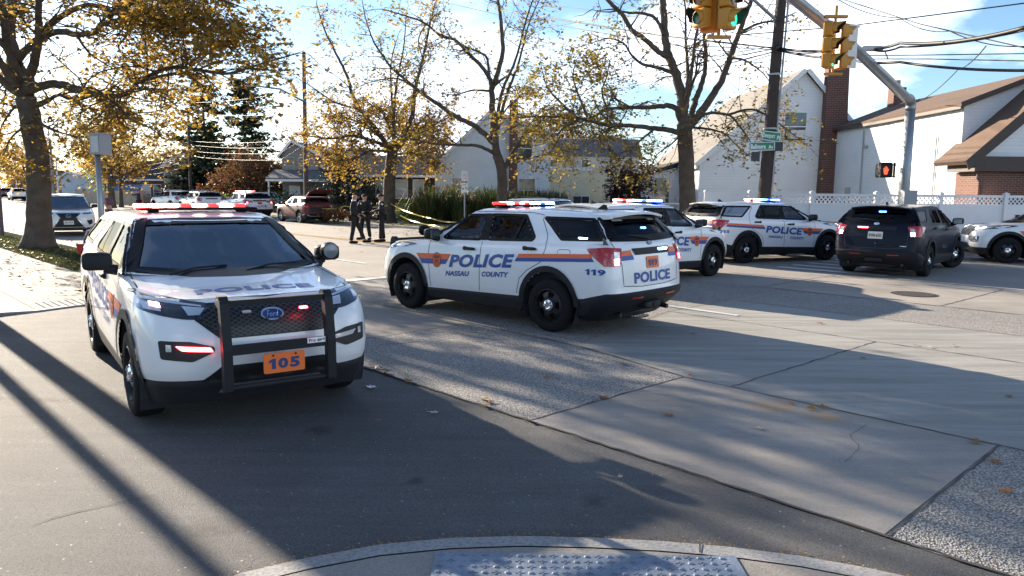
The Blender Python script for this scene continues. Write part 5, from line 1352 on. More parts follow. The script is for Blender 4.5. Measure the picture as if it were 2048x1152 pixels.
street_tree('large plane tree with thick dark trunk on the left corner verge, golden leaves', 23.2,
    Z1([(215, 1385), (214, 1200), (212, 1000), (205, 850), (180, 720), (165, 640), (140, 540)]), (.37, .28), [
    (Z1([(150, 560), (110, 420), (70, 300), (50, 150), (70, 0), (90, -200)]), .26, .10, 1.5, D(start=.4)),
    (Z1([(150, 520), (170, 400), (205, 270), (212, 120), (210, 0), (220, -250)]), .16, .06, -2, D(start=.3)),
    (Z1([(90, 330), (170, 250), (290, 178), (420, 186), (520, 180), (560, 132), (680, 110), (760, 80), (840, 50), (960, 55), (1080, 90), (1200, 120)]), .12, .025, -6.0, D(dens=4.5, start=.35)),
    (Z1([(200, 230), (270, 140), (370, 70), (470, 30), (560, 40), (660, 80), (760, 112), (870, 150), (1000, 165), (1150, 200)]), .10, .02, -4.0, D(dens=4.5, start=.4)),
    (Z1([(150, 500), (300, 460), (420, 490), (560, 520), (680, 520), (760, 450), (830, 430), (960, 400)]), .15, .03, -3.5, D(dens=4.8, start=.3)),
    (Z1([(170, 600), (260, 555), (330, 520), (430, 560), (560, 640), (640, 700)]), .08, .015, 2.0, D(dens=5.5, start=.2)),
    (Z1([(760, 450), (900, 380), (1000, 370), (1100, 385), (1240, 405), (1340, 380), (1500, 330), (1640, 290)]), .07, .015, -3.5, D(dens=5, start=.1, y0=-2.6)),
    (Z1([(735, 115), (690, 200), (650, 260), (700, 330), (760, 360)]), .05, .015, 1.0, D(dens=5, start=.1, y0=-1)),
    (Z1([(750, 110), (795, 200), (800, 290), (860, 340), (900, 420)]), .05, .015, -1.0, D(dens=6, start=.1)),
    (Z1([(160, 470), (80, 445), (0, 440), (-120, 470)]), .10, .04, 1.0, D(dens=4, start=.2)),
    (Z1([(120, 330), (20, 250), (-80, 120), (-200, 60)]), .12, .04, -1.0, D(dens=3.5, start=.3)),
    (Z1([(870, 140), (1000, 100), (1150, 110), (1300, 150), (1450, 220)]), .05, .012, -2.5, D(dens=6, start=.05, y0=-3.5)),
    (Z1([(600, 90), (720, 20), (900, -40), (1100, -30), (1300, 30)]), .07, .015, -4, D(dens=5, start=.1, y0=-2)),
    (Z1([(170, 620), (260, 700), (380, 740), (480, 760)]), .05, .012, -2.0, D(dens=6, start=.1)), (Z1([(150, 560), (70, 600), (10, 690), (-30, 800)]), .05, .012, 1.5, D(dens=6, start=.1)),
    (Z1([(600, 520), (700, 640), (820, 700), (900, 760)]), .045, .012, -1.5, D(dens=6, start=.05, y0=-2)), (Z1([(420, 186), (480, 280), (560, 340), (660, 400)]), .045, .012, 1.0, D(dens=6, start=.1, y0=-1.5)),
    (Z1([(170, 640), (130, 690), (60, 760), (20, 850)]), .05, .015, 1.0, D(dens=6, start=.2)),
    (Z1([(330, 520), (480, 590), (600, 610), (760, 620), (900, 600), (1000, 540)]), .05, .012, 2.2, D(dens=6, start=.1)),
    ], LM_gold, 11, .122, extra=[(R(200), R(40), 6, .14, D(dens=3)), (R(270), R(45), 6, .14, D(dens=3.4)), (R(250), R(70), 7, .16, D(dens=2.5))], dk=1.15, lk=2.2)
street_tree('bushy plane tree with dense orange brown lower crown directly behind the three officers', 42.5,
    Z2([(590, 1222), (597, 1100), (600, 1000), (608, 880), (625, 800)]), (.40, .27), [
    (Z2([(612, 830), (540, 730), (440, 600), (390, 500), (370, 420), (300, 280), (240, 150), (200, 20)]), .17, .03, 2, D(leaves=2, dens=2.0)),
    (Z2([(640, 800), (720, 650), (735, 520), (770, 380), (800, 250), (820, 150), (850, 20)]), .18, .03, -2, D(leaves=2, dens=2.0)),
    (Z2([(605, 810), (500, 770), (400, 745), (280, 760), (120, 740)]), .12, .03, -1.5, D(dens=7, leaves=4, start=.15)),
    (Z2([(650, 790), (760, 710), (850, 680), (930, 640)]), .11, .03, 1, D(dens=6.5, leaves=4, start=.15)),
    (Z2([(600, 830), (500, 830), (400, 870), (250, 900)]), .08, .02, -2, D(dens=7, leaves=4, start=.1)),
    (Z2([(560, 760), (450, 680), (330, 640), (220, 640)]), .08, .02, 2, D(dens=7, leaves=4, start=.1)),
    (Z2([(640, 800), (600, 700), (560, 620), (480, 560)]), .09, .02, -2.5, D(dens=6, leaves=4, start=.1)),
    (Z2([(640, 820), (700, 760), (640, 660), (660, 560)]), .08, .02, 2.5, D(dens=5.5, leaves=4, start=.1)),
    (Z2([(620, 850), (700, 840), (800, 850), (880, 900)]), .07, .02, -1, D(dens=6, leaves=4, start=.1)),
    (Z2([(440, 600), (300, 560), (180, 480), (80, 420)]), .07, .015, 1, D(dens=3.5, leaves=2, start=.1)),
    ], LM_gold, 12, .155, extra=[(R(100), R(65), 7, .12, D(leaves=2)), (R(280), R(65), 7, .12, D(leaves=2))])
street_tree('tall open plane tree with long bare limbs, in front of the pale gabled house', 35.3,
    Z2([(1217, 1252), (1217, 1100), (1220, 1000), (1215, 930), (1190, 850)]), (.28, .22), [
    (Z2([(1190, 860), (1170, 700), (1165, 600), (1160, 480)]), .20, .13, 0, D(dens=.8)),
    (Z2([(1160, 490), (1200, 380), (1222, 270), (1210, 100), (1195, 0), (1190, -140)]), .13, .06, 1, D(dens=1.3, leaves=1.5)),
    (Z2([(1162, 490), (1150, 430), (1110, 370), (1020, 280), (960, 220), (880, 195), (800, 130), (700, 90), (560, 50)]), .11, .02, -2, D(leaves=2.2, dens=2.8)),
    (Z2([(1150, 440), (1135, 320), (1100, 290), (1030, 260), (960, 225)]), .08, .03, .5, D(leaves=1.5)),
    (Z2([(1172, 780), (1080, 700), (950, 630), (850, 560), (750, 490), (680, 430), (610, 370), (560, 300), (510, 220), (470, 100), (450, 0)]), .14, .02, 2, D(leaves=2.2, dens=2.4)),
    (Z2([(1175, 840), (1080, 800), (950, 795), (850, 790), (740, 765), (640, 740)]), .09, .02, -2, D(leaves=2.5, dens=3.5)),
    (Z2([(1225, 930), (1280, 830), (1340, 740), (1400, 690), (1480, 660)]), .12, .03, -1, D(leaves=3, dens=3.5)),
    (Z2([(1240, 910), (1330, 880), (1450, 850), (1600, 830)]), .05, .015, 1, D(leaves=3, dens=4, start=.3)),
    (Z2([(1160, 500), (1060, 495), (960, 520), (880, 510)]), .06, .015, -1, D(leaves=2, dens=3)),
    (Z2([(800, 130), (760, 220), (780, 330), (760, 420), (790, 520)]), .04, .01, .5, D(leaves=2, dens=3)),
    (Z2([(750, 490), (640, 430), (500, 450), (420, 480)]), .05, .01, -.5, D(leaves=2, dens=3)),
    (Z2([(1190, 700), (1240, 600), (1330, 520), (1420, 480)]), .06, .015, 2, D(leaves=3.5, dens=4)),
    ], LM_olive, 13, .135, extra=[(R(90), R(60), 7, .10, D(leaves=2, dz=1)), (R(270), R(60), 7, .10, D(leaves=2, dz=1))])
street_tree('broad plane tree with pruned upright limbs in front of the white cape house', 27.9,
    Z3([(1030, 1240), (1030, 1140), (1022, 900), (1016, 760), (1010, 680)]), (.31, .27), [
    (Z3([(1000, 740), (930, 712), (850, 705), (720, 690), (560, 680), (440, 650), (330, 640), (200, 640), (60, 650)]), .11, .025, -1.5, D(dens=4.6, leaves=4, start=.35)),
    (Z3([(990, 660), (970, 600), (920, 580), (800, 590), (700, 590), (590, 600), (500, 645), (430, 650)]), .12, .03, 1.5, D(dens=4.5, leaves=4, start=.4)),
    (Z3([(1005, 700), (1000, 560), (970, 420), (925, 300), (905, 200), (900, 100), (895, 0), (890, -180)]), .21, .10, .5, D(dens=1.0, leaves=1.5)),
    (Z3([(925, 310), (880, 290), (800, 220), (720, 160), (670, 80), (590, 0), (540, -90)]), .11, .06, -1.5, D(dens=1.6, leaves=1.5, start=.5)),
    (Z3([(895, 190), (885, 160), (850, 100), (790, 75), (700, 70)]), .07, .05, .8, D(dens=1.2, leaves=1)),
    (Z3([(965, 410), (900, 380), (780, 350), (720, 300), (680, 240), (600, 210), (520, 230)]), .08, .02, 1.5, D(dens=3, leaves=3)),
    (Z3([(1015, 620), (1030, 520), (1052, 465)]), .12, .09, -.4, D(dens=.3, leaves=1)),
    (Z3([(1030, 690), (1070, 560), (1110, 450), (1130, 330), (1125, 240), (1120, 120), (1118, 0)]), .13, .05, 1.2, D(dens=1.5, leaves=1.5)),
    (Z3([(1035, 700), (1120, 590), (1210, 450), (1260, 320), (1310, 180), (1380, 0), (1430, -140)]), .16, .06, -1.0, D(dens=1.5, leaves=1.5)),
    (Z3([(1040, 710), (1120, 630), (1250, 630), (1320, 700), (1370, 770)]), .08, .02, -.8, D(dens=3.5, leaves=3)),
    (Z3([(1310, 180), (1420, 130), (1520, 110), (1620, 70)]), .06, .02, .8, D(dens=2.5, leaves=2)),
    (Z3([(1060, 700), (1160, 710), (1240, 740), (1300, 800), (1360, 850)]), .05, .012, -1.2, D(dens=4, leaves=2.5, start=.1)),
    (Z3([(480, 640), (430, 520), (400, 420), (420, 330)]), .06, .015, .8, D(dens=5.5, leaves=5, start=.05, y0=-1)),
    (Z3([(420, 645), (330, 560), (260, 480), (230, 380)]), .06, .015, -.8, D(dens=5.5, leaves=5, start=.05, y0=-1)),
    (Z3([(590, 600), (560, 500), (590, 400), (560, 340)]), .05, .015, .8, D(dens=5, leaves=5, start=.05, y0=1)),
    (Z3([(440, 650), (330, 720), (300, 800), (240, 860)]), .05, .012, .8, D(dens=5, leaves=4, start=.1, y0=-1)),
    (Z3([(850, 705), (760, 780), (700, 850), (640, 880)]), .05, .012, -.8, D(dens=5, leaves=4, start=.1, y0=-.5)),
    (Z3([(1000, 730), (940, 790), (860, 850), (830, 920)]), .04, .012, -1.2, D(dens=5, leaves=3, start=.1)),
    (Z3([(1260, 320), (1340, 330), (1440, 400), (1500, 480)]), .05, .012, .6, D(dens=4, leaves=1.5, start=.1)),
    (Z3([(1250, 630), (1360, 600), (1440, 620), (1560, 700), (1640, 760)]), .05, .012, -.8, D(dens=5, leaves=2.5, start=.05)),
    ], LM_olive, 14, .12, extra=[(R(80), R(55), 6, .10, D(leaves=2, dz=.6)), (R(280), R(50), 5, .09, D(leaves=2, dz=.6))])
def auto_tree(label, loc, H, cr, leafm, seed, size=.25, clear=.25, nl=9, leaves=4, dens=3, rt=.22, name='broadleaf_tree', grp=None, squash=.9, bark=BARK, tl=None):
    W_ = Wood(seed); R_ = W_.rnd; t = thing(name, label, 'tree', loc, R_.uniform(0, 0), grp); o = Vector(loc)
    P = [o + Vector((R_.gauss(0, .03) * H * .3 * i / 4, R_.gauss(0, .03) * H * .3 * i / 4, H * .75 * i / 4)) for i in range(5)]
    Q = [Vector(p) for p in spline([tuple(p) for p in P], 16)]; W_.b.tube(Q, [rt * (1.25 if i == 0 else 1) * (1 - .8 * i / 15) for i in range(16)], 10)
    for k in range(nl):
        f = clear + (1 - clear) * (k + .5) / nl; i = min(15, int(f * 15 * .95)); az = k * 2.4 + R_.uniform(-.4, .4); ln = cr * math.sin(math.pi * min(.95, .25 + .7 * (k + .5) / nl)) ** .7 * R_.uniform(.8, 1.1)
        el = .15 + .9 * f; pts = [Q[i]]; q = Q[i].copy(); d = Vector((math.cos(az) * math.cos(el), math.sin(az) * math.cos(el), math.sin(el)))
        for j in range(3): d = (d + Vector((R_.gauss(0, .15), R_.gauss(0, .15), R_.gauss(.02, .12)))).normalized(); q = q + d * ln / 3; pts.append(q.copy())
        W_.limb(pts, rt * .4, .02, dens, leaves, size, .2, tl or cr * .45, 1, 6)
    W_.finish(t, leafm, bark); return t
def conifer(label, loc, H, r, leafm, seed, gap=.35, name='pine_tree', size=.40, bare=.1, tiers=28, full=7, droop=.2, top=.25):
    W_ = Wood(seed); R_ = W_.rnd; t = thing(name, label, 'tree', loc); o = Vector(loc)
    W_.b.tube([o, o + Vector((.05, 0, H * .5)), o + Vector((0, .05, H))], [H * .022, H * .014, .03], 8)
    for k in range(tiers):
        f = bare + (1 - bare) * k / tiers
        if R_.random() < gap * .6: continue
        for j in range(full):
            az = R_.uniform(0, 6.283); ln = r * ((1 - f) ** .75 * (1 - top) + top) * R_.uniform(.55, 1.15); p = o + Vector((0, 0, H * f + R_.uniform(-.2, .2)))
            e = p + Vector((math.cos(az) * ln, math.sin(az) * ln, ln * R_.uniform(-droop, .25))); md = (p + e) / 2 + Vector((0, 0, ln * .06))
            W_.b.tube([p, md, e], [.05, .03, .01], 4, cap=False)
            for _ in range(int(10 + ln * 13)):
                u = .2 + .85 * R_.random(); c = p.lerp(e, u) + Vector((R_.gauss(0, .22), R_.gauss(0, .22), R_.gauss(0, .13))) * (.4 + ln * .25); W_.leaf(c, size)
    W_.finish(t, leafm, BARK_P); return t
# trees farther off
p = rp(1.62, 17.2); W_ = Wood(77); t = thing('plane_tree', 'two stemmed plane tree standing just beyond the left edge, casting two shadow bands', 'tree', (p.x, p.y, .02), 0, 'plane trees along the avenue')
for n_, r_, h_ in ((1.86, .17, 7.5), (1.38, .09, 6.5)):
    b = rp(1.62 + (n_ - 1.62) * .3, 17.2, .02); q = rp(n_, 17.2, 1.2); e = rp(n_ + .02, 17.3, h_); W_.b.tube([b, b.lerp(q, .5), q, q.lerp(e, .5), e], [r_ * 1.3, r_ * 1.1, r_, r_ * .9, r_ * .5], 12)
    for k in range(5): W_.limb([q.lerp(e, .6 + .08 * k), e + Vector((math.cos(k * 2.1) * 1.2, math.sin(k * 2.1) * 1.2, .4)), e + Vector((math.cos(k * 2.1) * 2.2, math.sin(k * 2.1) * 2.2, 1.2 + .3 * k))], .05, .01, 3, 4, .15, .3)
W_.finish(t, LM_gold)
auto_tree('slim yellow street tree behind the grey camera pole, far side of the avenue', at(224, 415, 66) * Vector((1, 1, 0)) + Vector((0, 0, .1)), 9.5, 5.2, LM_gold, 21, .26, .32, 11, 4.5, 3.4, .34, 'street_tree')
auto_tree('thin second trunk beside the slim yellow street tree, leaning right', at(243, 415, 69) * Vector((1, 1, 0)) + Vector((0, 0, .1)), 7.5, 3.2, LM_gold, 22, .26, .4, 7, 3.5, 3, .2, 'street_tree')
auto_tree('yellow tree at the left edge in front of the far brick block', (-66, 102, .1), 8, 5, LM_gold, 23, .32, .25, 9, 4, 3, .25, 'street_tree')
auto_tree('yellow green tree behind the large trunk on the left', (-59, 108, .1), 8.5, 5, LM_gold, 24, .32, .2, 9, 4, 3, .25, 'street_tree')
auto_tree('small yellow tree beside the pale blue house', (-47.5, 88, .1), 5, 2.6, LM_lime, 25, .28, .15, 8, 4, 3, .14, 'street_tree')
auto_tree('rust and red shrubby tree right of the pines', at(500, 395, 66) * Vector((1, 1, 0)) + Vector((0, 0, .1)), 4.6, 3.4, LM_rust, 26, .20, .08, 16, 6, 5, .16, 'garden_tree')
auto_tree('scarlet low shrub tree beside the brick wall by the pines', at(445, 395, 68) * Vector((1, 1, 0)) + Vector((0, 0, .1)), 3.2, 1.9, LM_red, 27, .2, .05, 10, 5, 4.5, .09, 'garden_tree')
auto_tree('orange red tree left of the stone house', at(556, 395, 69) * Vector((1, 1, 0)) + Vector((0, 0, .1)), 4.2, 2.4, LM_red, 28, .2, .08, 11, 5, 4.5, .12, 'garden_tree')
auto_tree('brown orange tree behind the low dark house, left of the pale gable', (-7.5, 60, .1), 9, 4.6, LM_rust, 29, .24, .25, 12, 4, 3.2, .2, 'garden_tree')
auto_tree('orange red tree behind the cream house', (4.2, 66, .1), 8.6, 5.0, LM_red, 30, .24, .25, 13, 5, 3.6, .2, 'garden_tree')
auto_tree('dark purple leaved small tree beside the slate porch roof', (6.6, 42.5, .1), 3.8, 1.9, leaf_mat('purple_leaves', [(0, (.025, .012, .014)), (1, (.06, .02, .022))], .2), 31, .16, .12, 12, 6, 6, .10, 'garden_tree')
conifer('tall tiered pine with bare gaps, left of the pair behind the brick house', (-32.3, 79.5, .1), 13.6, 4.2, LM_pine, 41, .36)
conifer('tall tiered pine, right of the pair behind the brick house', (-28.4, 80.5, .1), 13.2, 4.8, LM_pine, 42, .36)
conifer('broad dark pine crown low behind the brick houses', (-36.5, 91, .1), 9.0, 4.2, LM_pine, 43, .1)
conifer('small blue grey spruce with drooping boughs left of the bald officer', (-10.9, 48.0, .1), 4.3, 2.3, LM_spruce, 44, .05, 'spruce_tree', .17, .12, 22, 6, .25, .35)
for k, (px, Y, H, cr, m, lab) in enumerate([(250, 125, 8, 6, LM_brown, 'hazy brown tree far behind the picket fence'), (330, 120, 8.5, 6, LM_brown, 'brown tree far behind the black hipped roof'), (470, 110, 7.5, 5, LM_olive, 'olive tree far behind the red shrubs'), (640, 85, 8, 5, LM_brown, 'thin brown tree behind the stone house porch'), (860, 75, 8, 4, LM_rust, 'rust tree far behind the low dark house roof'), (1215, 80, 8, 5, LM_rust, 'rust tree far behind the grey upper storey'), (70, 175, 9, 8, LM_gold, 'far golden tree at the end of the avenue'), (-40, 150, 10, 8, LM_gold, 'golden tree beyond the left edge of the far houses')]):
    p = at(px, 400, Y); auto_tree(lab, (p.x, p.y, .1), H, cr, m, 60 + k, .34, .15, 11, 4.5, 2.6, .2, 'distant_tree', 'trees behind the houses')
# clipped round evergreen, shrubs, grasses
def bush(label, loc, rx, rz, leafm, n, size, seed, name='shrub', cat='shrub', grp=None, stems=7, up=.5):
    W_ = Wood(seed); R_ = W_.rnd; t = thing(name, label, cat, loc, 0, grp); o = Vector(loc)
    for k in range(stems):
        a = R_.uniform(0, 6.28); W_.b.tube([o + Vector((R_.gauss(0, .05), R_.gauss(0, .05), 0)), o + Vector((math.cos(a) * rx * .3, math.sin(a) * rx * .3, rz * .6)), o + Vector((math.cos(a) * rx * .7, math.sin(a) * rx * .7, rz * 1.3))], [.025, .018, .008], 5)
    for _ in range(n):
        v = Vector((R_.gauss(0, 1), R_.gauss(0, 1), R_.gauss(0, 1))).normalized() * R_.random() ** .4; lump = 1 + .22 * math.sin(5 * v.x + seed) * math.sin(6 * v.z + 2 * v.y)
        W_.leaf(o + Vector((v.x * rx * lump, v.y * rx * lump, rz * (up + .5) + v.z * rz * lump)), size)
    W_.finish(t, leafm); return t
bush('dark rounded clipped evergreen behind the two capped officers', (-9.0, 47.5, .1), 1.25, 1.25, LM_pine, 1500, .13, 51, 'evergreen_bush')
bush('bright lime green shrub right of the tree trunk behind the officers', (-5.7, 41.5, .1), .75, .75, LM_lime, 700, .14, 52)
bush('rust brown shrub with bare twigs right of the lime shrub', (-5.0, 43.5, .1), 1.0, 1.0, LM_rust, 420, .13, 53)
bush('low orange brown shrub left of the bald officer', (-10.0, 42.5, .1), .9, .4, LM_rust, 420, .14, 54)
bush('red and rust shrub patch at the foot of the brick steps', (-6.6, 46.5, .1), 1.2, .8, LM_red, 300, .13, 55)
bush('yellow green shrub below the scarlet shrub tree', at(455, 395, 64) * Vector((1, 1, 0)) + Vector((0, 0, .1)), 1.6, .7, LM_lime, 500, .18, 56)
bush('low green hedge shrub behind the brown crossover', at(560, 395, 60) * Vector((1, 1, 0)) + Vector((0, 0, .1)), 1.6, .9, LM_green, 600, .18, 57)
bush('dark shrubs below the cream house railing', (3.6, 47.5, .1), 1.6, .6, LM_pine, 700, .14, 58)
bush('dark shrub beside the slate porch roof', (6.2, 46.5, .1), 1.5, .7, LM_pine, 600, .14, 59)
BLADE = leaf_mat('grass_blades', [(0, (.022, .042, .012)), (.5, (.045, .075, .022)), (.82, (.10, .105, .035)), (1, (.28, .19, .08))], .3)
def grass_clump(label, loc, H, r, n, seed, m=BLADE, name='ornamental_grass', grp=None):
    rnd = random.Random(seed); mb = MB(); t = thing(name, label, 'grass clump', loc, 0, grp)
    for _ in range(n):
        a = rnd.uniform(0, 6.283); q = r * math.sqrt(rnd.random()) * .7; b = Vector((math.cos(a) * q, math.sin(a) * q, 0)); h = H * rnd.uniform(.6, 1.08); ln = h * (rnd.uniform(.05, .35) if rnd.random() < .75 else rnd.uniform(.5, .9)); d = Vector((math.cos(a), math.sin(a), 0)); w = Vector((-d.y, d.x, 0)) * rnd.uniform(.012, .022)
        P = [b, b + d * ln * .25 + Vector((0, 0, h * .5)), b + d * ln * .65 + Vector((0, 0, h * .85)), b + d * ln + Vector((0, 0, h * (rnd.uniform(.85, 1.0) if ln < .4 * h else rnd.uniform(.35, .75))))]
        mb.add([P[0] - w, P[0] + w, P[1] + w, P[1] - w, P[2] + w * .7, P[2] - w * .7, P[3]], [(0, 1, 2, 3), (3, 2, 4, 5), (5, 4, 6)])
    mb.build('blades', m, t, fix=False); return t
for k in range(13):
    x = -4.6 + k * .58; y = 41.0 + (k % 3) * .5
    grass_clump('tall green ornamental grass in the hedge row beneath the pale gabled house', (x, y, .1), random.Random(k).uniform(1.7, 2.35), .62, 380, 70 + k, grp='ornamental grass hedge')
# verge grass: short blades that nobody could count
def turf(name, quads, n, seed, hh=.07, cols=None, label=None):
    rnd = random.Random(seed); mb = MB()
    for _ in range(n):
        a, b, c, d = rnd.choice(quads); u, v = rnd.random(), rnd.random(); p = (a.lerp(b, u)).lerp(d.lerp(c, u), v)
        an = rnd.uniform(0, 6.283); h = hh * rnd.uniform(.4, 1.3); w = .007; d_ = Vector((math.cos(an), math.sin(an), 0)); s_ = Vector((-d_.y, d_.x, 0)) * w
        mb.add([p - s_, p + s_, p + d_ * h * .5 + Vector((0, 0, h))], [(0, 1, 2)])
    o = mb.build(name, cols or BLADE, None, fix=False); o['kind'] = 'stuff'; return o
def qd(n0, n1, s0, s1, z): return (rp(n0, s0, z), rp(n1, s0, z), rp(n1, s1, z), rp(n0, s1, z))
turf('verge_grass', [qd(4.5, 6.0, 19.5, 24, .03), qd(4.5, 6.0, 24, 30, .03), qd(4.6, 6.0, 30, 40, .03)], 26000, 5, .07)
turf('far_verge_grass', [qd(22.5, 24.3, 16, 24, .1), qd(22.5, 24.3, 24, 34, .1)], 16000, 6, .08)
LEAFD = leaf_mat('fallen_leaves', [(0, (.14, .07, .03)), (.5, (.26, .15, .05)), (1, (.34, .20, .06))], .2)
W_ = Wood(99)
for q_, n_, z_ in ((qd(21.6, 24.3, 18, 60, .12), 900, .12), (qd(4.5, 6.1, 18.5, 32, .05), 420, .05), (qd(3.0, 4.5, 15, 26, .03), 130, .03), (qd(6.25, 7.0, 18, 40, .0), 160, .0), (qd(4.3, 4.6, 4, 16, .0), 26, .0), (qd(6.5, 6.9, -4, 6, .0), 14, .0), (qd(18, 22, 18, 34, .0), 110, .0), (qd(8, 21, 16, 40, .02), 70, .02), (qd(24.4, 27, 10, 50, .12), 500, .12)):
    for _ in range(n_):
        u, v = W_.rnd.random(), W_.rnd.random() ; p = q_[0].lerp(q_[1], u).lerp(q_[3].lerp(q_[2], u), v); W_.lv.append((p.x, p.y, z_ + .02, W_.rnd.uniform(0, 6), W_.rnd.uniform(-.3, .3), W_.rnd.uniform(0, 6), W_.rnd.uniform(.07, .13)))
for a, b in zip(o_, o_[1:]):                            # grit and leaf crumbs along the curb
    for _ in range(70):
        p = a.lerp(b, W_.rnd.random()); p.y += abs(W_.rnd.gauss(0, .035)); W_.lv.append((p.x, p.y, .006, W_.rnd.uniform(0, 6), W_.rnd.uniform(-.3, .3), W_.rnd.uniform(0, 6), W_.rnd.uniform(.006, .02)))
o = link('leaf_litter', W_.crown_mesh('leaf_litter', LEAFD)); o['kind'] = 'stuff'
# ---------------------------------------------------------------- street furniture
GALV = mat('galvanised_steel', (.30, .32, .34), .45, .65, var=.22, vscale=3); GREYP = mat('grey_painted_steel', (.26, .28, .31), .5, .2, var=.12, vscale=3)
POLEW = mat('dark_utility_wood', (.050, .038, .032), .9, var=.5, vscale=4, bump=.5, bscale=24); CABLE = mat('black_cable', (.012, .012, .013), .6); WIREL = mat('glint_grey_wire', (.40, .40, .40), .6, .2)  # the light wire's pale grey stands in for sun glint
SIG = mat('signal_yellow', (.50, .225, .022), .5, var=.1); SIGB = mat('signal_visor_black', (.012, .012, .012), .6)
GREEN_ON = mat('green_signal_lit', (.02, .5, .3), .3, emit=(.04, .75, .45), estr=.45); RED_OFF = mat('red_signal_dark', (.10, .012, .01), .25, coat=.6); AMB_OFF = mat('amber_signal_dark', (.12, .05, .008), .25, coat=.6)
SGREEN = mat('sign_green', (.012, .20, .10), .4, var=.05)
# traffic mast
base = Vector((12.80, 24.75, .1)); t = thing('traffic_signal_mast', 'thick grey steel traffic signal mast with a bent arm reaching over the avenue', 'signal mast', base)
A = [base.copy(), at(1822, 205, 24.7), at(1806, 180, 24.3), at(1700, 88, 18.9), at(1560, -25, 15.6), at(1440, -95, 13.2)]
A[0].x = A[1].x - .02
pts = [Vector(p) - base for p in A]; pts[0] = Vector((-.0, 0, 0))
pole = [pts[0], pts[0].lerp(pts[1], .5), pts[1] - Vector((0, 0, .25))]
m = MB(); m.tube(pole, [.19, .165, .15], 18); m.lathe([(.30, 0), (.30, .06), (.20, .10)], (0, 0, 0), seg=16); m.build('pole', GALV, t, True)
bend = [pts[1] - Vector((0, 0, .25)), pts[1] - Vector((0, 0, .05)), pts[1].lerp(pts[3], .03) + Vector((0, 0, .06)), pts[1].lerp(pts[3], .10)]
m = MB(); m.tube([Vector(p) for p in spline([tuple(p) for p in bend], 12)] + [pts[1].lerp(pts[3], .5), pts[3], pts[4], pts[5]], [.15] * 12 + [.14, .125, .115, .10], 18); m.build('arm', GALV, t, True)
m = MB(); m.box((0, -.32, 1.75), (.42, .30, .50)); m.build('control_box', GREYP, t)
m = MB(); m.box((.02, -.42, .85), (1.25, .5, .55), rz=.1); m.build('cabinet', mat('beige_grey', (.30, .29, .28), .7), t)
def signal_head(par, c, yaw, lit=None, back=False, s=1.0):
    """three section head; local +x is the way the lamps face"""
    M = Matrix.Rotation(yaw, 3, 'Z'); c = Vector(c); h = .355 * s
    def W(p): return c + M @ Vector(p)
    body = MB()
    for k in range(3):
        z = (1 - k) * h
        sbox(body, W((0, 0, z)), (.10 * s, .175 * s, .172 * s), .25, 12, 8, M=M)
    body.box(W((-.105 * s, 0, 0)), (.02, .26 * s, 1.0 * s), rz=yaw)
    b = body.build('signal_housing', SIG, par, 40)
    for k, mm in enumerate((RED_OFF, AMB_OFF, GREEN_ON if lit else mat('green_signal_dark', (.01, .12, .08), .25, coat=.6))):
        z = (1 - k) * h; L_ = MB(); n = 20
        R2 = .13 * s
        vs = [W((.112 * s, R2 * math.cos(a), z + R2 * math.sin(a))) for a in np.linspace(0, 2 * math.pi, n, endpoint=False)] + [W((.135 * s, 0, z))]
        L_.add(vs, [(i, (i + 1) % n, n) for i in range(n)]); L_.build('lens', mm, b, True)
        v = MB(); an = np.linspace(R(-35), R(215), 16); q0 = [W((.10 * s, .145 * s * math.cos(a), z + .145 * s * math.sin(a))) for a in an]; q1 = [W((.10 * s + (.10 + .16 * max(0, math.sin(a))) * s, .140 * s * math.cos(a), z + .140 * s * math.sin(a))) for a in an]
        v.add(q0 + q1, [(i, i + 1, 17 + i, 16 + i) for i in range(15)])
        q2 = [W((.10 * s, .150 * s * math.cos(a), z + .150 * s * math.sin(a))) for a in an]; q3 = [W((.10 * s + (.10 + .16 * max(0, math.sin(a))) * s, .146 * s * math.cos(a), z + .146 * s * math.sin(a))) for a in an]
        v.build('visor', SIGB, b, True); v = MB(); v.add(q2 + q3, [(i, i + 1, 17 + i, 16 + i) for i in range(15)]); v.build('visor_hood', SIG, b, True)
    return b
def cluster(label, c, heads, hang=.35):
    c = Vector(c); t = thing('traffic_signal', label, 'traffic signal', c, 0, 'traffic signals on the mast arm')
    m = MB(); m.tube([(0, 0, -.56), (0, 0, .62)], .03, 8); m.box((0, 0, .62), (.5, .10, .06)); m.box((0, 0, -.60), (.42, .10, .05)); m.tube([(0, 0, .6), (0, 0, .6 + hang)], .04, 8); m.build('bracket', SIG, t)
    for d, yaw, lit, s in heads: signal_head(t, Vector(d), yaw, lit, s=s)
    return t
cluster('yellow traffic signal with dim green lamp hanging above the cape house chimney', at(1668, 92, 17.0), [((-.16, -.10, 0), R(-36), True, .94), ((.20, .10, 0), R(12), False, .92)], .25)
cluster('yellow traffic signals cut by the top edge, left of the utility pole', at(1440, 2, 13.4), [((.10, -.16, .02), R(-42), True, 1.0), ((-.30, .02, .04), R(-150), False, .9), ((-.10, .22, .02), R(60), False, .95)], .5)
m = MB(); c = at(1690, 92, 17.3); m.box((0, 0, 0), (.5, .03, .9), rz=R(20)); m.box((0, .01, .47), (.54, .09, .06), rz=R(20)); o = m.build('signal_backplate', mat('white_backplate', (.7, .7, .7), .5)); o.location = c + Vector((.12, .12, 0)); tag(o, 'white metal backplate hanging behind the right hand traffic signal', 'backplate')
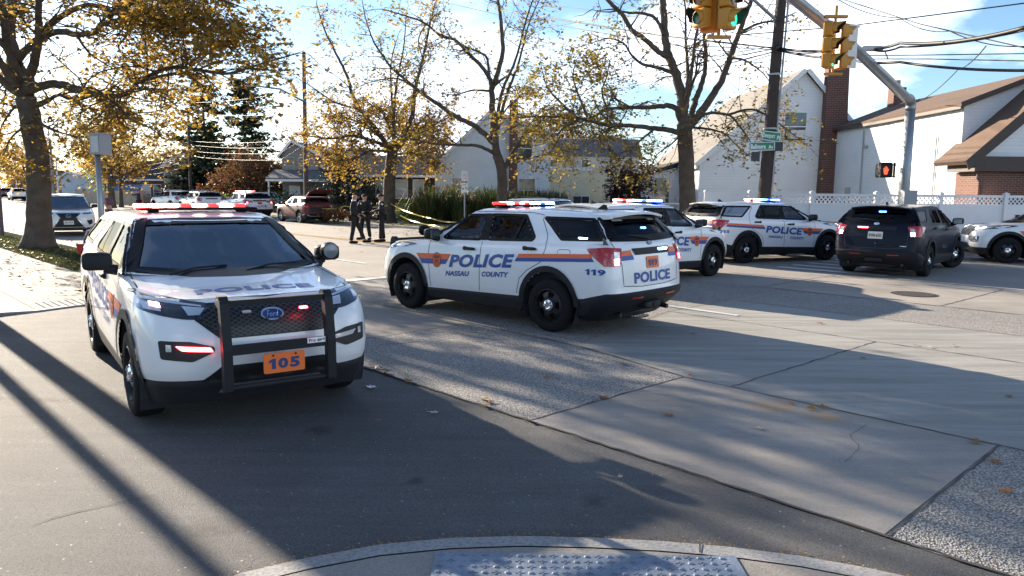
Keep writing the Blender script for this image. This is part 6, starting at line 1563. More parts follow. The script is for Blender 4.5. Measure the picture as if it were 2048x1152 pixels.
# pedestrian signal
t = thing('pedestrian_signal', 'black pedestrian signal showing an orange hand, bracketed to the grey mast', 'pedestrian signal', at(1768, 341, 24.3))
m = MB(); sbox(m, (0, 0, 0), (.22, .16, .23), .2, 16, 8); m.build('housing', SIGB, t, 40)
m = MB(); m.prism([(-.22, -.16, -.22), (-.24, -.26, .24), (.24, -.26, .24), (.22, -.16, -.22)], (0, 0, .02)) if 0 else m.box((0, -.2, .235), (.46, .18, .02)); m.box((-.225, -.2, 0), (.015, .12, .46)); m.box((.225, -.2, 0), (.015, .12, .46)); m.build('visor', SIGB, t)
m = MB(); HAND = [(-.05, -.13), (.05, -.13), (.07, -.03), (.10, .04), (.075, .055), (.05, .01), (.05, .10), (.028, .10), (.026, .03), (.018, .13), (-.006, .13), (-.008, .03), (-.022, .115), (-.045, .115), (-.042, .02), (-.062, .075), (-.083, .07), (-.075, -.02)]
m.poly([(x - .02, -.1665, z) for x, z in HAND]); m.build('hand_symbol', mat('orange_hand_lit', (.8, .15, .05), .4, emit=(1, .10, .03), estr=.35), t)
m = MB(); m.tube([(.1, .05, .19), (.32, .12, .19), (.55, .35, .19)], .025, 6); m.build('bracket', GREYP, t); m = MB(); m.tube([(.1, .05, -.19), (.32, .12, -.19), (.55, .35, -.19)], .025, 6); m.build('bracket', GREYP, t)
# utility pole with street name signs
ub = Vector((8.36, 25.3, .1)); ut = at(1566, -40, 25.0); t = thing('utility_pole', 'tall dark wooden utility pole leaning right with metal conduit, beside the street name signs', 'utility pole', ub)
top = ub.lerp(ut, 1.0); m = MB(); k = 10; m.tube([ub.lerp(top, i / k) - ub for i in range(k + 1)], [.215 - .006 * i for i in range(k + 1)], 16); m.build('pole', POLEW, t, True)
m = MB(); m.tube([ub.lerp(top, i / k) - ub + Vector((.20, -.10, 0)) for i in range(k + 1)], .035, 8); m.build('conduit', GALV, t, True)
for f in (.12, .46, .66): m = MB(); p = ub.lerp(top, f) - ub; m.lathe([(.23, p.z - .03), (.23, p.z + .03)], (p.x, p.y, 0), seg=16); m.build('steel_band', GALV, t)
m = MB(); m.tube([at(1552, 40, 25.0) - ub, at(1508, 0, 24.4) - ub, at(1440, -60, 23.6) - ub], .05, 8); m.build('brace_arm', GALV, t)
m = MB(); m.tube([at(1555, 95, 25.0) - ub, at(1548, 99, 24.8) - ub], [.12, .10], 8); m.build('cable_clamp', CABLE, t)
def street_sign(label, px0, px1, Y, text, tilt=0.0, xw=.86):
    a, b = at(*px0, Y), at(*px1, Y + .0); c = (a + b) / 2; w = (b - a).length; w = abs(b.x - a.x); h = abs(a.z - b.z)
    o = thing('street_sign', label, 'street sign', c); o.rotation_euler = (0, tilt, 0)
    m = MB(); P = round_poly([(-w / 2, -h / 2), (w / 2, -h / 2), (w / 2, h / 2), (-w / 2, h / 2)], h * .15); m.prism([(x, 0, z) for x, z in P], (0, .012, 0)); m.build('panel', SGREEN, o)
    m = MB(); e = [(x, z) for x, z in offset_poly(P, -h * .05)]; n = len(e); e2 = offset_poly(P, -h * .10); m.add([(x, -.004, z) for x, z in e] + [(x, -.004, z) for x, z in e2], [(i, (i + 1) % n, n + (i + 1) % n, n + i) for i in range(n)]); m.build('border', M_whiteink, o)
    m = MB()
    for s, hh, ww, dx in text: flat_text(m, s, h * hh, w * ww, (w * dx, -.005, -h * .02 if hh > .42 else -h * .08), (1, 0, 0), (0, 0, 1), .015)
    m.build('lettering', M_whiteink, o)
    return o
street_sign('green street sign reading Davenport Pl on the utility pole, upper of the two', (1524, 262), (1562, 283), 24.8, [('Davenport', .56, .62, -.14), ('Pl', .42, .13, .36)], R(6))
street_sign('green street sign reading Bellmore Av on the utility pole, lower of the two', (1499, 283), (1550, 302), 24.75, [('Bellmore', .52, .56, -.15), ('Av', .40, .18, .33)], R(-2))
m = MB(); m.box((0, 0, 0), (.32, .02, .30)); o = m.build('sign_back', mat('sign_back', (.05, .055, .06), .6, .3)); o.location = at(1556, 293, 24.9); tag(o, 'dark back of a small sign right of the Bellmore Av sign', 'sign')
m = MB(); m.box((0, 0, 0), (.28, .02, .30)); o = m.build('sign_back', MATS['sign_back']); o.location = at(1511, 313, 24.9); tag(o, 'dark back of a small sign below the Bellmore Av sign', 'sign')
# grey camera pole on the left verge
cb = Vector((-9.62, 17.6, .03)); t = thing('camera_pole', 'slim grey steel pole carrying a square grey cabinet, behind the near left police car', 'pole', cb)
ct = at(194, 300, 17.6); m = MB(); m.tube([(0, 0, 0), ct - cb], [.075, .06], 14); m.lathe([(.14, 0), (.14, .05), (.09, .08)], seg=14); m.build('pole', GALV, t, True)
d = ct - cb; m = MB(); m.lathe([(.075, d.z - .02), (.085, d.z + .02), (.085, d.z + .10), (.06, d.z + .12)], (d.x, d.y, 0), seg=14); m.build('collar', GALV, t)
c = at(201, 289, 17.6) - cb; m = MB(); m.box(c, (.36, .30, .46), rz=R(-28)); m.box(c + Vector((0, 0, .24)), (.40, .34, .03), rz=R(-28)); m.build('cabinet', GREYP, t)
m = MB(); f = c + Matrix.Rotation(R(-28), 3, 'Z') @ Vector((.03, -.16, 0)); m.box(f, (.26, .015, .36), rz=R(-28)); m.build('cabinet_door', mat('pale_grey', (.42, .45, .48), .4), t)
m = MB(); p = at(204, 455, 17.5) - cb; p.y = -.075; m.box((p.x, p.y - .004, p.z), (.09, .006, .20)); m.build('sticker', mat('pale_sticker', (.55, .60, .62), .5), t)
m = MB()
for k in range(4): m.box((p.x + .015, p.y - .010, p.z + .07 - k * .045), (.03, .004, .022))
m.build('sticker_marks', M_blackink, bpy.data.objects[t.children[-1].name])
# thin posts, sign post
lp = gp(5, 474); m = MB(); m.box((0, 0, 1.0), (.10, .10, 2.0)); o = m.build('post', mat('purple_brown_post', (.13, .085, .09), .7)); o.location = (lp.x, lp.y, 0); tag(o, 'thin purple brown post on the verge at the left edge', 'post')
sp = Vector((-2.28, 35.6, .1)); t = thing('parking_sign', 'two white parking regulation plates on a thin grey post, left of police car 119', 'road sign', sp)
m = MB(); m.box((0, 0, 1.35), (.06, .035, 2.7)); m.build('post', GALV, t)
for zc, hh in ((2.52, .46), (1.98, .44)):
    m = MB(); P = round_poly([(-.15, zc - hh / 2), (.15, zc - hh / 2), (.15, zc + hh / 2), (-.15, zc + hh / 2)], .03); m.prism([(x, -.03, z) for x, z in P], (0, .01, 0)); pl = m.build('plate', mat('sign_white', (.72, .71, .68), .45), t)
    m = MB()
    if zc > 2.3:
        for k, (s, w_) in enumerate((('NO', .10), ('PARKING', .20))): flat_text(m, s, .05, w_, (0, -.033, zc + .10 - k * .09), (1, 0, 0), (0, 0, 1), .02)
        m.prism([(-.10, -.034, zc - .10), (.04, -.034, zc - .10), (.04, -.034, zc - .07), (.10, -.034, zc - .11), (.04, -.034, zc - .15), (.04, -.034, zc - .12), (-.10, -.034, zc - .12)], (0, .001, 0)); m.build('lettering', mat('faded_red', (.45, .18, .14), .5), pl)
    else:
        flat_text(m, 'BUS', .05, .12, (0, -.033, zc + .13), (1, 0, 0), (0, 0, 1), .02); m.box((-.06, -.033, zc - .05), (.07, .003, .05)); m.lathe([(.045, -.034), (.03, -.034)], (.07, 0, zc - .03), 'Y', 16); m.build('symbols', M_blackink, pl)
# avenue poles and lamp
def wood_pole(label, loc, H, r=.15, lean=(0, 0), arm=None):
    t = thing('utility_pole', label, 'utility pole', loc); k = 8; m = MB(); m.tube([(lean[0] * i / k, lean[1] * i / k, H * i / k) for i in range(k + 1)], [r * (1 - .03 * i) for i in range(k + 1)], 10); m.build('pole', mat('grey_brown_pole', (.11, .085, .07), .9, var=.4, vscale=4), t, True)
    return t
p = at(612, 395, 52); t = wood_pole('brown wooden utility pole with a long lamp arm rising behind the brown crossover', (p.x, p.y, .1), 11.0, .16, (.1, 0))
m = MB(); a = at(612, 205, 52) - Vector(t.location); b = at(560, 178, 50) - Vector(t.location); c = at(505, 171, 48) - Vector(t.location); m.tube([a, b, c], [.07, .06, .05], 8); sbox(m, c + Vector((-.15, 0, -.02)), (.32, .12, .06), .5); m.build('lamp_arm', GALV, t, True)
p = at(382, 395, 74); wood_pole('dark utility pole between the orange brick house and the pines', (p.x, p.y, .1), 9.5, .15, (.1, 0)); bpy.data.objects[C.objects[-1].name].active_material = POLEW
p = at(232, 395, 100); wood_pole('far utility pole seen through the yellow leaves on the left', (p.x, p.y, .1), 10, .16)
p = at(108, 395, 84); t = thing('street_lamp', 'grey green pole just right of the large trunk', 'pole', (p.x, p.y, .1)); m = MB(); m.tube([(0, 0, 0), (0, 0, 7)], [.16, .12], 10); m.build('pole', GREYP, t, True)
p = at(117, 395, 92); m = MB(); m.tube([(0, 0, 0), (0, 0, 5.5)], [.11, .08], 8); o = m.build('post', M_whiteink); o.location = (p.x, p.y, .1); tag(o, 'thin white post far behind the white car with the spindle grille', 'post')
p = at(35, 395, 120); m = MB(); m.tube([(0, 0, 0), (0, 0, 6)], [.12, .08], 8); o = m.build('post', M_whiteink); o.location = (p.x, p.y, .1); tag(o, 'thin pale post far off near the dark red car at the left edge', 'post')
# wires: each hangs between two real supports
def wire(label, pts, r, m_=None, sag=.0, name='overhead_wire', grp='overhead wires'):
    P = [at(x, y, Y) for x, y, Y in pts]; Q = []
    for a, b in zip(P, P[1:]):
        for i in range(14):
            f = i / 14; q = a.lerp(b, f); q.z -= sag * 4 * f * (1 - f); Q.append(q)
    Q.append(P[-1]); o = Q[0].copy(); m = MB(); m.tube([q - o for q in Q], max(r, .015) if m_ is None else r, 5); ob = m.build(name, m_ or CABLE, None, True); ob.location = o; tag(ob, label, 'wire', grp); return ob
UP = 25.0
wire('thick black cable from the top centre down to the dark utility pole', [(880, -12, 52), (1000, 20, 44), (1328, 72, 30.5), (1556, 97, UP)], .030)
wire('thinner black cable just below the thick one crossing the tall open tree', [(800, -16, 54), (1000, 30, 44), (1330, 88, 30.5), (1554, 100, UP)], .016)
wire('black cable rising from the middle left to the utility pole, lower of the parallel two', [(990, 215, 60), (1250, 175, 42), (1400, 142, 32), (1550, 103, UP)], .026)
wire('black cable just above the lowest one on the left of the utility pole', [(990, 190, 60), (1250, 152, 42), (1400, 126, 32), (1552, 97, UP)], .022)
wire('thin wire between the middle cables left of the utility pole', [(1000, 176, 60), (1250, 138, 42), (1420, 112, 31), (1553, 92, UP)], .010)
wire('thin wire lowest across the broad tree', [(1000, 230, 60), (1250, 190, 44), (1450, 140, 31), (1553, 106, UP)], .010)
wire('thin high wire crossing the blue gap at the top centre', [(930, 85, 60), (1180, 40, 45), (1400, 20, 33), (1560, 8, UP)], .010)
wire('thin wire descending from top centre towards the right tree', [(1010, 0, 48), (1200, 22, 38), (1420, 58, 30), (1556, 80, UP)], .010)
wire('highest of the heavy black cables from the utility pole to the right edge', [(1558, 96, UP), (1700, 92, 22), (1800, 86, 19), (2060, 52, 15)], .040, sag=.12)
wire('heavy black cable bundle looping below the highest one at the mast', [(1558, 99, UP), (1640, 104, 23), (1740, 98, 21), (1800, 94, 19.5), (2060, 58, 15)], .026, sag=.08)
wire('heavy black cable falling to the right edge below the mast bend', [(1556, 100, UP), (1690, 118, 22), (1800, 124, 20), (2060, 141, 16)], .034, sag=.06)
wire('thin black wire from the mast to the right edge, just above the falling cable', [(1700, 118, 24), (1860, 118, 22), (2060, 122, 19)], .009)
wire('thin black wire level across the sky right of the mast', [(1640, 112, 25), (1860, 110, 22), (2060, 107, 19)], .008)
wire('thin wire crossing the clouds from the top to the right edge', [(1690, 0, 24), (1840, 48, 21), (2060, 98, 18)], .013)
wire('slim wire from the signals rising to the upper right edge', [(1480, 70, 20), (1690, 53, 19), (2060, 5, 16)], .012)
wire('thin drooping wire near the top right corner', [(1670, -5, 26), (1800, 36, 24), (1900, 62, 22), (2060, 92, 20)], .010, sag=.15)
wire('service wire climbing from the brown roofed house to the right cable', [(1842, 200, 30), (1915, 140, 24), (1972, 92, 18)], .012, sag=.1)
wire('short drop cable at the mast bend by the splice box', [(1742, 100, 20.5), (1770, 103, 20), (1776, 118, 20)], .009)
m = MB(); sbox(m, (0, 0, 0), (.28, .07, .07), .4); o = m.build('splice_box', mat('pale_box', (.5, .48, .45), .5), None, True); o.location = at(1745, 97, 20.4); tag(o, 'small pale splice box hanging on the cables beside the mast', 'splice box')
for k, (y0, y1, y2, y3) in enumerate([(168, 190, 215, 250), (210, 215, 235, 262), (262, 271, 292, 318), (275, 283, 300, 326), (286, 296, 312, 333), (300, 306, 322, 340)]):
    wire(('topmost', 'second', 'third', 'fourth', 'fifth', 'lowest')[k] + ' of the six bright sunlit wires sagging before the pines', [(640, y0 - 40, 50), (560, y0 + 20, 54), (382, y2 - 10, 74), (232, y3, 100)], .013, WIREL, .15)
for k, (x, y) in enumerate([(382, 340), (382, 352)]): wire(('upper', 'lower')[k] + ' of two bright wires low between the far poles, left', [(382, 318 + 12 * k, 74), (232, 345 + 8 * k, 100), (108, 352 + 6 * k, 140)], .012, WIREL, .4)
# police tape
TAPE = mat('yellow_tape', (.50, .40, .10), .45, var=.12)
def tape(label, P, h=.055):
    P = [Vector(p) for p in P]; Q = []
    for a, b in zip(P, P[1:]):
        for i in range(10): f = i / 10; q = a.lerp(b, f); q.z -= .10 * 4 * f * (1 - f); Q.append(q)
    Q.append(P[-1]); o = Q[0].copy(); m = MB()
    for i, (a, b) in enumerate(zip(Q, Q[1:])):
        w0, w1 = .03 * math.sin(i * 1.1), .03 * math.sin((i + 1) * 1.1)
        m.quad(a - o + Vector((0, w0, -h / 2)), b - o + Vector((0, w1, -h / 2)), b - o + Vector((0, -w1, h / 2)), a - o + Vector((0, -w0, h / 2)))
    ob = m.build('police_tape', TAPE); ob.location = o; tag(ob, label, 'police tape', 'yellow police tape'); return ob
tape('yellow police tape from the tree behind the officers sloping down right towards the sign post', [at(782, 408, 42.0), at(860, 436, 37), at(925, 443, 35.5)])
tape('yellow police tape from the brown crossover to the tree behind the officers', [at(640, 416, 43), at(690, 412, 43), at(775, 411, 42)])
tape('yellow police tape left of the brown crossover reaching the far police cars', [at(505, 408, 52), at(555, 409, 50), at(640, 417, 44)])
tape('second yellow tape strand lying low across the far verge', [at(800, 431, 41), at(870, 451, 36.5), at(935, 459, 34.5)])
# ---------------------------------------------------------------- people
def skin_mesh(name, V, E, Rr, m, sub=2):
    me = bpy.data.meshes.new(name); me.from_pydata([tuple(v) for v in V], E, [])
    ob = bpy.data.objects.new(name, me); C.objects.link(ob)
    ob.modifiers.new('s', 'SKIN'); sb = ob.modifiers.new('u', 'SUBSURF'); sb.levels = sb.render_levels = sub
    if not me.skin_vertices:
        bpy.context.view_layer.objects.active = ob
    sv = me.skin_vertices[0].data
    for i, r in enumerate(Rr):
        sv[i].radius = r if hasattr(r, '__len__') else (r, r); sv[i].use_root = (i == 0)
    dg = bpy.context.evaluated_depsgraph_get(); dg.update()
    out = bpy.data.meshes.new_from_object(ob.evaluated_get(dg)); out.name = name
    bpy.data.objects.remove(ob); bpy.data.meshes.remove(me)
    out.materials.clear(); out.materials.append(m); out.polygons.foreach_set('use_smooth', [True] * len(out.polygons)); return out
SKINM = mat('skin', (.42, .24, .17), .5, var=.08); BLACKC = mat('black_uniform', (.005, .0055, .008), .8, var=.3, vscale=12); SUITM = mat('dark_suit', (.007, .0075, .009), .8, var=.25, vscale=12)
def person(label, loc, yaw, J, top=BLACKC, legs=BLACKC, head='bald', scale=1.0, extras=(), skin=SKINM, shirt=None, grp=None, hairm=None):
    """J: joints in metres, facing +x, left is +y"""
    t = thing('person', label, 'person', loc, yaw, grp); t.scale = (scale * 1.14, scale * 1.14, scale)
    g = dict(pel=(0, 0, .96), sp=(0, 0, 1.15), ch=(.01, 0, 1.34), nk=(0, 0, 1.50), nk2=(.015, 0, 1.55), hd=(.03, 0, 1.655), hd2=(.02, 0, 1.73),
             shL=(0, .18, 1.44), elL=(-.02, .24, 1.17), wrL=(.10, .22, .94), shR=(0, -.18, 1.44), elR=(-.02, -.24, 1.17), wrR=(.10, -.22, .94),
             hpL=(0, .095, .92), knL=(.02, .11, .50), anL=(-.02, .12, .09), toL=(.15, .14, .04), hpR=(0, -.095, .92), knR=(.02, -.11, .50), anR=(-.02, -.12, .09), toR=(.15, -.14, .04)); g.update(J)
    g = {k: Vector(v) for k, v in g.items()}
    names = list(g); I = {k: i for i, k in enumerate(names)}; V = [g[k] for k in names]
    rad = dict(pel=(.15, .11), sp=(.145, .10), ch=(.16, .115), nk=.065, nk2=.058, hd=(.078, .096), hd2=(.070, .085), shL=.065, elL=.045, wrL=.030, shR=.065, elR=.045, wrR=.030, hpL=.085, knL=.058, anL=.042, toL=(.038, .03), hpR=.085, knR=.058, anR=.042, toR=(.038, .03))
    rr = [rad[k] for k in names]
    Ed = [('pel', 'sp'), ('sp', 'ch'), ('ch', 'nk'), ('nk', 'nk2'), ('nk2', 'hd'), ('hd', 'hd2'), ('ch', 'shL'), ('shL', 'elL'), ('elL', 'wrL'), ('ch', 'shR'), ('shR', 'elR'), ('elR', 'wrR'), ('pel', 'hpL'), ('hpL', 'knL'), ('knL', 'anL'), ('anL', 'toL'), ('pel', 'hpR'), ('hpR', 'knR'), ('knR', 'anR'), ('anR', 'toR')]
    E = [(I[a], I[b]) for a, b in Ed]
    for s in 'LR':                                        # hands: palm, thumb, four bent fingers
        w, e = g['wr' + s], g['el' + s]; d = (w - e).normalized(); sd = d.cross(Vector((0, 0, 1))); sd = (sd if sd.length > .1 else Vector((0, 1, 0))).normalized(); cur = sd.cross(d).normalized()
        if cur.z > 0: cur = -cur
        V.append(w + d * .075); rr.append((.034, .018)); pi = len(V) - 1; E.append((I['wr' + s], pi))
        for q, ln in ((-.030, .060), (-.010, .074), (.010, .078), (.030, .066)):
            V.append(V[pi] + sd * q + d * ln * .55); rr.append(.0085); a = len(V) - 1; E.append((pi, a)); V.append(V[a] + d * ln * .30 + cur * ln * .40); rr.append(.007); E.append((a, a + 1))
        V.append(w + d * .035 + sd * -.045 + cur * .01); rr.append(.010); a = len(V) - 1; E.append((I['wr' + s], a)); V.append(V[a] + d * .04 + cur * .02); rr.append(.008); E.append((a, a + 1))
    order = names + list(range(len(V) - len(names)))
    sl = dict(pel=.75, sp=.72, ch=.74, shL=.8, shR=.8, hpL=.75, hpR=.75, knL=.85, knR=.85, elL=.85, elR=.85)
    rr = [(tuple(q * sl.get(k, 1) for q in r) if hasattr(r, '__len__') else r * sl.get(k, 1)) for k, r in zip(names + [None] * 99, rr)]
    b = link('body', skin_mesh('body', V, E, rr, skin), t)
    hd = g['hd']; up = (g['hd2'] - g['nk2']).normalized(); fwd = Vector(J.get('face', (1, 0, 0))).normalized(); lf = up.cross(fwd)
    Mh = Matrix((fwd, lf, up)).transposed()
    m = MB()
    sbox(m, hd + Mh @ Vector((.100, 0, -.010)), (.020, .014, .026), .8, 8, 6, M=Mh); m.build('nose', skin, b, True)
    for y in (.034, -.034): m = MB(); m.ball(hd + Mh @ Vector((.085, y, .022)), .013, 8, 6); m.build('eye', M_blackink, b, True)
    m = MB(); m.box(hd + Mh @ Vector((.086, 0, -.058)), (.012, .05, .010), rot=Mh); m.build('mouth', mat('lips', (.22, .09, .08), .5), b)
    for y in (.085, -.085): m = MB(); m.ball(hd + Mh @ Vector((-.005, y, .0)), (.022, .012, .034), 8, 6); m.build('ear', skin, b, True)
    # clothes follow the same joints, a little larger
    def cloth(name, ks, es, grow, mm):
        ii = {k: i for i, k in enumerate(ks)}; rads = []
        for k in ks:
            r = rad[k]; gr = grow[k] if isinstance(grow, dict) and k in grow else (grow.get('*', .012) if isinstance(grow, dict) else grow)
            rads.append(tuple(x + gr for x in r) if hasattr(r, '__len__') else r + gr)
        return link(name, skin_mesh(name, [g[k] for k in ks], [(ii[a], ii[c]) for a, c in es], rads, mm), t)
    cloth('trousers', ['pel', 'hpL', 'knL', 'anL', 'hpR', 'knR', 'anR'], [('pel', 'hpL'), ('hpL', 'knL'), ('knL', 'anL'), ('pel', 'hpR'), ('hpR', 'knR'), ('knR', 'anR')], {'*': .016, 'anL': .022, 'anR': .022, 'pel': .006}, legs)
    cloth('jacket', ['ch', 'sp', 'pel', 'nk', 'shL', 'elL', 'wrL', 'shR', 'elR', 'wrR'], [('ch', 'sp'), ('sp', 'pel'), ('ch', 'nk'), ('ch', 'shL'), ('shL', 'elL'), ('elL', 'wrL'), ('ch', 'shR'), ('shR', 'elR'), ('elR', 'wrR')], {'*': .026, 'nk': .008, 'wrL': .012, 'wrR': .012, 'pel': .020}, top)
    for s in 'LR':
        a, k = g['an' + s], g['to' + s]; dd = (k - a); dd.z = 0; an = math.atan2(dd.y, dd.x); m = MB(); c = (a + k) / 2; sbox(m, (c.x, c.y, min(a.z, k.z) + .005), (.145, .052, .050), .6, 12, 8, M=Matrix.Rotation(an, 3, 'Z')); m.build('shoe', M_rubber, t, True)
    if head in ('cap', 'hood', 'hair'):
        m = MB(); r = {'cap': (.112, .098, .085), 'hood': (.125, .118, .135), 'hair': (.108, .096, .088)}[head]; n1, n2 = 16, 8
        vs, fs = [], []
        for i in range(n2 + 1):
            th = (R(96) if head != 'hood' else R(120)) * i / n2
            for k in range(n1):
                a = 2 * math.pi * k / n1; p = Vector((r[0] * math.sin(th) * math.cos(a), r[1] * math.sin(th) * math.sin(a), r[2] * math.cos(th)))
                if head != 'cap' and p.x > .02 and th > R(50): p.x *= .55
                vs.append(hd + Mh @ (p + Vector((-.012, 0, .030))))
        for i in range(n2):
            for k in range(n1): fs.append((i * n1 + k, i * n1 + (k + 1) % n1, (i + 1) * n1 + (k + 1) % n1, (i + 1) * n1 + k))
        m.add(vs, fs); m.build({'cap': 'knit_cap', 'hood': 'hood', 'hair': 'hair'}[head], hairm or (BLACKC if head != 'hair' else mat('dark_hair', (.02, .015, .012), .6)), t, True)
    for nm, mm, fn in extras:
        m = MB(); fn(m, g); m.build(nm, mm, t, True)
    return t
BADGE = mat('pale_patch', (.55, .53, .48), .5); 
def belt(m, g): c = g['pel'] + Vector((0, 0, .04)); m.lathe([(.0, -.03), (.178, -.03), (.182, 0), (.178, .03), (0.0, .03)], (c.x, c.y, c.z), seg=18); sbox(m, c + Vector((.0, -.19, -.06)), (.05, .03, .09), .5); sbox(m, c + Vector((.05, .18, 0)), (.05, .03, .05), .5)
def radio(m, g): sbox(m, g['ch'] + Vector((.12, .10, .02)), (.025, .03, .05), .5)
def patches(m, g):
    for s in ('shL', 'shR'):
        c = g[s]; sg = 1 if c.y > 0 else -1; m.ball(c + Vector((0, .075 * sg, -.05)), (.042, .012, .05), 10, 6)
    m.ball(g['ch'] + Vector((.13, -.07, .06)), (.012, .03, .035), 8, 6)
# the three officers, standing on the avenue
o1, o2, o3 = gp(709, 487), gp(731, 480), gp(764, 484)
def facing(a, b): d = Vector(b) - Vector(a); return math.atan2(d.y, d.x)
person('bald person in a dark suit striding right by the double yellow line', (o1.x, o1.y, .01), R(8), D(pel=(.0, 0, .95), knL=(.16, .10, .52), anL=(.30, .11, .13), toL=(.46, .13, .05), knR=(-.03, -.10, .50), anR=(-.10, -.12, .09), toR=(.06, -.14, .04), elL=(.05, .25, 1.18), wrL=(.24, .16, 1.05), elR=(-.05, -.25, 1.18), wrR=(.14, -.20, 1.00), hd=(.045, 0, 1.65)), SUITM, SUITM, 'bald', 1.01,
       [('shirt_collar', M_whiteink, lambda m, g: m.lathe([(.070, -.02), (.078, .02), (.066, .025)], tuple(g['nk'] + Vector((.004, 0, .03))), seg=16))])
person('person in black police uniform with hands held out, middle of the three', (o2.x, o2.y, .01), R(248), D(elL=(.02, .26, 1.18), wrL=(.24, .08, 1.08), elR=(.02, -.26, 1.18), wrR=(.25, -.06, 1.06), knL=(.02, .14, .50), anL=(-.02, .17, .09), toL=(.13, .22, .04), knR=(.02, -.14, .50), anR=(-.02, -.17, .09), toR=(.13, -.22, .04)), BLACKC, BLACKC, 'cap', 1.0,
       [('duty_belt', M_rubber, belt), ('radio', M_clad, radio), ('shoulder_patch', BADGE, patches)])
person('person in black police uniform and knit cap in profile, rightmost of the three', (o3.x, o3.y, .01), R(192), D(elL=(.03, .25, 1.19), wrL=(.24, .14, 1.15), elR=(.02, -.25, 1.18), wrR=(.20, -.16, 1.02), knL=(.03, .10, .50), anL=(.05, .11, .09), toL=(.22, .12, .04), knR=(-.02, -.11, .50), anR=(-.07, -.12, .09), toR=(.10, -.13, .04)), BLACKC, BLACKC, 'cap', 1.01,
       [('duty_belt', M_rubber, belt), ('radio', M_clad, radio), ('shoulder_patch', BADGE, patches)])
p = at(277, 385, 56); person('person in dark maroon top pointing left with an outstretched arm, far left', (p.x, p.y, .01), R(200), D(shL=(0, .18, 1.44), elL=(.16, .36, 1.40), wrL=(.36, .50, 1.36), elR=(.05, -.26, 1.2), wrR=(.22, -.2, 1.2)), mat('maroon_top', (.06, .022, .03), .8, var=.3), BLACKC, 'hair', 1.0)
p = at(362, 385, 70); person('small far person with long dark brown hair by the orange brick house', (p.x, p.y, .1), R(250), {}, mat('brown_top', (.10, .05, .035), .8), BLACKC, 'hood', .95, hairm=mat('brown_hair', (.05, .025, .015), .7))
# two people partly hidden behind the near left police car
def check_mat(name, a, b_, sc):
    m, n, l, b = new_mat(name); b.inputs['Roughness'].default_value = .9; tc = n.new('ShaderNodeTexCoord')
    def bars(ax):
        sp = n.new('ShaderNodeSeparateXYZ'); l.new(tc.outputs['Object'], sp.inputs[0]); mu = n.new('ShaderNodeMath'); mu.operation = 'MULTIPLY'; mu.inputs[1].default_value = sc; l.new(sp.outputs[ax], mu.inputs[0]); fr = n.new('ShaderNodeMath'); fr.operation = 'FRACT'; l.new(mu.outputs[0], fr.inputs[0]); gt = n.new('ShaderNodeMath'); gt.operation = 'GREATER_THAN'; gt.inputs[1].default_value = .5; l.new(fr.outputs[0], gt.inputs[0]); return gt.outputs[0]
    ad = n.new('ShaderNodeMath'); ad.operation = 'ADD'; l.new(bars(2), ad.inputs[0]); l.new(bars(0), ad.inputs[1]); dv = n.new('ShaderNodeMath'); dv.operation = 'MULTIPLY'; dv.inputs[1].default_value = .5; l.new(ad.outputs[0], dv.inputs[0])
    mx = n.new('ShaderNodeMix'); mx.data_type = 'RGBA'; mx.inputs[6].default_value = (*a, 1); mx.inputs[7].default_value = (*b_, 1); l.new(dv.outputs[0], mx.inputs[0]); l.new(mx.outputs[2], b.inputs['Base Color']); return m
p = at(221, 440, 18.8); person('person in a maroon patterned hooded top standing behind the slim grey camera pole', (p.x, p.y, .02), R(215), D(elL=(.03, .25, 1.19), wrL=(.22, .14, 1.12)), check_mat('maroon_pattern', (.20, .07, .09), (.03, .02, .03), 14), BLACKC, 'hood', .92, hairm=check_mat('maroon_knit', (.24, .09, .11), (.05, .03, .04), 30))
p = at(186, 500, 15.6); person('person in plaid shirt and red trousers bending behind police SUV 105', (p.x + .10, p.y, .015), R(-20), D(pel=(-.22, 0, .72), sp=(-.13, 0, .88), ch=(.02, 0, 1.0), nk=(.14, 0, 1.08), nk2=(.18, 0, 1.11), hd=(.26, 0, 1.17), hd2=(.30, 0, 1.24), shL=(.02, .18, 1.06), elL=(.14, .22, .82), wrL=(.30, .14, .72), shR=(.02, -.18, 1.06), elR=(.14, -.22, .82), wrR=(.30, -.14, .72), hpL=(-.2, .095, .70), hpR=(-.2, -.095, .70), knL=(.10, .13, .46), knR=(.10, -.13, .46), anL=(-.06, .13, .09), anR=(-.06, -.13, .09), toL=(.11, .15, .04), toR=(.11, -.15, .04)), check_mat('plaid', (.50, .48, .47), (.07, .06, .07), 9), mat('red_cloth', (.45, .03, .03), .8), 'hair', .95)
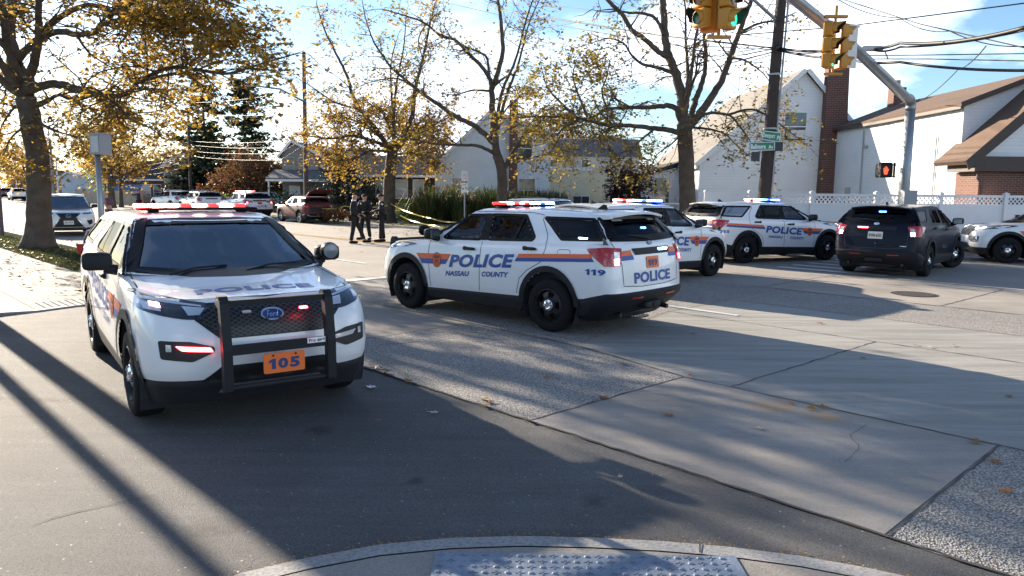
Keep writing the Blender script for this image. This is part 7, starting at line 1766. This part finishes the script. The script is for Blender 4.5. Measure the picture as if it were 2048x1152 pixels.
# ---------------------------------------------------------------- other vehicles
def variant(name, xs, zs, ws=1.0, gh=None, wins=None, clad=True):
    """another body style: the same construction with its own lengths and heights"""
    X = lambda x: float(np.interp(x, [-2.61, -1.5125, 1.5125, 2.44], xs)) if -2.7 < x < 2.6 else x
    Z = lambda z: float(np.interp(z, [0, .38, .98, 1.2, 1.29, 1.66, 1.8], zs))
    P = dict(EXPLORER); P['wb'] = xs[2]; P['r'] = zs[1]
    P['w'] = .99 * ws
    P['zt'] = [(X(x), Z(z)) for x, z in P['zt']]; P['clad'] = [(X(x), Z(z) * (1 if clad else .78)) for x, z in P['clad']]
    P['rows'] = [(f, w * ws, X(a), X(b)) for f, w, a, b in P['rows']]; P['gh'] = [(f, w * ws, X(a), X(b)) for f, w, a, b in (gh or P['gh'])]; P['gtop'] = [(X(x), Z(z)) for x, z in P['gtop']]
    P['hoodx'] = X(1.0); P['capx'] = X(-.9)
    B = Body(P, 120); S = B.skin; T = lambda w: [(X(a), Z(b)) for a, b in w]
    sides = [T(w) for w in (wins or (WIN_FRONT, WIN_REAR, WIN_QUARTER))]; ws_ = [(a * ws, Z(b)) for a, b in WIN_WS]; bk = [(a * ws, Z(b)) for a, b in WIN_BACK]
    cuts = [(fr, [tuple(p) for p in offset_poly(side(fr, w), -.012)]) for fr in 'LR' for w in sides] + [('F', [tuple(p) for p in offset_poly(ws_, -.015)]), ('B', [tuple(p) for p in offset_poly(bk, -.015)])]
    B.cut(cuts, .475 * zs[1] / .38)
    L = D(S=S, P=P, X=X, Z=Z, ws=ws, parts=[])
    L['paint'] = [('body', B.mesh(['body', 'hood'], 'body', M_white)), ('roof', B.mesh(['greenhouse'], 'roof', M_white, 50))]
    L['parts'].append(('lower_cladding', B.mesh(['lower_cladding'], 'lower_cladding', M_clad))); L['parts'].append(('headliner', B.mesh(['greenhouse'], 'headliner', M_dark, 60, .03)))
    m = MB(); m.box((X(-.75), 0, Z(.62)), (X(1.0) - X(-2.4), 1.66 * ws, .05)); m.box((X(.9), 0, Z(.9)), (.06, 1.66 * ws, .5)); L['parts'].append(('cabin_floor', m.mesh('cabin_floor', M_dark)))
    for x in (.05, -.95):
        for y in (.4, -.4):
            m = MB(); sbox(m, (X(x) - .30, y * ws, Z(1.10)), (.09, .24, .33), .5); sbox(m, (X(x) - .36, y * ws, Z(1.46)), (.06, .12, .08), .6); L['parts'].append(('seat', m.mesh('seat', mat('seat_cloth', (.035, .036, .04), .9, var=.2), True)))
    L['glass'] = []
    for fr in 'LR':
        for k, w in enumerate(sides):
            w = side(fr, w); q = MB(); S.poly(q, [tuple(p) for p in w], fr, -.004, .15); tr = MB(); S.ring(tr, w, fr, .018, .022, .004)
            L['glass'].append(('door_window' if k < 2 else 'quarter_window', q.mesh('g', M_g_front if k == 0 else M_g_side, True), tr.mesh('window_trim', M_gloss, True)))
    for nm, fr, w, g in (('windshield', 'F', ws_, M_g_ws), ('rear_window', 'B', bk, M_g_side)):
        q = MB(); S.poly(q, [tuple(p) for p in w], fr, -.004, .15); tr = MB(); S.ring(tr, w, fr, .04, .03, .004); L['glass'].append((nm, q.mesh('g', g, True), tr.mesh('window_trim', M_gloss, True)))
    for fr in 'LR':
        q = MB(); S.stroke(q, side(fr, T([(.965, 1.17), (.97, .95), (.915, .50)])), fr, .010); S.stroke(q, side(fr, T([(-.19, 1.2), (-.185, .50)])), fr, .010); S.stroke(q, side(fr, T([(-1.40, 1.25), (-1.38, .98), (-1.05, .78)])), fr, .010); L['parts'].append(('door_seam', q.mesh('door_seam', M_seam)))
        for x, z in ((.045, 1.085), (-1.16, 1.155)):
            q = MB(); sy = 1 if fr == 'L' else -1; h = S.bvh.ray_cast(Vector((X(x), 3 * sy, Z(z))), Vector((0, -sy, 0)))[0]; sbox(q, (X(x), h.y + .02 * sy, Z(z)), (.11, .016, .02), .5); L['parts'].append(('door_handle', q.mesh('door_handle', M_clad, True)))
        for cx in (xs[2], xs[1]):
            q = MB(); k = zs[1] / .38; arc_ = [(cx + math.cos(a) * rr * k, zs[1] + .02 + math.sin(a) * rr * k) for rr, rg in ((.52 if clad else .485, np.linspace(R(-8), R(188), 26)), (.44, np.linspace(R(188), R(-8), 26))) for a in rg]; n = len(arc_); h = n // 2
            S.drape(q, side(fr, arc_), [(i, i + 1, n - 2 - i, n - 1 - i) for i in range(h - 1)], fr, .012, .2); L['parts' if clad else 'paint'].append(('wheel_arch_trim', q.mesh('wheel_arch_trim', M_clad if clad else M_white, True)))
            sg = 1 if fr == 'L' else -1; q = MB(); A_ = [(cx + math.cos(a) * .47 * k, zs[1] + .02 + math.sin(a) * .47 * k) for a in np.linspace(R(-30), R(210), 18)]
            for (x0, z0), (x1, z1) in zip(A_, A_[1:]): q.quad((x0, .5 * sg, z0), (x1, .5 * sg, z1), (x1, .95 * sg * ws, z1), (x0, .95 * sg * ws, z0))
            q.poly([(x, .5 * sg, z) for x, z in A_]); L['parts'].append(('wheel_well', q.mesh('wheel_well', M_dark)))
    for sg in (1, -1):
        q = MB(); sbox(q, (X(.76), 1.04 * sg * ws, Z(1.275)), (.085, .115, .075), .5); q.tube([(X(.80), .90 * sg * ws, Z(1.20)), (X(.78), 1.0 * sg * ws, Z(1.22))], [.04, .035], 8); L.setdefault('mirrors', []).append(q.mesh('side_mirror', M_clad, True))
    L['tail'] = []
    for fr in ('BL', 'BR'):
        sg = 1 if fr == 'BL' else -1; q = MB(); off = (-X(-2.4) - 2.4) * .7071
        S.poly(q, [(sg * (u + off), Z(z)) for u, z in ((.95, 1.19), (1.02, 1.04), (1.30, 1.04), (1.30, 1.19))], fr, .012, .06); L['tail'].append(q.mesh('taillight', M_redlens, True))
    L['head'] = []
    for sg in (-1, 1):
        q = MB(); S.poly(q, [(y * sg * ws, Z(z)) for y, z in ((.93, 1.06), (.90, 1.085), (.55, 1.0), (.50, .955), (.62, .935), (.90, .985))], 'F', .006, .06); a = q.mesh('headlight', M_lampdark, True)
        q = MB(); S.poly(q, [(y * sg * ws, Z(z)) for y, z in ((.88, 1.055), (.86, 1.01), (.60, .965), (.58, .985))], 'F', .011, .06); L['head'].append((a, q.mesh('reflector', M_clear, True)))
    q = MB(); S.poly(q, [(-.78 * ws, Z(1.18) - .02), (.78 * ws, Z(1.18) - .02), (.72 * ws, Z(.95)), (-.72 * ws, Z(.95))], 'B', .006, .1) if 0 else None
    q = MB(); S.stroke(q, [(-.80 * ws, Z(1.28)), (-.72 * ws, Z(.98)), (-.66 * ws, Z(.70)), (.66 * ws, Z(.70)), (.72 * ws, Z(.98)), (.80 * ws, Z(1.28))], 'B', .010); L['parts'].append(('tailgate_seam', q.mesh('tailgate_seam', M_seam)))
    q = MB(); S.poly(q, [(-.26, Z(1.0)), (.26, Z(1.0)), (.26, Z(1.0) - .11), (-.26, Z(1.0) - .11)], 'B', .008); L['plate'] = q.mesh('number_plate', M_plate)
    L['wheel'] = wheel_meshes(zs[1], .23, False)
    return L
def car(label, L, loc, ang, paint, cat='car', name='parked_car', group=None, rails=False, clad_paint=False, no_rear=False):
    t = thing(name, label, cat, loc, ang, group)
    for n, me in L['paint']: repaint(link(n, me, t), paint)
    for n, me in L['parts']: link(n, me, t)
    for n, g, tr in L['glass']:
        if no_rear and n == 'rear_window': continue
        link('window_trim', tr, link(n, g, t))
    for me in L['mirrors']: link('side_mirror', me, t)
    for me in L['tail']: link('taillight', me, t)
    for a, b in L['head']: link('reflector', b, link('headlight', a, t))
    link('number_plate', L['plate'], t); add_wheels(t, L['wheel'], L['P']['wb'], .955 * L['ws'], L['P']['r'])
    if rails:
        X, Z = L['X'], L['Z']
        for sg in (1, -1):
            m = MB(); m.tube([(X(.1), .62 * sg, Z(1.69)), (X(-.1), .62 * sg, Z(1.69) + .06), (X(-1.6), .60 * sg, Z(1.69) + .05), (X(-1.8), .60 * sg, Z(1.68))], .022, 6); m.build('roof_rail', M_clad, t, True)
    return t
ZS = [0, .38, .98, 1.2, 1.29, 1.66, 1.8]
SUVL = variant('suv', [-2.45, -1.42, 1.42, 2.38], [0, .37, .93, 1.12, 1.21, 1.63, 1.77], .97, clad=True)
LEX = variant('crossover', [-2.50, -1.395, 1.395, 2.36], [0, .38, .90, 1.09, 1.18, 1.60, 1.74], .965, clad=False)
SED = variant('sedan', [-2.40, -1.40, 1.40, 2.35], [0, .33, .78, .94, 1.0, 1.38, 1.50], .93, gh=[(0, .905, 1.15, -2.05), (.25, .862, .90, -1.88), (.5, .80, .66, -1.68), (.75, .745, .42, -1.45), (.90, .708, .27, -1.26), (.97, .68, .17, -1.15), (1.0, .63, .05, -1.0)], clad=False,
    wins=(round_poly([(.58, 1.225), (.18, 1.565), (-.125, 1.59), (-.125, 1.225)], .03), round_poly([(-.285, 1.232), (-.215, 1.59), (-.80, 1.56), (-1.05, 1.31), (-1.05, 1.262)], .04), round_poly([(-1.10, 1.40), (-1.02, 1.50), (-1.12, 1.42), (-1.3, 1.31)], .01)))
TRX = variant('small_crossover', [-2.22, -1.35, 1.35, 2.25], [0, .36, .86, 1.04, 1.13, 1.50, 1.62], .91, clad=True)
WHITE2 = mat('pearl_white_paint', (.78, .78, .77), .25, var=.02, coat=1.0); COPPER = mat('copper_brown_paint', (.12, .020, .022), .5, .0, var=.08, coat=.12, spec=.3); REDP = mat('dark_red_paint', (.15, .015, .015), .3, var=.05, coat=.8); BLKP = mat('black_paint', (.012, .012, .013), .25, coat=.8)
# white car with the spindle grille
t = car('white crossover with black spindle grille parked facing us behind the large trunk, left', LEX, (-18.75, 31.6, 0), R(302), WHITE2)
S = LEX['S']; q = MB(); S.poly(q, round_poly([(-.40, .90), (.40, .90), (.26, .74), (.50, .38), (-.50, .38), (-.26, .74)], .02), 'F', .010, .06); g = q.build('spindle_grille', mat('grille_black', (.008, .008, .009), .5), t, True)
q = MB(); S.ring(q, round_poly([(-.42, .91), (.42, .91), (.27, .74), (.53, .36), (-.53, .36), (-.27, .74)], .02), 'F', .012, .004, .014); q.build('grille_frame', M_chrome, g)
q = MB(); S.ring(q, [(.085 * math.cos(a), .80 + .06 * math.sin(a)) for a in np.linspace(0, 6.283, 24, endpoint=False)], 'F', .008, .008, .022); S.stroke(q, [(-.02, .845), (-.035, .79), (.05, .77)], 'F', .014, .022); q.build('emblem', M_chrome, g)
q = MB(); S.poly(q, [(-.17, .62), (.17, .62), (.17, .47), (-.17, .47)], 'F', .022); pl = q.build('number_plate', M_plate, t); q = MB(); w_, f_ = text_w('JSG-2714', .075, .28, .02); w_ = w_.copy(); w_[:, 1] += .54; S.drape(q, w_, f_, 'F', .026); q.build('plate_number', M_blackink, pl)
for sg in (1, -1):
    q = MB(); S.poly(q, [(sg * .82, .66), (sg * .62, .62), (sg * .70, .45), (sg * .82, .50)], 'F', .010); q.build('fog_pocket', M_clad, t)
q = MB(); S.stroke(q, [(-.62, .33), (-.5, .30), (.5, .30), (.62, .33)], 'F', .025, .012); q.build('lower_trim', M_chrome, t)
# brown crossover with its tailgate up
t = car('copper brown small crossover with its tailgate raised, parked across the avenue left of the officers', TRX, (-12.4, 44.6, 0), R(129.5), COPPER, no_rear=True)
X, Z = TRX['X'], TRX['Z']
m = MB(); TG = [(-.62, 0), (.62, 0), (.66, .28), (.72, .62), (.60, .98), (-.60, .98), (-.72, .62), (-.66, .28)]
hx, hz = X(-2.08), 1.505; d = Vector((-.985, 0, .17)); up_ = Vector((.17, 0, .985))
dd = Vector((-.80, 0, .30)).normalized(); nn = Vector((.30, 0, .80)).normalized()
m.prism([Vector((hx, y, hz + .02)) + dd * s for y, s in TG], nn * .07); tg = m.build('tailgate', COPPER, t); repaint(tg, COPPER)
m = MB(); m.prism([Vector((hx, y, hz + .02)) + dd * s - nn * .012 for y, s in ((-.54, .06), (.54, .06), (.58, .46), (-.58, .46))], nn * .008); m.build('tailgate_window', M_g_side, tg)
m = MB(); m.prism([Vector((hx, y, hz + .02)) + dd * s - nn * .014 for y, s in ((-.60, .50), (.60, .50), (.54, .94), (-.54, .94))], nn * .010); m.build('tailgate_lining', mat('maroon_lining', (.07, .02, .025), .7), tg)
m = MB(); m.box((X(-2.30), 0, .78), (.42, 1.2, .06)); m.box((X(-1.9), 0, 1.0), (.05, 1.25, .5)); m.build('boot_floor', M_dark, t)
S = TRX['S']; q = MB(); S.poly(q, [(-.58, .95), (.58, .95), (.62, .66), (-.62, .66)], 'B', .010, .08); q.build('boot_opening', M_dark, t)
q = MB(); S.stroke(q, [(-.75, .50), (-.55, .42), (.55, .42), (.75, .50)], 'B', .05, .014); q.build('silver_skid', mat('silver_trim', (.4, .4, .4), .4, .5), t)
for sg in (1, -1): m = MB(); m.tube([(X(-2.3), .60 * sg, 1.0), (X(-2.15) - .40, .58 * sg, 1.66)], .012, 6); m.build('gas_strut', M_steel, t)
# far cars
car('white SUV with black roof rails parked beyond police car 119, only its upper half showing', SUVL, (1.75, 30.0, 0), R(-38), WHITE2, rails=True)
car('white sedan parked in the far driveway left of the stone house', SED, (-20.6, 65, .25), R(-12), WHITE2)
car('white SUV driving away far down the avenue, left of the large trunk', SUVL, (-67, 102, 0), R(131), WHITE2, name='moving_car')
car('dark red SUV far down the avenue at the left edge', SUVL, (-82, 122, 0), R(128), REDP, name='moving_car')
car('black car far down the avenue between the red and white SUVs', SED, (-79, 121, 0), R(131), BLKP, name='moving_car')
# ---------------------------------------------------------------- police vehicles
R_, B_, RW, BW, RO, BO, CO = M_red_on, M_blue_on, M_redw_on, M_bluew_on, M_red_off, M_blue_off, M_clear_off
c = explorer('white police SUV 105 facing us with black push bumper and red lit light bar', (-3.33, 8.06, 0), -.966, bar=[CO, RO, RW, RO, RW, RO, RW, RW, R_], number='105', head_strobe=[None, M_redw_on, None, None] if 0 else [M_redw_on, None, R_, None], group='police vehicles with light bars')
S = EXP['S']
m = MB(); m.prism([(2.655, y, z) for y, z in round_poly([(-.165, .665), (.165, .665), (.165, .505), (-.165, .505)], .015)], (.012, 0, 0)); pl = m.build('number_plate', M_plateor, c)
m = MB(); flat_text(m, '105', .085, .26, (2.670, 0, .58), (0, 1, 0), (0, 0, 1), .05); m.build('plate_number', M_navyink, pl)
for y in (-.09, .09): m = MB(); m.lathe([(.010, 2.672), (.001, 2.674)], (0, y, .648), 'X', 8); m.build('screw', M_steel, pl)
m = MB(); m.box((2.6545, .27, .735), (.003, .15, .045)); st = m.build('maker_sticker', M_whiteink, c); m = MB(); flat_text(m, 'Pro', .030, .058, (2.657, .235, .735), (0, 1, 0), (0, 0, 1), .04); m.build('sticker_lettering', mat('sticker_red', (.6, .03, .03), .5), st); m = MB(); flat_text(m, '-gard', .030, .068, (2.657, .305, .735), (0, 1, 0), (0, 0, 1), .03); m.build('sticker_lettering', M_blackink, st)
for y, mm in ((-.23, M_clear_off), (.23, M_red_on)): m = MB(); sbox(m, (2.475, y, .985), (.012, .036, .011), .5); m.build('grille_strobe', mm, c, True)
m = MB(); m.box((.70, -.12, 1.215), (.03, .16, .06)); m.build('dash_camera', M_whiteink, c)
c = explorer('white police SUV 119 seen from its left rear, red and blue lights lit', (.03, 12.06, 0), R(138), number='119', bar=[RO, RW, RO, R_, RO, RW, BW, BO, BW, BW], tail_strobe=[M_bluew_on, M_red_on], group='police vehicles with light bars')
m = MB(); S.poly(m, [(.16, 1.185), (.42, 1.185), (.40, 1.155), (.17, 1.155)], 'B', .020); m.build('tailgate_strobe', M_bluew_on, c)
m = MB(); S.poly(m, [(-.03, 1.475), (.10, 1.475), (.10, 1.455), (-.03, 1.455)], 'B', .004); m.build('window_strobe', M_blue_on, c)
m = MB(); S.poly(m, side('L', [(-2.10, 1.345), (-1.95, 1.345), (-1.95, 1.325), (-2.10, 1.325)]), 'L', .004); m.build('window_strobe', M_bluew_on, c)
m = MB(); S.poly(m, [(.085 * math.cos(a) * .8, 1.265 + .028 * math.sin(a)) for a in np.linspace(0, 6.28, 20, endpoint=False)], 'B', .008); m.build('emblem', MATS['emblem_blue'], c)
explorer('white police SUV half hidden behind police car 119, only its front and LICE lettering showing', (2.97, 17.27, 0), R(43), number='112', bar=[RW, R_, RO, RW, BW, B_, BO, BW, B_], group='police vehicles with light bars')
explorer('white police SUV facing right, left of the dark navy one, 15 by its taillight', (7.54, 22.4, 0), R(23.8), number='115', bar=[RW, RW, RO, RW, BW, B_, B_, BO, B_], group='police vehicles with light bars')
c = explorer('unmarked dark navy police SUV seen from behind with front wheels turned right', (10.3, 19.75, 0), R(49), paint=M_navy, decals=False, push=False, steer=R(-28), tail_strobe=[M_bluew_on, M_bluew_on])
m = MB(); S.poly(m, round_poly([(-.165, 1.08), (.165, 1.08), (.165, .915), (-.165, .915)], .012), 'B', .010); pl = m.build('number_plate', M_plate, c)
m = MB(); w_, f_ = text_w('KWR-6533', .075, .28, .03); w_ = w_.copy(); w_[:, 1] += .995; S.drape(m, w_, f_, 'B', .014); m.build('plate_number', M_blackink, pl)
m = MB(); S.poly(m, [(-.42, 1.185), (-.16, 1.185), (-.18, 1.155), (-.40, 1.155)], 'B', .020); m.build('tailgate_strobe', M_red_on, c)
m = MB(); S.poly(m, [(-.02, 1.56), (.14, 1.56), (.14, 1.535), (-.02, 1.535)], 'B', .004); m.build('window_strobe', M_blue_on, c)
m = MB(); w_, f_ = text_w('EXPLORER', .018, .16, .02) if 0 else text_w('HYBRID', .02, .13, .02); w_ = w_.copy(); w_[:, 0] += .62; w_[:, 1] += .76; S.drape(m, w_, f_, 'B', .006); m.build('badge', M_chrome, c)
m = MB(); S.poly(m, [(.085 * math.cos(a) * .8, 1.265 + .028 * math.sin(a)) for a in np.linspace(0, 6.28, 20, endpoint=False)], 'B', .008); m.build('emblem', M_chrome, c)
c = explorer('white police SUV cut off by the right edge, facing left with lit headlight', (16.07, 22.13, 0), R(162.6), bar=None, push=False, group='police vehicles with light bars')
for sg in (1, -1):
    m = MB(); S.poly(m, [(y * sg, z) for y, z in ((-.84, 1.03), (-.58, .985), (-.60, .955), (-.82, .985))], 'F', .016); m.build('lit_headlamp', mat('headlamp_lit', (.9, .9, .85), .2, emit=(1, .96, .85), estr=3), c)
    m = MB(); S.stroke(m, [(y * sg, z) for y, z in ((-.50, .73), (-.80, .76), (-.82, .62), (-.60, .61))], 'F', .03, .018); m.build('fog_surround', M_chrome, c)
far = 'police cars far down the avenue'
explorer('far white police SUV with glowing red light bar, nearest of the far three', (-18.0, 50.5, 0), R(131), bar=[R_, RW, RW, RW, R_, RW, RW, R_, R_], tail_strobe=[M_red_on, M_red_on], push=False, number='108', group=far)
explorer('far white police SUV with roof bar unlit, middle of the far three', (-24.0, 57.8, 0), R(131), bar=[CO] * 7, push=False, group=far, decals=False)
explorer('far white police SUV with dark side windows, farthest of the far three', (-28.6, 63.5, 0), R(140), bar=[CO] * 7, push=False, group=far, decals=False)
